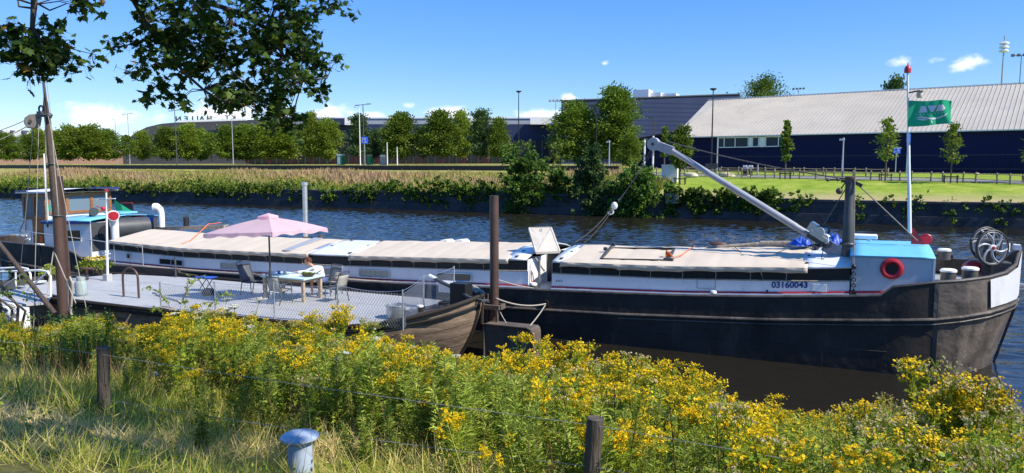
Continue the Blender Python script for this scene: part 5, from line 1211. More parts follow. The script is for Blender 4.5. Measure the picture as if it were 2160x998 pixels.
b = MB(); b.box(((W0+W1)/2, (V0+V1)/2, 3.5), (W1-W0-.3, V1-V0-.3, .75)); b.build('wheelhouse_interior', M['dkgrey'], barge)
b = MB(); b.box((W0+1.0, V0-.03, 2.0), (.78, .05, 1.7)); dr_ = b.build('door', M['wood'], barge, bevel=.01)
b = MB(); b.box((W0+.78, V0-.066, 2.1), (.04, .03, .12)); b.build('handle', M['steel'], dr_)
b = MB(); b.box((W0+1.22, V0-.07, 1.85), (.2, .02, .3)); b.build('orange_jacket', M['orange'], dr_)
b = MB(); b.loft([[Vector((u, v, 3.93+z+.02*(u-W0))) for v, z in [(21.25, .0), (21.25, .07), (22, .13), (23.05, .18), (24.1, .13), (24.85, .07), (24.85, 0)]] for u in (W0-.25, W0+.5, W1, W1+.35)]); b.add([b.v[0], b.v[6], b.v[27], b.v[21]], [(0, 1, 2, 3)])
o = b.build('wheelhouse_roof', M['whitecap'], barge)
b = MB(); b.bar((W0-.26, 21.23, 4.0), (W0-.26, 24.87, 4.0), .03, .1); b.bar((W0-.25, 24.87, 4.06), (W1+.35, 24.87, 4.1), .03, .1); b.bar((W0-.25, 21.23, 4.02), (W0+.6, 21.23, 4.04), .03, .05); b.build('blue_trim', M['trimblue'], barge)
# fittings on the aft roof and ahead of it
def cowlpipe(x, y, yt, v, r0, name, mouth, toward):
    a = P(x, y, v=v); t_ = P(x, yt, v=v); h = t_.z-a.z; tw = Vector(toward)
    b = MB(); b.tube([a-Vector((0, 0, .2)), a+Vector((0, 0, h*.6)), a+Vector((0, 0, h*.82))+tw*r0*.35, a+Vector((0, 0, h*.96))+tw*r0*1.5, a+Vector((0, 0, h*.94))+tw*r0*2.4], [r0, r0, r0*1.08, r0*1.3, r0*1.5], 14); o = b.build(name, M['whitecap'] if mouth != 'blackcowl' else M['dkgrey'], barge)
    m = Vector((0, 0, 1)).rotation_difference((tw+Vector((0, 0, -.1))).normalized()).to_matrix(); b = MB(); b.lathe([(r0*1.3, 0), (0, .01)], a+Vector((0, 0, h*.94))+tw*r0*2.42, 14, M=m); b.build('mouth', M['red'] if mouth == 'red' else M['dkgrey'], o)
cowlpipe(243, 496, 451, 21.7, .16, 'vent_cowl', 'red', (.75, -.65, 0)); cowlpipe(341, 470, 436, 24.3, .14, 'vent_cowl', 'dark', (-.95, -.2, 0)); cowlpipe(195, 465, 445, 22.4, .13, 'vent_cowl', 'blackcowl', (.9, -.3, 0))
b = MB(); p = P(268, 480, v=23.0); m = Vector((0, 0, 1)).rotation_difference(Vector((.25, 1, 0)).normalized()).to_matrix(); b.lathe([(0, -.9), (.42, -.9), (.45, -.6), (.45, .9), (0, .9)], p, 24, M=m); b.build('tank', M['dkgrey'], barge)
b = MB(); p = P(290, 462, v=23.9); b.lathe([(.24, -.3), (.24, .02)], p, 16); o = b.build('drum', M['dkgrey'], barge); b = MB(); b.lathe([(.25, .02), (.25, .14), (.2, .2), (0, .22)], p, 16); b.build('red_lid', M['red'], o)
p = P(313, 463, v=24.2); b = MB(); b.box(p, (.35, .3, .22)); b.build('blue_crate', M['tarp'], barge, bevel=.02)
p = P(269, 437, v=24.4); b = MB(); b.box(p+Vector((0, 0, .02)), (.75, .06, .32)); b.tube([p+Vector((.33, 0, .1)), p+Vector((.33, 0, -.55))], .02, 6); b.tube([p+Vector((-.33, 0, .1)), p+Vector((-.33, 0, -.55))], .02, 6); o = b.build('deck_chair', M['black'], barge); b = MB(); b.bar(p+Vector((-.38, -.04, .2)), p+Vector((.38, -.04, .2)), .05, .05); b.build('red_rail', M['red'], o)
p = P(218, 440, v=22.6); b = MB(); b.sphere(p, .1, 12, 8); b.tube([p, p+Vector((-.5, .0, .1))], .02, 6); b.build('signal_ball', M['red'], barge)
b = MB(); b.loft([[P(241, 421, v=23.9), P(243, 441, v=23.9), P(245, 447, v=23.7)], [P(255, 431, v=23.9), P(258, 442, v=23.6), P(262, 448, v=23.5)], [P(280, 446, v=23.9), P(282, 448, v=23.7), P(283, 449, v=23.6)]]); o = b.build('green_cloth', M['flaggreen'], barge)
b = MB(); b.box(P(255, 448, v=23.2), (1.1, .9, .08)); b.build('roof_hatch', M['blue'], barge, bevel=.02)
# stern pole with small flag, railings
a, e = P(100, 455, v=21.2), P(90, 280, v=21.2); b = MB(); b.tube([a-Vector((0, 0, .1)), e.lerp(a, .25)], [.05, .03], 8); o = b.build('stern_pole', M['white'], barge)
b = MB(); b.loft([[P(98, 432, v=21.2), P(99, 445, v=21.2)], [P(106, 432, v=21.3), P(107, 446, v=21.3)]]); b.build('pennant', M['flaggreen'], o)
b = MB(); rl = [P(43, 486, v=21.3), P(66, 490, v=20.75), P(120, 497, v=20.6), P(190, 506, v=20.6), P(240, 513, v=20.6), P(300, 520, v=20.6)]
b.tube(rl, .022, 6)
for i, p in enumerate(rl): b.tube([p, Vector((p.x, p.y, rimz(p.x)))], .018, 6)
b.tube([P(41, 489, v=21.4), P(52, 464, v=21.4), P(54, 490, v=21.4)], .03, 6); b.build('railing', M['grey'], barge)
b = MB()
for (x, y, v, s) in ((46, 497, 21.3, .5), (83, 516, 20.9, .42), (60, 505, 21.4, .3)): b.box(P(x, y, v=v), (s, .2, .07))
b.build('fairlead', M['whitecap'], barge, bevel=.01)
p = P(148, 585, v=20.4)
# hawse hole and mooring lines
b = MB(); p = P(1151, 640, v=20.47); b.lathe([(.11, -.02), (.11, .03), (.05, .04), (.0, .02)], p, 14, M=Matrix.Rotation(R(90), 3, 'X')); b.build('hawse_pipe', M['black'], barge)
# ---- things lying on the barge
flagM = Matrix
fo = thing('flag', 'green flag with a white ship emblem flying from the white flagpole', 'flag', P(1917.5, 235, v=22.55))
def flagp(s, t_):
    base = P(1917.5, 212, v=22.55); return base+Vector((1.0*s, .10*math.sin(7*s+2*t_)*s**.6+.05*s*math.sin(15*s-3*t_), -.70*t_-.05*s-.03*math.sin(6*s)*s+.1*s*(t_)))
def cloth(s0, s1, t0, t1, ns, nt_, off): return [[flagp(s0+(s1-s0)*i/ns, t0+(t1-t0)*j/nt_)+Vector((0, off, 0)) for i in range(ns+1)] for j in range(nt_+1)]
b = MB(); b.loft(cloth(0, 1, 0, 1, 30, 10, 0)); b.build('cloth', M['flaggreen'], fo)
def flagshape(poly):
    """an emblem outline filled on the waving cloth, seen on both faces"""
    bm = bmesh.new(); vs = [bm.verts.new((x, y, 0)) for x, y in poly]; bm.faces.new(vs); bmesh.ops.triangulate(bm, faces=bm.faces); bmesh.ops.subdivide_edges(bm, edges=bm.edges, cuts=2, use_grid_fill=True)
    V = [v.co.copy() for v in bm.verts]; Fc = [[v.index for v in f.verts] for f in bm.faces]; bm.free(); return V, Fc
b = MB()
shapes = [[(.24, .46), (.30, .20), (.40, .20), (.44, .46), (.385, .46), (.35, .27), (.30, .46)], [(.44, .20), (.50, .20), (.55, .38), (.60, .20), (.66, .20), (.58, .46), (.52, .46)], [(.68, .20), (.80, .20), (.86, .34), (.80, .46), (.74, .46), (.76, .36), (.72, .28), (.70, .46), (.64, .46)],
          [(.16, .66), (.30, .60), (.45, .66), (.55, .71), (.70, .70), (.85, .62), (.93, .52), (.86, .68), (.72, .76), (.58, .78), (.44, .73), (.30, .66)], [(.18, .71), (.32, .69), (.46, .76), (.36, .78)], [(.53, .79), (.57, .84), (.575, .94), (.54, .88)]]
for k in range(8): shapes.append([(.18+.085*k, .52), (.21+.085*k, .52), (.21+.085*k, .55), (.18+.085*k, .55)])
for sp in shapes:
    V, Fc = flagshape(sp)
    for off in (-.006, .006): b.add([flagp(p.x, p.y)+Vector((0, off, 0)) for p in V], Fc)
b.build('emblem', M['flagwhite'], fo)
# loose rack of black steel bars with an orange rope on the canvas
a, e = P(1268, 547, v=21.3), P(1410, 550, v=21.35); a2, e2 = P(1293, 524, v=22.6), P(1424, 525, v=22.6)
rk = thing('steel_rack', 'black steel rack lying on the cream canvas roof between hatch and boom', 'rack', (a+e)/2)
b = MB()
b.bar(a, e, .07, .07); b.bar(a2, e2, .07, .07); b.build('bar', M['black'], rk, bevel=.008)
b = MB(); b.bar(a, P(1290, 520, v=22.4), .07, .07); b.bar(e, P(1421, 527, v=22.4), .07, .07); b.box(P(1294, 516, v=22.5), (.1, .1, .12)); b.box(P(1277, 525, v=22.1), (.1, .1, .1)); b.box(e+Vector((0, 0, .04)), (.28, .12, .08)); b.build('end_leg', M['dkgrey'], rk)
b = MB(); p = P(1409, 537, v=21.7)
for k in range(6): b.ring(p+Vector((.02*k-.05, 0, .02*(k % 3))), .09, .014, (1, .4, .2*k), 12, 5)
b.tube([p, P(1422, 543, v=21.5), P(1437, 538, v=21.8), P(1458, 523, v=22.6), P(1465, 519, v=22.9)], .014, 5); o = b.build('orange_rope', M['orange'], loc=p); tag(o, 'tangle of orange rope on the steel rack over the canvas roof', 'rope')
b = MB(); b.tube(rope(P(402, 507, v=21.8), P(440, 472, v=24.3), .02), .02, 6); b.tube(rope(P(440, 472, v=24.3), P(466, 469, v=24.6), .03), .02, 6); b.tube(rope(P(402, 507, v=21.8), P(384, 514, v=21.3), .01), .012, 5); o = b.build('orange_strap', M['orange'], loc=P(420, 490, v=23)); tag(o, 'orange strap over the aft canvas roof near the loose timber', 'strap')
b = MB(); b.tube(rope(P(1549, 520, v=22.8), P(1604, 573, v=20.88), .0), .013, 5); b.tube([P(1604, 573, v=20.88), P(1610, 588, v=20.93), P(1606, 592, v=20.93)], .013, 5); b.tube(rope(P(1670, 520, v=22.8), P(1600, 550, v=21.6), .0), .008, 5); o = b.build('lashing_rope', M['wire'], loc=P(1580, 545, v=22)); tag(o, 'thin dark rope lashed across the forward canvas roof', 'rope')
for (x0, y0, x1, y1, v0, v1, r0, lab) in [(1490, 523, 1602, 514, 22.9, 23.2, .05, 'long pale pole lying on the forward canvas roof'), (1604, 513, 1668, 513, 23.3, 23.3, .07, 'short pale beam lying beside the blue tarpaulin on the roof')]:
    b = MB(); b.tube([P(x0, y0, v=v0), P(x1, y1, v=v1)], r0, 8); o = b.build('wooden_pole', M['greywood'], loc=P(x0, y0, v=v0)); tag(o, lab, 'pole')
b = MB(); b.sphere(P(1514, 514, v=23.3), .22, 10, 6, sc_=(1.3, .7, .35)); o = b.build('canvas_bundle', M['brown'], loc=P(1514, 514, v=23.3)); tag(o, 'small brown bundle behind the long pale pole on the roof', 'bundle')
def crumple(name, pts_, label, cat, mat, seed, h):
    r = random.Random(seed); b = MB(); a, e = pts_; rows = []
    for i in range(22):
        f = i/21; c = a.lerp(e, f); env = math.sin(math.pi*min(1, max(.03, f)))**.5
        rows.append([c+Vector((r.uniform(-.03, .03), (j/7-.5)*.7*env, max(0, h*env*math.sin(math.pi*j/7)*(.55+.45*math.sin(f*9+seed)*math.cos(j*1.3))+r.uniform(-.03, .03)))) for j in range(8)])
    b.loft(rows); o = b.build(name, mat, loc=a); tag(o, label, cat); o.modifiers.new('sub', 'SUBSURF').render_levels = 1
crumple('tarpaulin', (P(1664, 517, v=23.0), P(1712, 517, v=23.0)), 'crumpled blue tarpaulin left of the winch on the barge roof', 'tarpaulin', M['tarp'], 3, .34)
crumple('tarpaulin', (P(1742, 513, v=23.2), P(1776, 514, v=23.2)), 'crumpled blue tarpaulin between winch and dark mast', 'tarpaulin', M['tarp'], 5, .42)
# ================================================================== DECK BOAT alongside
DZ = 1.06
boat = thing('deck_boat', 'old wooden boat with a broad grey deck terrace and a bluff brown planked bow', 'boat', (-17, 17.5, 0))
# planking: horizontal strakes with dark seams
m, t, b = nt('bow_planking'); N = t.nodes.new
tc = N('ShaderNodeTexCoord'); mp = N('ShaderNodeMapping'); mp.inputs['Scale'].default_value = (.8, .8, 4); L(t, tc.outputs['Object'], mp.inputs['Vector'])
n1 = N('ShaderNodeTexNoise'); n1.inputs['Scale'].default_value = 2.2; n1.inputs['Detail'].default_value = 8; n1.inputs['Roughness'].default_value = .7; L(t, mp.outputs[0], n1.inputs['Vector'])
r1 = N('ShaderNodeValToRGB'); r1.color_ramp.elements[0].position = .33; r1.color_ramp.elements[1].position = .68; r1.color_ramp.elements[0].color = (.13, .085, .055, 1); r1.color_ramp.elements[1].color = (.40, .29, .20, 1); L(t, n1.outputs['Fac'], r1.inputs['Fac'])
at = N('ShaderNodeAttribute'); at.attribute_name = 'seam'
fr = N('ShaderNodeMath'); fr.operation = 'FRACT'; L(t, at.outputs['Fac'], fr.inputs[0]); lt = N('ShaderNodeMath'); lt.operation = 'LESS_THAN'; L(t, fr.outputs[0], lt.inputs[0]); lt.inputs[1].default_value = .045
mx = N('ShaderNodeMix'); mx.data_type = 'RGBA'; L(t, lt.outputs[0], mx.inputs['Factor']); L(t, r1.outputs[0], mx.inputs['A']); mx.inputs['B'].default_value = (.02, .014, .01, 1); L(t, mx.outputs['Result'], b.inputs['Base Color'])
b.inputs['Roughness'].default_value = .8
sb_ = N('ShaderNodeMath'); sb_.operation = 'MULTIPLY_ADD'; L(t, lt.outputs[0], sb_.inputs[0]); sb_.inputs[1].default_value = -.9; L(t, n1.outputs['Fac'], sb_.inputs[2])
bp = N('ShaderNodeBump'); bp.inputs['Strength'].default_value = .6; bp.inputs['Distance'].default_value = .02; L(t, sb_.outputs[0], bp.inputs['Height']); L(t, bp.outputs[0], b.inputs['Normal'])
M['planks'] = m
BV = 17.55
BR = [(-28.5, 16.6, .95), (-27.4, 15.9, .95), (-26, 15.35, .96), (-24, 15.02, .98), (-22, 14.95, 1.0), (-18, 14.95, 1.02), (-15, 15.15, 1.03), (-13, 15.25, 1.04), (-11.8, 15.36, 1.06), (-11.0, 15.6, 1.14), (-10.4, 15.9, 1.26), (-9.85, 16.3, 1.41), (-9.4, 16.75, 1.55), (-9.12, 17.2, 1.66), (-9.05, 17.55, 1.70)]
BWt = [(-28.0, 16.9), (-27.0, 16.2), (-25.6, 15.6), (-24, 15.2), (-22, 15.1), (-18, 15.1), (-15, 15.25), (-13, 15.4), (-12.1, 15.6), (-11.4, 15.95), (-10.8, 16.35), (-10.3, 16.75), (-9.95, 17.1), (-9.75, 17.35), (-9.68, 17.55)]
brim = [Vector(p) for p in BR]; bwat = [Vector((u, v, 0)) for u, v in BWt]; bbot = [Vector((u+(-.2 if u > -15 else .2), v+.25 if v < BV-.1 else v, -.5)) for u, v in BWt]
def mir(row): return row+[Vector((p.x, 2*BV-p.y, p.z)) for p in reversed(row)]
rows = []; nlev = 7
for k in range(nlev+1):
    f = k/nlev; rows.append([a.lerp(c, f)+((a-Vector((-17, BV, a.z))).normalized()*.14*math.sin(math.pi*f) if a.x > -12 else Vector((0, 0, 0))) for a, c in zip(brim, bwat)])
rows.append(bbot)
hb = MB(); hb.loft([mir(r_) for r_ in rows]); ho = hb.build('hull', M['planks'], boat)
sm = ho.data.attributes.new('seam', 'FLOAT', 'POINT'); w2 = len(rows[0])*2
sm.data.foreach_set('value', [float(i//w2)*.72 for i in range(len(ho.data.vertices))])
b = MB(); b.tube([p+Vector((.0, -.02, 0)) for p in brim], .06, 8); b.tube([Vector((p.x, 2*BV-p.y+.02, p.z)) for p in brim], .06, 6); b.tube([r_[-1] for r_ in rows], .06, 6)
b.tube([a.lerp(c, .13)+Vector((.1 if a.x > -10 else 0, -.05, 0)) for a, c in zip(brim, bwat)], .035, 6); b.build('rubbing_rail', M['planks'], boat)
b = MB(); L1 = [Vector((p.x, p.y+.05, min(p.z-.02, .98+max(0, p.x+11.5)*.24))) for p in brim]; L2 = [Vector((p.x, 2*BV-p.y-.05, p.z)) for p in L1]
b.loft([L1, [a.lerp(c, .33)+Vector((0, 0, .02)) for a, c in zip(L1, L2)], [a.lerp(c, .66)+Vector((0, 0, .02)) for a, c in zip(L1, L2)], L2], smooth=False); b.build('deck', M['darkwood'], boat)
# the painted terrace on top
poly = [(-26.2, 15.75), (-22.1, 14.98), (-17.8, 14.97), (-14.6, 15.2), (-11.05, 15.5), (-10.85, 16.8), (-10.95, 19.7), (-16.1, 19.72), (-22.7, 19.6), (-25.5, 19.15), (-26.1, 17.7)]
b = MB(); b.extr([Vector((u, v, DZ-.05)) for u, v in poly], (0, 0, .05)); b.build('terrace', M['deck'], boat)
b = MB()
for v in (16.4, 18.1): b.box(((-26+-11)/2, v, DZ+.003), (14.8, .012, .004))
b.build('deck_seam', M['grey'], boat)
b = MB(); b.bar((-20.2, 16.5, DZ+.03), (-18.6, 16.0, DZ+.03), .12, .06); b.bar((-20.6, 16.7, DZ+.03), (-20.2, 16.6, DZ+.03), .1, .05); b.build('deck_batten', M['grey'], boat)
b = MB(); b.bar((-18.4, 15.1, DZ+.02), (-17.75, 15.0, DZ+.02), .2, .04); b.build('loose_board', M['greywood'], boat)
# tarred bow fittings
b = MB(); b.box((-9.72, 17.75, 1.62), (.5, .42, .78)); b.build('stem_block', M['black'], boat, bevel=.02)
for (x, y) in ((857, 668), (886, 662)):
    p = P(x, y, z=1.12); b = MB(); b.lathe([(.1, -.1), (.09, .2), (0, .2)], p, 12); o = b.build('bollard', M['black'], boat); b = MB(); b.lathe([(.1, .2), (.1, .24), (0, .25)], p, 12); b.build('cap', M['whitecap'], o)
b = MB(); b.box(P(957, 650, z=1.3), (.7, .35, .06)); b.box(P(940, 640, z=1.25), (.35, .25, .1)); b.build('fore_hatch', M['darkwood'], boat)
b = MB()
q = P(1015, 620, v=18.3)
for k in range(5): b.tube([q+Vector((-.1*k+.1, .05*k, .03*k)), q+Vector((-.1*k-.05, .1+.05*k, .07+.02*k)), q+Vector((-.1*k-.2, .1*k, .03))], .05, 6)
b.build('rope_heap', M['rope'], boat)
b = MB(); b.tube([P(908, 583, v=18.0), P(928, 594, v=17.9), P(962, 610, v=17.7), P(990, 628, v=17.5), P(1016, 635, v=17.4), P(1030, 634, v=17.6)], [.055, .055, .05, .05, .045, .04], 8); o = b.build('tiller_bar', M['dkgrey'], boat)
b = MB(); b.tube([P(906, 582, v=18.0), P(920, 589, v=17.95)], .06, 8); b.build('white_end', M['whitecap'], o)
b = MB(); b.box(P(958, 598, v=19.9), (1.0, .5, .06)); b.box(P(958, 606, v=19.9), (.9, .4, .3)); b.build('step_box', M['white'], boat)
# aft: dark bulwark towards the barge, hoop, flag mast
b = MB(); b.bar((-27.8, 19.95, 1.05), (-23.2, 19.98, 1.1), .12, .35); b.bar((-23.2, 19.98, 1.05), (-22.3, 19.98, 1.0), .12, .2); b.build('bulwark', M['darkwood'], boat)
a, e = P(261, 626, z=DZ), P(293, 629, z=DZ); r0 = (e-a).length/2; c = (a+e)/2+Vector((0, 0, .62))
b = MB(); d = (e-a).normalized(); b.tube([a]+[c+d*(-math.cos(s)*r0)+Vector((0, 0, math.sin(s)*r0)) for s in np.linspace(0, math.pi, 12)]+[e], .035, 8); b.build('hoop', M['brown'], boat)
a = P(227, 592, z=DZ); e = P(224, 402, v=a.y)
b = MB(); b.tube([a, e], [.045, .03], 10); b.tube([P(206, 421, v=a.y), P(243, 419, v=a.y)], .022, 6); b.tube([a+Vector((-.15, -.02, 1.0)), a+Vector((.2, .02, 1.0))], .02, 6); o = b.build('flag_mast', M['white'], boat)
b = MB(); b.lathe([(.07, 0), (.07, .06), (.0, .09)], e-Vector((0, 0, .03)), 10); b.build('red_cap', M['red'], o)
b = MB(); b.box(a+Vector((0, 0, .12)), (.22, .22, .24)); b.build('mast_foot', M['deck'], o)
# chain-link fence round the terrace
fx = thing('chain_link_fence', 'sagging chain-link fence on thin grey posts along the terrace edge', 'fence', (-14, 15.4, DZ))
NV = 15.2
def near_v(u): return lerp_table([(-19, 15.1), (-17.8, 15.08), (-14.6, 15.3), (-11.3, 15.6)], u)
pts = []
for (x, y) in ((352, 640), (461, 650), (577, 655), (702, 675), (836, 678)):
    p = P(x, y, v=15.3); pts.append(Vector((p.x, near_v(p.x), DZ)))
hts = [.78, .92, 1.02, 1.08, 1.05]
side = [pts[-1], Vector((-11.0, 17.85, DZ)), Vector((-10.98, 19.6, DZ))]; hs2 = [1.05, 1.06, 1.1]
b = MB()
def fpost(p, h, r_=.022): b.tube([p, p+Vector((0, 0, h))], r_, 6); b.build('post', M['steel'] if r_ < .03 else M['dkgrey'], fx)
for p, h in zip(pts, hts): b = MB(); fpost(p, h)
for p, h in zip(side[1:], hs2[1:]): b = MB(); fpost(p, h, .026)
b = MB(); fpost(P(371, 585, z=DZ)+Vector((0, 0, 0)), .75, .035)
def chain(b, p, q, h0, h1, sag, pitch=.085, w_=.0055):
    d = q-p; ln = d.length; d.normalize(); n = int(ln/pitch); nrm = Vector((-d.y, d.x, 0))
    def top(s): k = s/ln; return h0+(h1-h0)*k-sag*4*k*(1-k)
    for sg in (1, -1):
        for i in range(-14, n+14):
            s0 = i*pitch; s, z = s0, .03; pts_ = []
            # a wire climbs at 55 degrees until it meets the sagging top edge
            sl_ = 1.45*sg; hmax = 1.3; se = s0
            seg = 10; prev = None
            for k in range(seg+1):
                zz = .03+hmax*k/seg; ss = s0+zz/sl_
                ok = 0 <= ss <= ln and zz <= top(min(max(ss, 0), ln))
                cur = (p+d*ss+Vector((0, 0, zz))+nrm*(.004*sg)) if ok else None
                if prev is not None and cur is not None: pts_.append((prev, cur))
                prev = cur
            if pts_:
                a_, e_ = pts_[0][0], pts_[-1][1]
                if (e_-a_).length > .05: b.bar(a_, e_, w_, w_)
    b.tube([p+d*ln*k/8+Vector((0, 0, top(ln*k/8))) for k in range(9)], .006, 4)
b = MB()
for i in range(4): chain(b, pts[i], pts[i+1], hts[i]*.97, hts[i+1]*.97, .08 if i else .12)
for i in range(2): chain(b, side[i], side[i+1], hs2[i]*.97, hs2[i+1]*.97, .04)
b.build('netting', M['steel'], fx)
# ---- parasol
ub = P(568, 637, z=DZ); apex = P(566, 453, v=ub.y); ub = Vector((apex.x, apex.y, DZ))
um = thing('parasol', 'square pale pink parasol over the garden table', 'parasol', ub)
b = MB(); b.tube([ub+Vector((0, 0, .4)), Vector((ub.x, ub.y, apex.z-.05))], .027, 10); b.tube([ub+Vector((0, 0, .72)), ub+Vector((0, 0, .98))], .05, 10); b.build('pole', M['chairmetal'], um)
b = MB(); b.tube([ub, ub+Vector((0, 0, .45))], .045, 12); b.lathe([(.27, 0), (.27, .05), (.1, .09), (0, .09)], ub, 20); b.build('base', M['whitecap'], um)
ctr = Vector((ub.x, ub.y, 0)); fwh = Vector((-math.sin(YAW), math.cos(YAW), 0)); ez = 3.14
ud = (ub-EYE).dot(fw)
cn = [P(429, 494, D=ud), P(574, 490, D=ud-1.2), P(691, 481, D=ud), None]; cn[3] = Vector((2*ub.x-cn[1].x, 2*ub.y-cn[1].y, 3.34)); ez = 3.3
b = MB(); top = Vector((ub.x, ub.y, apex.z-.06))
for i in range(4):
    A_, B_ = cn[i], cn[(i+1) % 4]; rows = []
    for k in range(9):
        f = k/8; rows.append([(top.lerp(A_.lerp(B_, s), f)+Vector((0, 0, .035*math.sin(math.pi*f)-.05*math.sin(math.pi*f)*math.sin(math.pi*s)))) for s in np.linspace(0, 1, 9)])
    b.loft(rows)
    E_ = [A_.lerp(B_, s)-Vector((0, 0, .0)) for s in np.linspace(0, 1, 25)]; outn = ((A_+B_)/2-ctr-Vector((0, 0, ez))).normalized()
    b.loft([E_, [p+outn*.02*math.sin(k*1.1)-Vector((0, 0, .11+.03*math.sin(k*.8+i))) for k, p in enumerate(E_)]])
o = b.build('canopy', M['pink'], um, recalc=False)
b = MB(); q = [top+(c-top)*.17 for c in cn]
b.add([apex+Vector((0, 0, .05)) for _ in range(1)]+[p+Vector((0, 0, .09)) for p in q]+[p+Vector((0, 0, .02)) for p in q], [(0, 1, 2), (0, 2, 3), (0, 3, 4), (0, 4, 1), (1, 5, 6, 2), (2, 6, 7, 3), (3, 7, 8, 4), (4, 8, 5, 1)]); b.build('vent_cap', M['pink'], um, recalc=False)
for i in range(8):
    e = cn[i//2] if i % 2 == 0 else (cn[i//2]+cn[(i//2+1) % 4])/2
    b = MB(); b.bar(top-Vector((0, 0, .04)), e-Vector((0, 0, .03)), .018, .022); b.bar(Vector((ub.x, ub.y, top.z-.55)), (top+e)/2-Vector((0, 0, .05)), .014, .016); b.build('rib', M['chairmetal'], um)
# ---- garden table
tb0 = (-16.75, 17.45); tb1 = (-15.0, 18.45); TZ = DZ+.74
tt = thing('garden_table', 'rectangular garden table with a mottled pale aqua top under the pink parasol', 'table', ((tb0[0]+tb1[0])/2, (tb0[1]+tb1[1])/2, DZ))
b = MB(); b.box(((tb0[0]+tb1[0])/2, (tb0[1]+tb1[1])/2, TZ-.025), (1.75, 1.0, .05)); b.build('tabletop', M['tabletop'], tt, bevel=.008)
b = MB()
for v in (tb0[1]+.1, tb1[1]-.1): b.box((-15.875, v, TZ-.1), (1.5, .03, .1))
for u in (tb0[0]+.12, tb1[0]-.12): b.box((u, 17.95, TZ-.1), (.03, .76, .1))
b.build('apron', M['tableleg'], tt)
for u in (tb0[0]+.12, tb1[0]-.12):
    for v in (tb0[1]+.1, tb1[1]-.1): b = MB(); b.box((u, v, DZ+.345), (.085, .085, .69)); b.build('leg', M['tableleg'], tt)
# ---- chairs: local frame faces +y, seat at 0.43
def chair(label, u, v, rz, fabric, tilt=.22, hback=.95):
    root = thing('garden_chair', label, 'chair', (u, v, DZ), 'garden chairs round the table'); T = Matrix.Translation((u, v, DZ))@Matrix.Rotation(rz, 4, 'Z')
    g = lambda x, y, z: T@Vector((x, y, z)); bt = -.22-tilt*.5
    for s in (-.25, .25):
        b = MB(); b.tube([g(s, .22, 0), g(s, .20, .43)], .016, 6); b.build('leg', M['chairmetal'], root)
        b = MB(); b.tube([g(s, -.30, 0), g(s, -.20, .42)], .016, 6); b.build('leg', M['chairmetal'], root)
        b = MB(); b.tube([g(s, .20, .43), g(s*1.08, .19, .60), g(s*1.1, .10, .645), g(s*1.08, -.15, .63), g(s, -.27, .60)], .015, 6); b.build('armrest', M['chairmetal'], root)
    b = MB(); b.tube([g(-.25, .22, .43), g(.25, .22, .43), g(.25, -.2, .41), g(-.25, -.2, .41), g(-.25, .22, .43)], .016, 6)
    b.tube([g(-.25, -.2, .42), g(-.25, bt, hback-.04), g(-.21, bt-.01, hback), g(.21, bt-.01, hback), g(.25, bt, hback-.04), g(.25, -.2, .42)], .016, 6)
    k = (hback-.11-.42)/(hback-.42); yb = -.2+(bt+.2)*k; b.tube([g(-.25, yb, hback-.11), g(.25, yb, hback-.11)], .011, 5)
    for s in (-.12, 0, .12): b.ring(g(s, (yb+bt)/2, hback-.055), .045, .007, T.to_3x3()@Vector((0, 1, .2)), 12, 5)
    b.build('frame', M['chairmetal'], root)
    b = MB(); b.loft([[g(-.235, y, .42-.02*math.sin((y+.2)/.42*3.14)) for y in np.linspace(-.2, .21, 6)], [g(.235, y, .42-.02*math.sin((y+.2)/.42*3.14)) for y in np.linspace(-.2, .21, 6)]]); o = b.build('seat', fabric, root); s_ = o.modifiers.new('t', 'SOLIDIFY'); s_.thickness = .008
    b = MB(); b.loft([[g(x, -.2+(bt+.2)*q, .43+(hback-.12-.43)*q) for q in np.linspace(0, 1, 5)] for x in (-.235, .235)]); o = b.build('backrest', fabric, root); s_ = o.modifiers.new('t', 'SOLIDIFY'); s_.thickness = .008
    return root
chair('garden chair at the right end of the table seen in profile', -14.3, 18.08, R(90), M['chairmesh'])
chair('garden chair on the near side of the table with its back to the viewer', -15.62, 17.12, R(-4), M['chairmesh'])
chair('dark reclined garden chair at the shaded left end of the table', -17.55, 17.95, R(-95), M['chairdark'], .42, 1.06)
chair('garden chair on the far side of the table behind the child', -15.22, 18.95, R(172), M['chairmesh'])
# ---- things on and by the table
p = P(650, 583, z=TZ); b = MB(); bw = thing('basket', 'oval basket of greenery on the sunny end of the table', 'basket', p)
b.lathe([(.12, 0), (.19, .05), (.215, .085), (.2, .09), (.17, .06), (0, .05)], p, 18, M=Matrix.Diagonal((1.15, .75, 1))); b.build('bowl', M['brown'], bw)
lv = Leaves(); n = 260; a = rng.uniform(0, 6.28, n); q = np.sqrt(rng.random(n)); pos = np.stack([p.x+.23*q*np.cos(a), p.y+.14*q*np.sin(a), p.z+.07+.05*rng.random(n)], 1); lv.put(*OVAL, pos, frames(n, .8), .045, rng.random(n)); link_mesh('leaves', lv.mesh('leaves', F_TREE2, p), bw)
for (x, y, mat, lab) in ((588, 578, 'tarp', 'small blue mug on the shaded part of the table'), (600, 579, 'grey', 'grey cup beside the blue mug on the table')):
    p = P(x, y, z=TZ); b = MB(); b.lathe([(.04, 0), (.045, .1), (.037, .1), (.034, .02), (0, .02)], p, 12); b.ring(p+Vector((.06, 0, .05)), .03, .008, (0, 1, 0), 10, 5); o = b.build('mug', M[mat], loc=p); tag(o, lab, 'mug')
p = P(622, 580, z=TZ+.004); b = MB(); b.box(p, (.42, .3, .006), rz=.3); o = b.build('paper_sheet', M['whitecap'], loc=p); tag(o, 'white sheet of paper on the table under the child hands', 'paper')
sp_ = P(435, 614, z=DZ); st = thing('side_table', 'low blue topped folding side table in the parasol shade', 'side table', sp_)
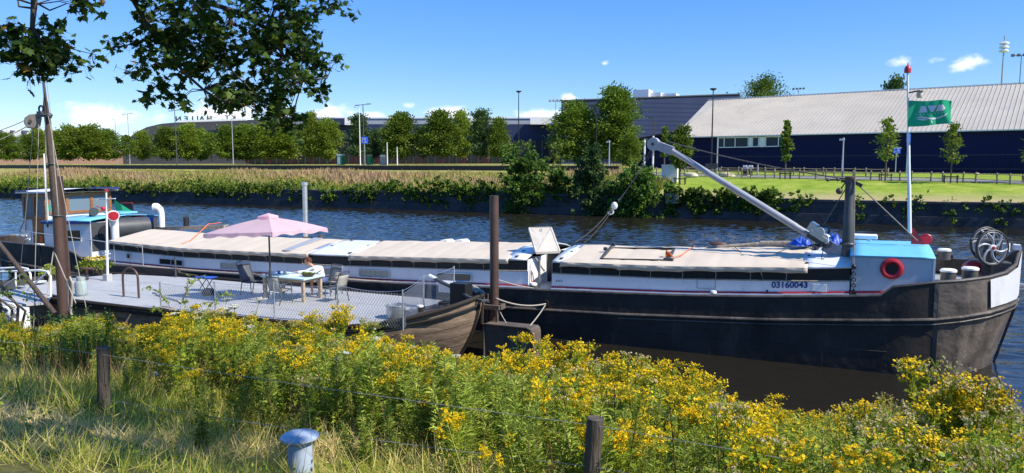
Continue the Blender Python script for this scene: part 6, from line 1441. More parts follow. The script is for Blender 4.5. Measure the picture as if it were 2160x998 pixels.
b = MB(); b.box(sp_+Vector((0, 0, .46)), (.62, .4, .03), rz=.2); b.build('tabletop', M['tarp'], st, bevel=.006)
for s in (-1, 1): b = MB(); b.tube([sp_+Vector((-.2*s, -.15, 0)), sp_+Vector((.2*s, -.15, .45))], .014, 6); b.tube([sp_+Vector((-.2*s, .15, 0)), sp_+Vector((.2*s, .15, .45))], .014, 6); b.build('leg', M['black'], st)
b = MB(); p = P(440, 622, z=DZ); b.lathe([(.2, 0), (.22, .12), (.14, .2), (0, .22)], p, 14); o = b.build('bowl', M['black'], loc=p); tag(o, 'dark bowl on the terrace under the blue side table', 'bowl')
p = P(836, 671, z=DZ); po = thing('cooking_pot', 'big dented aluminium cooking pot at the right end of the terrace', 'pot', p)
b = MB(); b.lathe([(.25, 0), (.27, .03), (.28, .36), (.30, .375), (.29, .385), (.265, .37), (.25, .05), (0, .04)], p, 24); b.build('pot_body', M['steel'], po)
for s in (-1, 1): b = MB(); b.ring(p+Vector((.29*s, 0, .30)), .06, .012, (0, .3, 1), 12, 5); b.build('handle', M['steel'], po)
p = P(172, 624, z=DZ); gb = thing('gas_bottle', 'pale grey gas bottle on the terrace beside the brown pile', 'gas bottle', p); M['gas'] = paint('pale_gas_bottle_paint', (.33, .40, .39), .45, 0, .12, 4, .2, 20, stain=(.35, .3, .25), sscale=4)
b = MB(); b.lathe([(.16, .03), (.18, .06), (.185, .1), (.185, .40), (.16, .47), (.07, .51), (0, .51)], p, 20); b.build('cylinder_body', M['gas'], gb)
b = MB(); b.lathe([(.14, 0), (.15, .05)], p, 18); b.build('foot_ring', M['gas'], gb); b = MB(); b.lathe([(.12, .49), (.125, .62), (.115, .62), (.11, .5)], p, 18); b.build('collar', M['gas'], gb); b = MB(); b.lathe([(.03, .5), (.03, .58), (0, .58)], p, 8); b.build('valve', M['steel'], gb)
def potted(x, y, w_, h_, mat, lf, label, seed, fl=False, z=None):
    p = P(x, y, z=z if z else DZ+.02); o = thing('planter', label, 'planter', p); r = np.random.default_rng(seed)
    b = MB(); b.lathe([(w_*.75, 0), (w_, h_), (w_*.9, h_), (w_*.8, h_*.8), (0, h_*.8)], p, 16); b.build('pot', mat, o)
    lv = Leaves(); n = 420; a = r.uniform(0, 6.28, n); q = np.sqrt(r.random(n))*w_*1.4; hh = r.uniform(0, .38, n)
    pos = np.stack([p.x+q*np.cos(a), p.y+q*np.sin(a), p.z+h_*.8+hh*(1.2-q/w_/1.6)], 1); lv.put(*OVAL, pos, frames(n, .6), r.uniform(.06, .13, n), r.random(n)); link_mesh('plant', lv.mesh('plant', lf, p), o)
    if fl:
        lv = Leaves(); n = 140; a = r.uniform(0, 6.28, n); q = np.sqrt(r.random(n))*w_*1.2; pos = np.stack([p.x+q*np.cos(a), p.y+q*np.sin(a), p.z+h_+.3+r.uniform(-.06, .08, n)], 1); lv.put(*HEXF, pos, frames(n, 1.), .022, r.random(n)); link_mesh('flower', lv.mesh('flower', F_YEL, p), o)
potted(205, 577, .42, .28, M['darkwood'], F_TREE2, 'dark tub with yellow flowers and green leaves behind the gas bottle', 3, True)
potted(180, 578, .22, .22, M['brown'], F_TREE2, 'rust coloured pot of yellow green leaves next to the dark tub', 5)
potted(106, 590, .25, .24, M['darkwood'], F_PALE, 'bright green potted plant left of the brown pile', 4)
p = P(84, 597, z=DZ+.05); b = MB(); b.lathe([(.10, 0), (.22, .05), (.21, .06), (0, .03)], p, 16); o = b.build('dish', M['whitecap'], loc=p); tag(o, 'shallow pale dish on the boat left of the brown pile', 'dish')
b = MB(); p = P(183, 566, z=1.5); b.ring(p, .24, .03, (0, .2, 1), 20, 6); b.tube([p, p-Vector((0, 0, .45))], .04, 8)
for k in range(4): a = k*math.pi/2; b.tube([p, p+Vector((.23*math.cos(a), .23*math.sin(a), 0))], .02, 5)
o = b.build('hand_wheel', M['brown'], boat)
# ================================================================== THE CHILD
hd = P(628.5, 556, v=18.25); ch = thing('person', 'child in a white long sleeved shirt bent over the table, drawing', 'person', (-15.45, 18.85, DZ))
def skin(name, verts, edges, radii, mat, parent, root=0, lev=2):
    base = WL[parent]; me = bpy.data.meshes.new(name); me.from_pydata([Vector(v)-base for v in verts], edges, []); me.materials.append(mat)
    o = link_mesh(name, me, parent); mod = o.modifiers.new('skin', 'SKIN'); mod.use_smooth_shade = True
    lay = me.skin_vertices[0] if me.skin_vertices else None
    if lay is None: lay = me.attributes and None
    for i, r_ in enumerate(radii):
        d = me.skin_vertices[0].data[i]; d.radius = (r_, r_) if not isinstance(r_, tuple) else r_; d.use_root = (i == root)
    s = o.modifiers.new('sub', 'SUBSURF'); s.levels = lev; s.render_levels = lev
    return o
pel = Vector((-15.36, 18.80, DZ+.52)); chest = Vector((-15.42, 18.60, DZ+.86)); nk = Vector((-15.52, 18.48, DZ+.985)); hd = Vector((-15.62, 18.40, DZ+1.12))
shL, shR = chest+Vector((-.10, -.10, .06)), chest+Vector((.12, .03, .06))
elL, haL = Vector((-15.72, 18.38, TZ+.06)), Vector((-15.98, 18.22, TZ+.05)); elR, haR = Vector((-15.36, 18.35, TZ+.06)), Vector((-15.62, 18.16, TZ+.05))
knL, ftL = Vector((-15.52, 18.42, DZ+.50)), Vector((-15.53, 18.45, DZ+.08)); knR, ftR = Vector((-15.25, 18.42, DZ+.50)), Vector((-15.24, 18.46, DZ+.08))
vs_ = [pel, (pel+chest)/2+Vector((0, .02, 0)), chest, nk, hd-Vector((0, 0, .03)), shL, elL, haL, shR, elR, haR, pel+Vector((-.07, -.05, -.02)), knL, ftL, ftL+Vector((-.02, -.13, -.03)), pel+Vector((.09, -.05, -.02)), knR, ftR, ftR+Vector((.0, -.13, -.03))]
ed = [(0, 1), (1, 2), (2, 3), (3, 4), (2, 5), (5, 6), (6, 7), (2, 8), (8, 9), (9, 10), (0, 11), (11, 12), (12, 13), (13, 14), (0, 15), (15, 16), (16, 17), (17, 18)]
rd = [.10, .095, .10, .045, .055, .05, .036, .026, .05, .036, .026, .075, .055, .035, .028, .075, .055, .035, .028]
body = skin('body', vs_, ed, rd, M['skin'], ch)
b = MB(); fdir = Vector((-.62, -.72, -.32)).normalized(); sdir = fdir.cross(Vector((0, 0, 1))).normalized(); udir = sdir.cross(fdir); MH = Matrix((sdir, fdir, udir)).transposed()
b.lathe([(1e-4, -.125), (.05, -.115), (.078, -.07), (.092, -.01), (.098, .04), (.088, .085), (.055, .118), (1e-4, .13)], hd, 18, M=MH@Matrix.Diagonal((.94, 1.08, 1)))
b.extr([hd+MH@Vector(q) for q in ((-.014, .092, -.03), (.014, .092, -.03), (.0, .098, .02))], MH@Vector((0, .024, -.006)))
for s in (-1, 1): b.sphere(hd+MH@Vector((.092*s, -.005, -.01)), .024, 8, 6, sc_=(.5, .9, 1.2))
b.build('head', M['skin'], ch)
b = MB()
for s in (-1, 1): b.sphere(hd+MH@Vector((.035*s, .088, .008)), .012, 8, 6)
b.bar(hd+MH@Vector((-.022, .09, -.07)), hd+MH@Vector((.022, .09, -.07)), .008, .01); b.build('face', M['brown'], ch)
lv = Leaves(); n = 900; dd = norm(rng.normal(size=(n, 3))); keep = (dd[:, 2] > -.15+.75*np.maximum(0, dd[:, 1])); dd = dd[keep]; n = len(dd); Mn = np.array(MH); pos = np.array(hd)+(dd*np.array([.098, .108, .128])+np.array([0, -.008, .012]))@Mn.T
lv.put(*OVAL, pos, frames(n, 0, 1, dd@Mn.T+rng.normal(size=(n, 3))*.6), .042, rng.random(n)); F_HAIR = foliage('curly_hair', [(.05, .02, .009), (.11, .045, .018), (.17, .075, .03)], .15, .5)
b = MB(); b.sphere(hd+MH@Vector((0, -.014, .022)), .1, 14, 10, M_ if False else 0) if False else b.lathe([(1e-4, -.09), (.06, -.08), (.098, -.02), (.104, .04), (.09, .09), (.05, .122), (1e-4, .132)], hd+MH@Vector((0, -.024, .012)), 16, M=MH)
b.build('hair', M['hair'], ch); link_mesh('curls', lv.mesh('curls', F_HAIR, WL[ch]), bpy.data.objects['hair'])
vs2 = [pel+Vector((0, 0, .02)), (pel+chest)/2+Vector((0, .02, 0)), chest, nk-Vector((-.02, -.02, .05)), shL, elL, haL.lerp(elL, .18), shR, elR, haR.lerp(elR, .18)]
skin('shirt', vs2, [(0, 1), (1, 2), (2, 3), (2, 4), (4, 5), (5, 6), (2, 7), (7, 8), (8, 9)], [.118, .112, .115, .07, .066, .05, .04, .066, .05, .04], M['shirt'], ch)
vs3 = [pel-Vector((0, 0, .01)), pel+Vector((-.07, -.06, -.02)), knL.lerp(pel, .2), pel+Vector((.09, -.06, -.02)), knR.lerp(pel, .2)]
skin('shorts', vs3, [(0, 1), (1, 2), (0, 3), (3, 4)], [.122, .092, .078, .092, .078], M['shorts'], ch)
for hnd, el in ((haL, elL), (haR, elR)):
    d = (hnd-el); d.z = 0; d.normalize(); s = d.cross(Vector((0, 0, 1)))
    vs4 = [hnd-d*.01, hnd+d*.045]; ed4 = [(0, 1)]; rd4 = [(.024, .016), (.026, .014)]
    for k, (o_, ln) in enumerate(((-.021, .045), (-.007, .052), (.007, .05), (.02, .04))):
        i = len(vs4); vs4 += [hnd+d*.05+s*o_, hnd+d*(.05+ln*.55)+s*o_*1.25+Vector((0, 0, .004)), hnd+d*(.05+ln)+s*o_*1.3-Vector((0, 0, .014))]; ed4 += [(1, i), (i, i+1), (i+1, i+2)]; rd4 += [.0075, .007, .0055]
    i = len(vs4); vs4 += [hnd+d*.015+s*.028, hnd+d*.05+s*.042-Vector((0, 0, .008))]; ed4 += [(0, i), (i, i+1)]; rd4 += [.009, .007]
    skin('hand', vs4, ed4, rd4, M['skin'], ch, 1)
# ================================================================== PILES, MAST, GANGWAY at the near bank
def lab_tube(name, label, cat, loc): return thing(name, label, cat, loc)
pb_ = P(1043, 700, v=18.3); pt_ = P(1043.5, 413, v=18.3)
pl = thing('mooring_pile', 'dark brown steel mooring pile in the middle between the two boats', 'mooring pile', (pb_.x, pb_.y, 0))
b = MB(); b.tube([Vector((pb_.x, pb_.y, -.5)), Vector((pb_.x, pb_.y, pt_.z))], .125, 18); b.build('pile', M['brown'], pl)
b = MB()
z0 = P(1043, 646, v=18.3).z
b.box((pb_.x-.02, pb_.y-.17, z0), (.52, .09, .13)); b.box((pb_.x-.02, pb_.y+.17, z0), (.52, .09, .13)); b.box((pb_.x-.25, pb_.y, z0), (.08, .3, .13)); b.box((pb_.x+.24, pb_.y, z0), (.08, .3, .13)); b.build('guide_collar', M['rust'], pl, bevel=.008)
zb0 = P(1080, 690, v=17.7).z
for (du, dv) in ((-.24, -.2), (-.30, .15), (.17, -.2)): b = MB(); b.bar((pb_.x+du, pb_.y+dv, z0-.05+(.35 if du < -.2 else 0)), (pb_.x+du-(.05 if du < 0 else 0), pb_.y+dv, zb0-.1), .06, .06); b.build('bracket', M['rust'], pl)
a, e = P(1022, 690, v=17.75), P(1126, 690, v=17.75)
bx = thing('steel_pontoon', 'rusty rectangular steel pontoon floating below the mooring pile', 'pontoon', ((a.x+e.x)/2, 18.2, 0))
b = MB(); b.extr([(a.x, 17.75, -.4), (e.x, 17.75, -.4), (e.x, 17.75, zb0-.16), (e.x-.03, 17.75, zb0-.05), (e.x-.09, 17.75, zb0), (a.x, 17.75, zb0)], (0, .5, 0)); b.build('tank', M['rust'], bx, bevel=.005)
b = MB(); b.tube([(a.x-.01, 17.73, -.1), (a.x-.01, 17.73, zb0), (e.x-.2, 17.73, zb0+.01), (e.x-.07, 17.73, zb0-.05), (e.x, 17.73, zb0-.2), (e.x, 17.73, -.1)], .035, 8); b.bar(((a.x+e.x)/2-.12, 17.735, zb0-.04), ((a.x+e.x)/2-.12, 17.735, -.1), .03, .02); b.build('edge_bar', M['rust'], bx)
b = MB(); b.tube(rope(Vector((pb_.x+.1, pb_.y-.1, z0+.25)), P(1151, 641, v=20.4), .12), .022, 6); b.tube(rope(P(1150, 644, v=20.4), P(1118, 687, v=18.0), .03), .018, 6); b.tube(rope(Vector((pb_.x+.15, pb_.y, z0-.1)), P(1073, 688, v=18.1), .03), .014, 6); b.tube(rope(Vector((pb_.x, pb_.y+.12, z0+.75)), P(1125, 608, v=20.6), .03), .018, 6)
o = b.build('mooring_rope', M['rope'], loc=(pb_.x+1, 19.5, 1)); tag(o, 'pale mooring ropes slung from the mooring pile to the barge side', 'rope')
# leaning wooden mast in a brown steel pile
mb0 = P(133, 662, v=14.1); m1 = P(121, 455, v=14.1); m2 = P(91, 165, v=14.15)
lp = thing('mooring_pile', 'brown pile on the left bank that carries a tall weathered wooden mast', 'mooring pile', (mb0.x, mb0.y, 0))
b = MB(); b.tube([Vector((mb0.x, mb0.y, -.4)), mb0, m1], [.135, .133, .13], 18); b.build('pile', M['brown'], lp)
b = MB(); q = [m1-Vector((0, 0, .3)), m1.lerp(m2, .35), m1.lerp(m2, .72)]; b.tube(q, [.125, .105, .08], 14); b.tube([m1.lerp(m2, .72), m1.lerp(m2, .83)], [.07, .06], 12); b.tube([m1.lerp(m2, .83), m2, m2.lerp(m1, -.15)], [.05, .03, .02], 10); ms = b.build('mast', M['oldwood'], lp)
b = MB(); sq = P(124, 372, v=14.45); b.tube([Vector((sq.x+.12, sq.y, 1)), sq], .13, 4); b.build('back_timber', M['brown'], lp)
b = MB(); c = P(99, 243, v=14.1); b.ring(c, .115, .04, (0, 0, 1), 16, 6); b.sphere(c+Vector((.17, -.05, -.02)), .09, 10, 6); b.box(c+Vector((-.18, -.05, .03)), (.2, .15, .16)); b.ring(c+Vector((-.25, 0, .18)), .1, .03, (0, 1, 0), 14, 6); b.ring(m1.lerp(m2, .38), .13, .02, (0, 0, 1), 16, 6); b.ring(m1, .15, .02, (0, 0, 1), 18, 6); b.build('iron_band', M['dkgrey'], ms)
b = MB(); c = P(69, 256, v=14.0); pr_ = [(-.22, -.06), (-.20, .1), (-.05, .2), (.17, .22), (.24, .1), (.18, -.14), (.08, -.22), (-.15, -.2)]
b.extr([c+rt*x+Vector((0, 0, z))-fwh*.09 for x, z in pr_], fwh*.18); bl_ = b.build('pulley_block', M['greywood'], ms, bevel=.03)
b = MB(); m_ = Vector((0, 0, 1)).rotation_difference(-fwh).to_matrix(); b.lathe([(.05, 0), (.05, .02), (0, .02)], c-fwh*.1, 12, M=m_); b.build('pin', M['rust'], bl_)
b = MB()
for (x0, y0, x1, y1, w0, w1, r_, sg) in [(57, 252, -60, 292, 14, 13.4, .014, .05), (58, 266, -60, 315, 14, 13.2, .014, .06), (82, 250, 71, 690, 14, 13.3, .009, .0), (95, 250, 100, 470, 14, 14, .014, .02), (93, 175, 91, 240, 14.1, 14.1, .012, 0), (101, 240, 190, 690, 14, 13.6, .009, .1), (97, 160, 108, 250, 14.1, 14.1, .012, .0), (70, 268, 41, 590, 14, 14.8, .010, .05), (113, 528, 96, 640, 14, 13.5, .016, 0), (113, 528, 160, 640, 14, 13.6, .014, .0), (107, 250, 124, 455, 13.85, 13.85, .014, .0)]:
    b.tube(rope(P(x0, y0, v=w0), P(x1, y1, v=w1), sg), r_, 5)
b.tube([P(142, 590, v=13.8), P(146, 640, v=13.8), P(150, 660, v=13.8), P(154, 600, v=13.8), P(148, 585, v=13.8), P(144, 650, v=13.8), P(152, 665, v=13.8)], .03, 6); b.build('rigging', M['rope'], ms)
a, e = P(-30, 478, v=13.3), P(116, 662, v=13.4); b = MB(); b.tube([a, e], [.065, .07], 10); o = b.build('wooden_spar', M['oldwood'], loc=e); tag(o, 'slanting brown wooden spar crossing the gangway rails at the left edge', 'spar')
# gangway
ga = P(112, 612, z=DZ+.02); gw = thing('gangway', 'grey gangway with two white tubular handrails at the left edge', 'gangway', ga)
q = [P(118, 600, z=DZ+.03), P(100, 638, z=DZ+.03), P(-60, 652, z=DZ+.25), P(-60, 622, z=DZ+.25)]
b = MB(); b.extr(q, (0, 0, -.06)); b.build('walkway', M['deck'], gw)
for (x0, x1, yb, yt, v) in ((64, -60, 612, 564, 15.6), (107, -60, 626, 570, 14.9)):
    f0_ = P(x0, yb, v=v); t0_ = P(x0, yt+14, v=v); c0_ = P(x0-6, yt+3, v=v); t1_ = P(x0-22, yt, v=v); fr_ = P(x1, yt+6, v=v-.3)
    b = MB(); b.tube([f0_, t0_, c0_, t1_, fr_], .035, 8); b.tube([c0_, P(x0-72, yb+6, v=v)], .028, 8); b.tube([P(x0-74, yb+10, v=v), P(x0-74, yt+4, v=v)], .028, 8); b.build('handrail', M['whitecap'], gw)
# white spoked wheel leaning in the weeds
c = P(21, 661, v=12.6); wl_ = thing('white_wheel', 'white spoked wheel on a hub half hidden in the weeds at the left edge', 'wheel', c)
b = MB(); ax = Vector((.35, -1, .1)).normalized(); b.ring(c, .27, .028, ax, 26, 8); b.build('rim', M['whitecap'], wl_)
b = MB(); x = Vector((0, 0, 1)).cross(ax).normalized(); y = ax.cross(x)
for i in range(4):
    a0 = i*math.pi/2; b.tube([c+(x*math.cos(a0+.8*s)+y*math.sin(a0+.8*s))*.27*s for s in np.linspace(.1, 1, 7)], .03, 6)
b.build('spoke', M['whitecap'], wl_)
b = MB(); m_ = Vector((0, 0, 1)).rotation_difference(ax).to_matrix(); b.lathe([(.06, -.3), (.06, .05), (0, .06)], c, 12, M=m_); b.box(c+Vector((0, .3, -.4)), (.3, .3, 1.0)); b.build('hub', M['white'], wl_)
# ================================================================== FOREGROUND: bollard and wire fence
bt = P(632, 914, v=4.25); g = zb(bt.x, bt.y); bo = thing('mooring_bollard', 'pale blue painted steel bollard with a flat cap at the bottom of the view', 'bollard', (bt.x, bt.y, g))
def shaft_r(): return .092
b = MB(); b.tube([Vector((bt.x+.01, bt.y, g-.2)), Vector((bt.x, bt.y, bt.z-.05))], [.098, .094], 28); b.build('shaft', M['bollard'], bo)
b = MB(); b.lathe([(.094, -.075), (.10, -.055), (.135, -.045), (.145, -.032), (.143, -.02), (.12, -.006), (.06, .004), (0, .007)], bt, 32); b.build('cap', M['bollard'], bo)
wf = thing('wire_fence', 'old wire fence on two dark weathered posts along the bank', 'fence', (-4, 4.9, 2.6))
for (x, yt, w_, lean) in ((218, 733, .062, (-.07, 0)), (1256, 882, .062, (-.06, .0))):
    tp_ = P(x, yt, v=4.9); g = zb(tp_.x, 4.9); r_ = random.Random(x); b = MB(); n = 9
    q = [Vector((tp_.x+lean[0]*(1-k/n)+r_.uniform(-.003, .003), tp_.y+lean[1]*(1-k/n), g-.25+(tp_.z-g+.25)*k/n)) for k in range(n+1)]
    b.tube(q, [w_*r_.uniform(.95, 1.05) for _ in q], 9); b.build('post', M['postwood'], wf)
def wire(y0, y1, sag, ext0, ext1):
    a = P(216, y0, v=4.86); e = P(1252, y1, v=4.86); b = MB(); d = e-a
    b.tube(rope(a-d*ext0, a, sag*.7, 8)[:-1]+rope(a, e, sag, 16)+rope(e, e+d*ext1+Vector((0, 0, -.1)), sag*.6, 8)[1:], .0022, 5)
    for k in np.linspace(.06, .94, 9): p = a.lerp(e, k)-Vector((0, 0, sag*4*k*(1-k))); b.tube([p+Vector((-.012, 0, -.012)), p+Vector((.012, 0, .014))], .0022, 4); b.tube([p+Vector((0, -.014, .01)), p+Vector((.004, .014, -.01))], .0022, 4)
    b.build('wire', M['wire_bright'], wf)
M['wire_bright'] = paint('weathered_fence_wire', (.34, .33, .31), .5, .4, .2, 10, .1, 60)
wire(748, 897, .015, .9, .8); wire(842, 985, .03, .9, .8)
# ================================================================== FAR BANK: quay wall
m, t, b = nt('quay_masonry'); N = t.nodes.new
tc = N('ShaderNodeNewGeometry'); mp = N('ShaderNodeMapping'); mp.inputs['Rotation'].default_value = (R(90), 0, 0); L(t, tc.outputs['Position'], mp.inputs['Vector'])
br = N('ShaderNodeTexBrick'); br.inputs['Scale'].default_value = 1; br.inputs['Brick Width'].default_value = 1.1; br.inputs['Row Height'].default_value = .42; br.inputs['Mortar Size'].default_value = .018
br.inputs['Color1'].default_value = (.06, .06, .066, 1); br.inputs['Color2'].default_value = (.05, .051, .056, 1); br.inputs['Mortar'].default_value = (.038, .038, .04, 1); L(t, mp.outputs[0], br.inputs['Vector'])
nn = N('ShaderNodeTexNoise'); nn.inputs['Scale'].default_value = .8; nn.inputs['Detail'].default_value = 9; nn.inputs['Roughness'].default_value = .7; L(t, tc.outputs['Position'], nn.inputs['Vector'])
mr = N('ShaderNodeMapRange'); mr.inputs['From Min'].default_value = .3; mr.inputs['From Max'].default_value = .7; mr.inputs['To Min'].default_value = .45; mr.inputs['To Max'].default_value = 1.35; L(t, nn.outputs['Fac'], mr.inputs['Value'])
mx = N('ShaderNodeMix'); mx.data_type = 'RGBA'; mx.blend_type = 'MULTIPLY'; mx.inputs['Factor'].default_value = 1; L(t, br.outputs['Color'], mx.inputs['A']); L(t, mr.outputs[0], mx.inputs['B']); L(t, mx.outputs['Result'], b.inputs['Base Color']); b.inputs['Roughness'].default_value = .9
bp = N('ShaderNodeBump'); bp.inputs['Distance'].default_value = .05; bp.inputs['Strength'].default_value = .7; L(t, nn.outputs['Fac'], bp.inputs['Height']); L(t, bp.outputs[0], b.inputs['Normal'])
M['quay'] = m
M['copestone'] = paint('worn_quay_coping', (.20, .19, .17), .9, 0, .25, .8, .6, 6, stain=(.36, .31, .24), sscale=.6)
def quay(name, label, u0, u1, zt, cop, seed):
    r = random.Random(seed); o = thing(name, label, 'quay wall', ((u0+u1)/2, 72.6, 0)); b = MB()
    b.box(((u0+u1)/2, 72.6, (zt-1.2)/2-.05), (u1-u0, .8, zt+1.2-.1)); b.box(((u0+u1)/2, 72.45, .38), (u1-u0, .9, .76)); b.build('masonry', M['quay'], o)
    b = MB(); u = u0
    while u < u1:
        w_ = r.uniform(1.6, 2.6); b.box((u+w_/2, 72.5+r.uniform(-.02, .02), zt-.06+r.uniform(-.03, .02)), (w_-.03, .75, .22)); u += w_
    b.build('coping', cop, o, bevel=.03)
quay('quay_wall', 'higher quay wall with ivy on the far bank right of the chimney', -65.2, 120, 2.02, M['quay'], 2)
quay('quay_wall', 'lower dark quay wall at the far left behind the wheelhouse', -320, -65.25, 1.48, M['quay'], 3)
p = P(1418, 418, v=71.9); b = MB(); b.box((p.x, 72.0, 1.9), (1.3, .7, 1.0)); o = b.build('stone_block', M['copestone'], loc=(p.x, 72.1, 1.4), bevel=.03); tag(o, 'square stone block on the quay beside the ivy mound', 'stone block')
# black flood wall behind the meadow
b = MB(); u0, u1 = -27.9, -330
b.box(((u0+u1)/2, 94.2, 4.2), (u0-u1, .35, 1.44)); fwl = thing('flood_wall', 'long low black flood wall behind the far meadow', 'wall', ((u0+u1)/2, 94.2, 3.6)); 
b.build('panel', M['black'], fwl); b = MB(); b.box(((u0+u1)/2, 94.15, 4.95), (u0-u1, .5, .06)); b.build('coping', M['dkgrey'], fwl)
# ================================================================== FAR BANK: road, rail fences, street furniture
M['asphalt'] = ground_mat('pale_worn_asphalt', [(.17, .165, .16), (.22, .215, .21), (.28, .27, .26)], 2., 20)
HD = Vector((math.cos(R(12.4)), -math.sin(R(12.4)), 0)); HN = Vector((-HD.y, HD.x, 0)); HA = Vector((-16.7, 115.6, 0))
fa, fe = Vector((-9.71, 89.35, 0)), Vector((9.14, 84.23, 0)); fd = (fe-fa).normalized(); fn = Vector((-fd.y, fd.x, 0))
def fpt(s, off): return fa+fd*s+fn*off
b = MB(); n = 60; lo, hi = -17, 75
b.loft([[Vector((q.x, q.y, max(zfar(q.x, q.y), 3.2)+.05)) for q in (fpt(lo+(hi-lo)*i/n, o_) for i in range(n+1))] for o_ in (.5, 2, 3.5, 5.2)], smooth=False); tag(b.build('path', M['asphalt']), kind='structure')
def rail_fence(label, s0, s1, off, pairs, group=None):
    q = fpt(s0, off); o = thing('rail_fence', label, 'fence', (q.x, q.y, zfar(q.x, q.y))); r = random.Random(int(s0*10+off)); s = s0; prev = None; k = 0
    ss = []
    while s <= s1: ss.append(s); s += pairs[k % 2]; k += 1
    P_ = []
    for s in ss:
        q = fpt(s, off); z = zfar(q.x, q.y); b = MB(); lean = Vector((r.uniform(-.04, .04), 0, 0)); b.tube([Vector((q.x, q.y, z-.2)), Vector((q.x, q.y, z+1.05))+lean], [.085, .075], 8); b.build('post', M['fencewood'], o); P_.append(Vector((q.x, q.y, z)))
    for z in (.88, .38):
        for a, e in zip(P_, P_[1:]): b = MB(); b.tube([a+Vector((-.1, 0, z+r.uniform(-.03, .03))), (a+e)/2+Vector((0, 0, z+r.uniform(-.03, .03))), e+Vector((.1, 0, z+r.uniform(-.03, .03)))], .045, 6); b.build('rail', M['fencewood'], o)
rail_fence('split wood rail fence along the lawn in front of the path', -16, 44, 0, (1.05, 1.75))
rail_fence('second split wood rail fence behind the path, ending left of the dark mast', -16, 12.4, 7.2, (1.2, 2.3))
def cabinet(name, x, yb, yt, w_, D, mat, label, cat, dep=.6):
    p = P(x, yb, D=D); t_ = P(x, yt, D=D); g = zfar(p.x, p.y); h = max(.3, t_.z-g); o = thing(name, label, cat, (p.x, p.y, g)); b = MB(); b.box((p.x, p.y, g+h/2), (w_, dep, h)); b.build('body', mat, o, bevel=.02); b = MB(); b.box((p.x, p.y, g+h+.02), (w_+.08, dep+.08, .05)); b.build('lid', mat, o); return o
cabinet('electrical_cabinet', 1413, 372, 348, 1.75, 82, M['whitecap'], 'pale grey electrical cabinet on the lawn below the boom', 'cabinet')
for (x, lab) in ((1571, 'black litter bin with pale lid beside the path, left one of two'), (1583, 'black litter bin with pale lid beside the path, right one of two')):
    p = P(x, 372, D=90); g = zfar(p.x, p.y); t_ = P(x, 349, D=90); h = t_.z-g; o = thing('litter_bin', lab, 'bin', (p.x, p.y, g), 'litter bins by the path')
    b = MB(); b.box((p.x, p.y, g+h*.36), (.42, .4, h*.72)); b.build('body', M['black'], o); b = MB(); b.box((p.x, p.y, g+h*.75), (.62, .5, .09)); b.box((p.x, p.y, g+h*.93), (.45, .4, .22)); b.build('lid', M['whitecap'], o)
for (x, yb, yt, lab) in ((1492, 370, 345, 'small dark information board left of the tall black lamp post foot'), (1508, 368, 345, 'small dark information board right of the tall black lamp post foot')):
    p = P(x, yb, D=92); g = zfar(p.x, p.y); t_ = P(x, yt, D=92); o = thing('information_board', lab, 'board', (p.x, p.y, g)); b = MB(); b.box((p.x, p.y, (g+t_.z)/2-.25), (.12, .1, t_.z-g-.4)); b.build('post', M['dkgrey'], o); b = MB(); b.box((p.x, p.y, t_.z-.3), (.6, .08, .6)); b.build('panel', M['dkgrey'], o)
for (x, y, s, lab) in ((1528, 371, 1.0, 'long pale boulder on the grass below the hall windows'), (1541, 369, .75, 'ochre boulder right of the long pale boulder'), (1458, 372, 1.1, 'flat brown boulder behind the boom'), (1580, 378, .35, 'small white stone at the lawn edge'), (2060, 384, .4, 'white stone at the foot of the rail fence')):
    p = P(x, y, D=88); g = zfar(p.x, p.y); b = MB(); r = random.Random(x)
    b.sphere((p.x, p.y, g+.2*s), .62*s, 9, 6, sc_=(1.15, .8, .6)); b.v = [v_+Vector((r.uniform(-.07, .07), r.uniform(-.07, .07), r.uniform(-.06, .06)))*s for v_ in b.v]; o = b.build('boulder', M['boulder'], loc=(p.x, p.y, g)); tag(o, lab, 'boulder')
for (x, yt, yb, lab) in ((1359, 293, 352, 'left one of two white striped warning posts behind the bushes'), (1377, 287, 352, 'right one of two white striped warning posts, behind the boom tip')):
    D = 100; t_ = P(x, yt, D=D); p = P(x, yb, D=D); g = zfar(p.x, p.y); o = thing('striped_post', lab, 'post', (p.x, p.y, g)); n = 9
    b = MB()
    for k in range(n): b.tube([Vector((p.x, p.y, g+(t_.z-g)*k/n)), Vector((p.x, p.y, g+(t_.z-g)*(k+1)/n))], .13, 8, mi=0 if k % 3 != 1 else 1)
    b.build('shaft', [M['whitecap'], M['grey']], o)
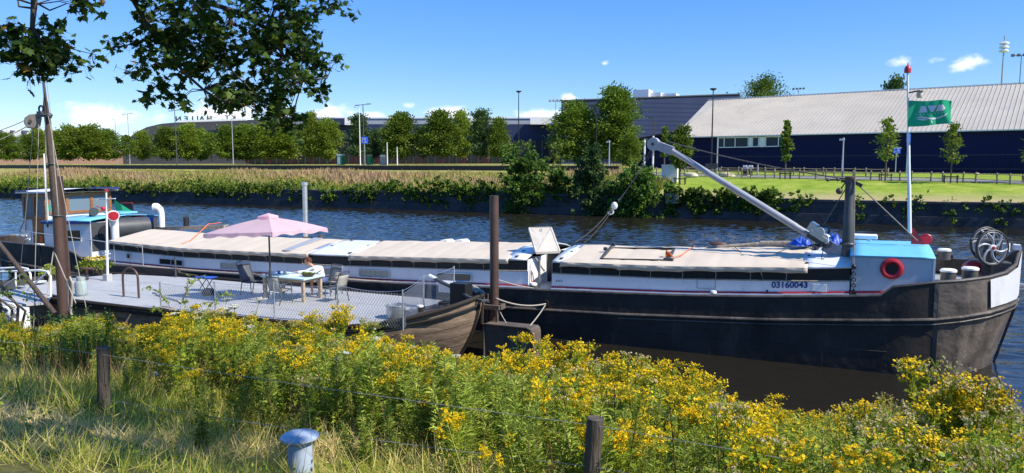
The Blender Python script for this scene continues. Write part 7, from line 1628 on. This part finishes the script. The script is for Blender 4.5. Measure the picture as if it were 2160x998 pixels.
def lamp(x, yt, yb, D, label, style, mat, r0=.09, xb=None):
    p = P(x if xb is None else xb, yb, D=D); t_ = P(x, yt, D=D); g = zfar(p.x, p.y); o = thing('lamp_post', label, 'lamp post', (p.x, p.y, g)); b = MB()
    b.tube([Vector((p.x, p.y, g)), Vector((p.x, p.y, (g+t_.z)/2)), Vector((p.x, p.y, t_.z))], [r0*1.3, r0, r0*.7], 8); b.build('pole', mat, o); T_ = Vector((p.x, p.y, t_.z)); b = MB()
    if style == 'double': b.bar(T_+Vector((-1.1, 0, -.05)), T_+Vector((1.1, 0, .08)), .1, .08); b.box(T_+Vector((-1.2, 0, -.05)), (.8, .3, .12)); b.box(T_+Vector((1.2, 0, .08)), (.8, .3, .12))
    elif style == 'disc': b.lathe([(.1, -.25), (.42, -.08), (.42, .05), (0, .07)], T_, 14)
    elif style == 'flood':
        b.bar(T_+Vector((-1.6, 0, 0)), T_+Vector((1.6, 0, 0)), .12, .1)
        for k in range(4): b.box(T_+Vector((-1.5+k, -.2, .05)), (.62, .4, .42), M=Matrix.Rotation(R(-25), 3, 'X'))
    elif style == 'camera': b.box(T_+Vector((-.2, 0, -.1)), (.5, .22, .2)); b.lathe([(.12, -.2), (.1, .1), (0, .12)], T_, 10)
    elif style == 'single': b.bar(T_, T_+Vector((-.8, 0, .1)), .08, .08); b.box(T_+Vector((-.9, 0, .1)), (.7, .25, .1))
    b.build('lamp_head', mat if style != 'x' else M['grey'], o)
for a in [(373, 234, 340, 150, 'double headed lamp post before the roof letters', 'double', M['dkgrey']), (274, 241, 338, 170, 'pale double headed lamp post left of the arched hall', 'double', M['steel']), (247, 253, 338, 180, 'thin short lamp post among the leftmost lamps', 'single', M['steel']), (492, 250, 338, 160, 'pale lamp post partly behind the hanging maple leaves', 'single', M['steel']),
          (760, 228, 338, 140, 'white lamp post left of the blue road sign', 'single', M['whitecap']), (768, 222, 344, 125, 'dark double headed lamp post above the blue road sign', 'double', M['dkgrey']), (1094, 194, 345, 115, 'tall black lamp post left of the large trees', 'disc', M['black']), (1257, 224, 345, 112, 'black lamp post between the two large trees', 'single', M['black']),
          (1500, 189, 362, 96, 'tall black lamp post in front of the grey roof', 'disc', M['black']), (1379, 250, 330, 120, 'thin lamp post before the slate blue hall', 'single', M['dkgrey']), (1776, 293, 376, 84, 'short grey post with a camera left of the dark mast', 'camera', M['steel']), (1172, 213, 260, 190, 'floodlight mast beside the slate blue hall', 'flood', M['grey']), (1683, 188, 230, 230, 'floodlights showing above the grey roof', 'flood', M['dkgrey']), (2149, 118, 200, 150, 'floodlight mast at the right edge above the grey roof', 'flood', M['dkgrey']),
          (1285, 298, 350, 104, 'grey short post in front of the tallest tree', 'camera', M['steel']), (1598, 346, 371, 90, 'grey bollard post right of the litter bins', 'x', M['grey']), (1512, 290, 360, 97, 'thin grey pipe post right of the tall black lamp', 'x', M['grey']), (817, 300, 336, 140, 'white post under the big round lime, left one', 'x', M['whitecap']), (838, 310, 338, 138, 'white post under the big round lime, right one', 'x', M['whitecap'])]:
    lamp(*a)
# siren mast
p = P(2112, 190, D=165); t_ = P(2114.5, 77, D=165); sm_ = thing('siren_mast', 'mast with three stacked white siren discs above the grey roof', 'siren mast', (p.x, p.y, 4.5)); b = MB(); b.tube([Vector((p.x, p.y, 4.5)), Vector((p.x, p.y, t_.z))], [.3, .12], 8); b.build('pole', M['grey'], sm_); b = MB()
for y in (93, 101, 109): z = P(2114, y, D=165).z; b.lathe([(.2, -.35), (.95, -.2), (1.0, .05), (.75, .25), (.2, .3)], (p.x, p.y, z), 18)
b.build('siren_disc', M['whitecap'], sm_)
# road signs
def sign(x, ys, yb, D, w_, h_, label, glyph, mat=None):
    p = P(x, yb, D=D); c = P(x, ys, D=D); g = zfar(p.x, p.y); o = thing('road_sign', label, 'road sign', (p.x, p.y, g)); b = MB(); b.tube([Vector((p.x, p.y, g)), Vector((p.x, p.y, c.z+h_/2))], .05, 8); b.build('post', M['steel'], o)
    b = MB(); f = Vector((-math.sin(YAW+.2), math.cos(YAW+.2), 0)); rr = Vector((f.y, -f.x, 0)); cc = Vector((p.x, p.y, c.z))-f*.08; b.bar(cc-rr*w_/2, cc+rr*w_/2, .04, h_); pn = b.build('panel', M['signblue'], o)
    b = MB(); q = cc-f*.03
    for (x0, z0, x1, z1, k) in glyph: b.bar(q+rr*x0*w_+Vector((0, 0, z0*h_)), q+rr*x1*w_+Vector((0, 0, z1*h_)), .012, k*h_)
    b.build('symbol', M['grey'], pn)
sign(770, 296, 344, 124, 1.15, 1.1, 'blue road sign with white symbol left of the big round lime', [(-.3, -.35, -.3, .35, .1), (-.1, .2, .1, .2, .25), (-.05, -.3, .3, -.3, .12), (.12, -.3, .12, .3, .12)])
sign(1888, 317, 376, 82, .85, .72, 'blue sign with a white symbol beside the young tree left of the flagpole', [(-.2, -.35, -.2, .2, .1), (0, .25, .3, .25, .12), (.05, -.1, .3, -.1, .1), (.0, -.3, .0, .25, .1)])
sign(1911, 292, 376, 83, .5, .9, 'narrow blue sign partly behind the white flagpole', [(-.1, -.2, .1, .2, .1)])
# portable toilet, green box, container
def hut(x, yb, yt, w_, D, mats, label, cat, name):
    p = P(x, yb, D=D); t_ = P(x, yt, D=D); g = zfar(p.x, p.y); h = t_.z-g; o = thing(name, label, cat, (p.x, p.y, g)); b = MB(); b.box((p.x, p.y, g+h*.42), (w_, w_*.9, h*.84)); b.build('wall', mats[0], o); b = MB(); b.extr([(p.x-w_*.55, p.y-w_*.5, g+h*.84), (p.x+w_*.55, p.y-w_*.5, g+h*.84), (p.x+w_*.4, p.y-w_*.5, g+h), (p.x-w_*.4, p.y-w_*.5, g+h)], (0, w_, 0)); b.build('roof', mats[1], o); b = MB(); b.box((p.x-.1*w_, p.y-w_*.46, g+h*.4), (w_*.6, .03, h*.72)); b.build('door', mats[2], o)
hut(719, 338, 325, 1.15, 150, (M['green'], M['whitecap'], M['whitecap']), 'green and white portable cabin under the trees', 'portable cabin', 'portable_cabin'); hut(780, 338, 326, .9, 150, (M['green'], M['grey'], M['green']), 'small green cabinet right of the blue road sign', 'cabinet', 'green_cabinet'); hut(811, 338, 327, 1.35, 150, (M['grey'], M['whitecap'], M['grey']), 'pale square container under the big round lime', 'container', 'container')
# ================================================================== FAR BANK: buildings
def hp(s, off, z): q = HA+HD*s+HN*off; return Vector((q.x, q.y, z))
hall = thing('sports_hall', 'navy walled hall with a huge pale grey ribbed roof', 'hall', hp(10, 0, 4))
b = MB(); S0, S1 = -9.44, 92; EZ, RZ, RO, RS = 9.45, 16.7, 20., -11.9
b.extr([hp(S0+.25, .35, 3.2), hp(S1, .35, 3.2), hp(S1, .35, EZ-.03), hp(S0+.25, .35, EZ-.03)], HN*38); b.build('wall', M['navy'], hall)
b = MB()
for k in range(26): b.bar(hp(S0+.25, .33, 4.3+.2*k), hp(S1, .33, 4.3+.2*k), .03, .03)
b.build('cladding', M['navy'], hall)
b = MB(); A_, B_, C_, D_ = hp(S0, 0, EZ), hp(S1, 0, EZ), hp(S1, RO, RZ), hp(RS, RO, RZ); E_, F_ = hp(S1, 40, EZ), hp(S0, 40, EZ)
for q in ([A_, B_, C_, D_], [D_, C_, E_, F_], ): b.add(q, [(0, 1, 2, 3)])
b.add([A_, D_, F_], [(0, 1, 2)]); rf = b.build('roof', M['roofgrey'], hall); s_ = rf.modifiers.new('t', 'SOLIDIFY'); s_.thickness = .12; s_.offset = -1
b = MB(); s = S0+.1; nr = Vector((0, 0, 1))
up_ = (D_-A_).normalized(); slope_n = HD.cross(up_).normalized()
if slope_n.z < 0: slope_n = -slope_n
while s < 62:
    t0 = 0.
    top_ = hp(s-(0), RO, RZ)
    b.bar(hp(s, 0, EZ+.03), hp(s, RO-.05, RZ+.03), .07, .065, up=tuple(slope_n)); s += .56
b.build('rib', M['roofgrey'], hall)
b = MB(); b.bar(hp(RS-.1, RO, RZ+.1), hp(S1, RO, RZ+.1), .4, .12); b.bar(hp(S0, -.12, EZ-.05), hp(S1, -.12, EZ-.05), .15, .14); b.build('ridge_trim', M['whitecap'], hall)
# ribbon windows
def hwin(s0, s1, z0, z1, cells, panel=None):
    f = MB(); f.bar(hp(s0, .22, z1), hp(s1, .22, z1), .1, .14); f.bar(hp(s0, .2, z0), hp(s1, .2, z0), .16, .12)
    for c in cells: f.bar(hp(c, .22, z0), hp(c, .22, z1), .12, .1, up=tuple(HN))
    o = f.build('window', M['whitecap'], hall); g_ = MB(); g_.quad(hp(s0, .30, z0), hp(s1, .30, z0), hp(s1, .30, z1), hp(s0, .30, z1)); g_.build('pane', M['wh_glass2'], o)
M['wh_glass2'] = glass('hall_window_glass', (.02, .035, .055), .25); M['wh_glass2'].node_tree.nodes['Principled BSDF'].inputs['Specular IOR Level'].default_value = .25
hwin(-2.16, 2.6, 7.75, 9.2, (-2.1, -1.15, .55, 2.55)); hwin(3.15, 4.15, 7.8, 9.2, (3.2, 4.1)); hwin(5.1, 8.0, 7.8, 9.2, (5.15, 7.0, 7.95))
b = MB(); b.extr([hp(2.66, .2, 7.72), hp(3.1, .2, 7.72), hp(3.1, .2, 9.25), hp(2.66, .2, 9.25)], HN*.1); b.build('window_panel', M['whitecap'], hall); b = MB(); b.extr([hp(4.2, .2, 7.72), hp(5.05, .2, 7.72), hp(5.05, .2, 9.25), hp(4.2, .2, 9.25)], HN*.1); b.build('window_panel', M['whitecap'], hall)
# lean-to at the left of the hall
lt_ = thing('hall_annexe', 'low navy annexe with a rust edged sloping roof left of the grey roof', 'annexe', hp(-12, 0, 4)); b = MB(); b.extr([hp(-16, .5, 3.2), hp(-9.3, .5, 3.2), hp(-9.3, .5, 10.2), hp(-16, .5, 9.2)], HN*18); b.build('wall', M['navy'], lt_, ); b = MB(); b.bar(hp(-16.2, .4, 9.3), hp(-9.0, .4, 10.35), .3, .22); b.build('roof', M['brown'], lt_)
# palisade in front of the hall
pf = thing('palisade_fence', 'dark palisade fence standing in front of the navy hall wall', 'fence', hp(10, -3, 4.2)); b = MB(); s = -26.
while s < 70: q = hp(s, -3, 0); z = zfar(q.x, q.y); b.box((q.x, q.y, z+1.25), (.07, .05, 2.5)); s += .26
b.build('pale', M['navy'], pf)
b = MB()
for z in (.4, 2.1): b.bar(hp(-26, -2.95, 4.15+z), hp(70, -2.95, 4.3+z), .05, .06)
b.build('rail', M['dkgrey'], pf)
# slate blue hall behind the large trees
bn = thing('exhibition_hall', 'tall slate blue windowless hall behind the two large trees', 'hall', P(1300, 345, D=165)); z0 = 4.2
a, e = P(1184, 213, D=165), P(1620, 197, D=178); zt = 20.0; d = (e-a); d.z = 0; d.normalize(); nn_ = Vector((-d.y, d.x, 0))
A2 = Vector((a.x, a.y, z0)); E2 = A2+d*(e-a).to_2d().length*.855
b = MB(); za = a.z; zc = a.z+(e.z-a.z)*.855; b.extr([A2, E2, Vector((E2.x, E2.y, zc)), Vector((A2.x, A2.y, za))], (Vector((A2.x, A2.y, 0)).normalized()+d*.06)*60); b.build('wall', M['navy2'], bn)
b = MB()
for k in range(14): z = 6+k*1.02; b.bar(A2+Vector((0, 0, z-z0))-nn_*.01, E2+Vector((0, 0, z-z0))-nn_*.01, .03, .06)
b.build('cladding_band', M['navy'], bn); b = MB(); b.bar(Vector((A2.x, A2.y, za+.1))-nn_*.1, Vector((E2.x, E2.y, zc+.1))-nn_*.1, .3, .25); b.build('roof', M['dkgrey'], bn)
b = MB()
for (x0, x1, y0, y1) in ((1330, 1368, 192, 204), (1368, 1392, 198, 206), (1392, 1425, 200, 205), (1345, 1362, 191, 200)):
    p0, p1 = P(x0, y1, D=172), P(x1, y0, D=172); b.box(((p0.x+p1.x)/2, p0.y+4, (p0.z+p1.z)/2-.2), (p1.x-p0.x, 4, p1.z-p0.z+1.2))
b.build('roof_unit', M['whitecap'], bn)
# long mid building with clerestory
lm = thing('long_hall', 'long dark blue building with a pale clerestory roof behind the row of trees', 'building', P(860, 340, D=180)); a, e = P(520, 262, D=186), P(1190, 262, D=186); z0 = 5.3; zt = 14.2
A3 = Vector((a.x, a.y, z0)); E3 = Vector((e.x, e.y, z0)); d = (E3-A3).normalized(); n3 = Vector((-d.y, d.x, 0)); ln = (E3-A3).length
zt = P(860, 262, D=186).z
b = MB(); b.extr([A3, E3, Vector((E3.x, E3.y, zt)), Vector((A3.x, A3.y, zt))], n3*50); b.build('wall', M['navy2'], lm)
zm = P(860, 296, D=186).z; b = MB(); b.extr([A3-n3*.3+Vector((0, 0, .2)), E3-n3*.3+Vector((0, 0, .2)), Vector((E3.x, E3.y, zm))-n3*.3, Vector((A3.x, A3.y, zm))-n3*.3], n3*.25); b.build('window', M['black'], lm)
M['plum'] = paint('plum_panel', (.10, .02, .035), .5, 0, .2, .3, 0)
b = MB()
for k in range(44):
    s = ln*k/44
    b.bar(A3+d*s-n3*.4, A3+d*s-n3*.4+Vector((0, 0, zm-z0)), .35 if k % 3 else .9, .12, mi=0 if k % 3 else 1)
b.build('facade_post', [M['dkgrey'], M['plum']], lm)
zc = P(860, 249, D=190).z; b = MB(); b.extr([A3+n3*5+d*ln*.05+Vector((0, 0, zt-z0-.1)), E3+n3*5-d*ln*.06+Vector((0, 0, zt-z0-.1)), Vector((E3.x, E3.y, zc))+n3*5-d*ln*.06, Vector((A3.x, A3.y, zc))+n3*5+d*ln*.05], n3*18); b.build('clerestory', M['grey'], lm)
b = MB(); b.bar(Vector((A3.x, A3.y, zc+.1))+n3*4.9+d*ln*.05, Vector((E3.x, E3.y, zc+.1))+n3*4.9-d*ln*.06, .3, .35); b.build('roof', M['whitecap'], lm)
for (x0, x1, y0, y1, mt_) in ((686, 714, 249, 263, 'navy2'), (715, 742, 249, 263, 'whitecap'), (1108, 1165, 247, 262, 'whitecap'), (980, 1003, 250, 262, 'whitecap')):
    p0, p1 = P(x0, y1, D=183), P(x1, y0, D=183); b = MB(); b.box(((p0.x+p1.x)/2, (p0.y+p1.y)/2+3, (p0.z+p1.z)/2), ((p1-p0).to_2d().length, 4, p1.z-p0.z), rz=math.atan2(d.y, d.x)); b.build('roof_box', M[mt_], lm)
# arched hall with roof letters
ar = thing('arched_hall', 'dark hall with a low arched roof that carries a row of letters', 'hall', P(430, 340, D=215)); D = 215; pts = [(262, 300), (285, 280), (310, 268), (340, 261), (375, 258), (480, 254), (560, 252), (640, 256), (690, 266), (720, 285), (730, 300)]
q = [P(x, y, D=D) for x, y in pts]; low = [Vector((q[0].x, q[0].y, 5)), Vector((q[-1].x, q[-1].y, 5))]; back = Vector((-math.sin(YAW), math.cos(YAW), 0))*60
M['arch'] = paint('dark_membrane_roof', (.055, .056, .066), .7, 0, .1, .1, 0)
b = MB(); b.loft([q, [p+back*.5+Vector((0, 0, 1.0)) for p in q], [p+back for p in q]], smooth=True); b.build('roof', M['arch'], ar); b = MB(); b.add([low[0]]+q+[low[1]], [tuple(range(len(q)+2))]); b.extr([low[0]-back*.02, low[1]-back*.02, low[1]-back*.02+Vector((0, 0, 7.5)), low[0]-back*.02+Vector((0, 0, 7.5))], back*.015); b.build('wall', M['arch'], ar)
b = MB(); a, e = P(378, 256.5, D=D-2), P(520, 252, D=D-2); b.bar(a, e, .8, .55); b.build('sign_beam', M['whitecap'], ar)
def rletter(s, x, yb, hpx):
    p = P(x, yb, D=D-2); sz = hpx/F0*D*1.38; T_ = Matrix.Translation(p)@Matrix(((-rt.x, 0, -fwh.x, 0), (-rt.y, 0, -fwh.y, 0), (0, 1, 0, 0), (0, 0, 0, 1))); text_mesh('roof_letter', s, sz, T_, M['dkgrey'], ar, .12, 0, 1.15)
fwh = Vector((-math.sin(YAW), math.cos(YAW), 0))
for s, x in (('N', 382.5), ('E', 397), ('L', 408.5), ('L', 419), ('A', 431.5), ('H', 447.5), ('T', 484), ('K', 498)): rletter(s, x, 255.5-.02*(x-382), 10.)
# wind turbine far behind
hub = P(440, 244, D=1500); wt = thing('wind_turbine', 'white wind turbine far behind the arched hall', 'wind turbine', (hub.x, hub.y, 5)); b = MB(); b.tube([Vector((hub.x, hub.y, 5)), hub], [3, 1.8], 10); b.build('tower', M['whitecap'], wt); b = MB(); b.sphere(hub, 3, 10, 8); b.build('hub', M['whitecap'], wt)
for (x, y) in ((421, 204), (476, 252), (424, 279)): e = P(x, y, D=1498); b = MB(); b.tube([P(440, 244, D=1496), P(440+.2*(x-440), 244+.2*(y-244), D=1496), e], [1.4, 2.1, .35], 6); b.build('blade', M['whitecap'], wt)
# far left: brick works building, sawtooth sheds
bk = thing('brick_building', 'sandy brick building with windows at the far left behind the trees', 'building', P(60, 340, D=230)); a, e = P(-120, 340, D=232), P(262, 340, D=232); zt = P(60, 306, D=232).z; d = (e-a); d.z = 0; ln = d.length; d.normalize(); n_ = Vector((-d.y, d.x, 0))
A4 = Vector((a.x, a.y, 5)); b = MB(); b.extr([A4, A4+d*ln, A4+d*ln+Vector((0, 0, zt-5)), A4+Vector((0, 0, zt-5))], n_*25); b.build('wall', M['brick'], bk); b = MB(); b.bar(A4+Vector((0, 0, zt-4.9)), A4+d*ln+Vector((0, 0, zt-4.9)), .6, .4); b.build('roof', M['grey'], bk)
for (x0, x1, y0, y1, m_) in ((22, 40, 317, 332, 'glass'), (52, 66, 318, 329, 'wh_glass2'), (78, 96, 318, 329, 'wh_glass2'), (150, 166, 318, 330, 'wh_glass2'), (120, 138, 318, 330, 'glass'), (190, 215, 318, 330, 'wh_glass2')):
    p0, p1 = P(x0, y1, D=231), P(x1, y0, D=231); s0 = (p0-A4).dot(d); s1 = (p1-A4).dot(d); b = MB(); f = A4-n_*.06
    for z in (p0.z, p1.z): b.bar(f+d*s0+Vector((0, 0, z-5)), f+d*s1+Vector((0, 0, z-5)), .15, .2)
    for s in (s0, (s0+s1)/2, s1): b.bar(f+d*s+Vector((0, 0, p0.z-5)), f+d*s+Vector((0, 0, p1.z-5)), .2, .15, up=tuple(n_))
    o = b.build('window', M['whitecap'], bk); b = MB(); b.quad(f+d*s0+Vector((0, 0, p0.z-5))+n_*.03, f+d*s1+Vector((0, 0, p0.z-5))+n_*.03, f+d*s1+Vector((0, 0, p1.z-5))+n_*.03, f+d*s0+Vector((0, 0, p1.z-5))+n_*.03); b.build('pane', M[m_], o)
sw = thing('sawtooth_shed', 'far shed with white curved sawtooth roof lights at the left edge', 'building', P(60, 300, D=300)); a, e = P(-120, 300, D=300), P(150, 300, D=300); zt = P(30, 288, D=300).z; b = MB(); d = (e-a); d.z = 0; ln = d.length; d.normalize(); n_ = Vector((-d.y, d.x, 0)); A5 = Vector((a.x, a.y, 5)); b.extr([A5, A5+d*ln, A5+d*ln+Vector((0, 0, zt-5)), A5+Vector((0, 0, zt-5))], n_*30); b.build('wall', M['grey'], sw)
for x in (-60, -28, 2, 26, 55, 85, 120):
    c = P(x, 288, D=299); b = MB(); r0 = 3.6; pr_ = [Vector((0, 0, 0))]+[Vector((0, 0, 0))+d*(r0*(1-math.cos(t_)))+Vector((0, 0, 2.9*math.sin(t_))) for t_ in np.linspace(.15, 1.45, 7)]+[d*r0*1.05]
    b.extr([c+p for p in pr_], n_*25); b.build('roof_light', M['whitecap'], sw); b = MB(); b.extr([c+d*(r0*1.06), c+d*(r0*1.06)+Vector((0, 0, 2.6)), c+d*(r0*1.6)+Vector((0, 0, 0))], n_*25); b.build('roof', M['dkgrey'], sw)
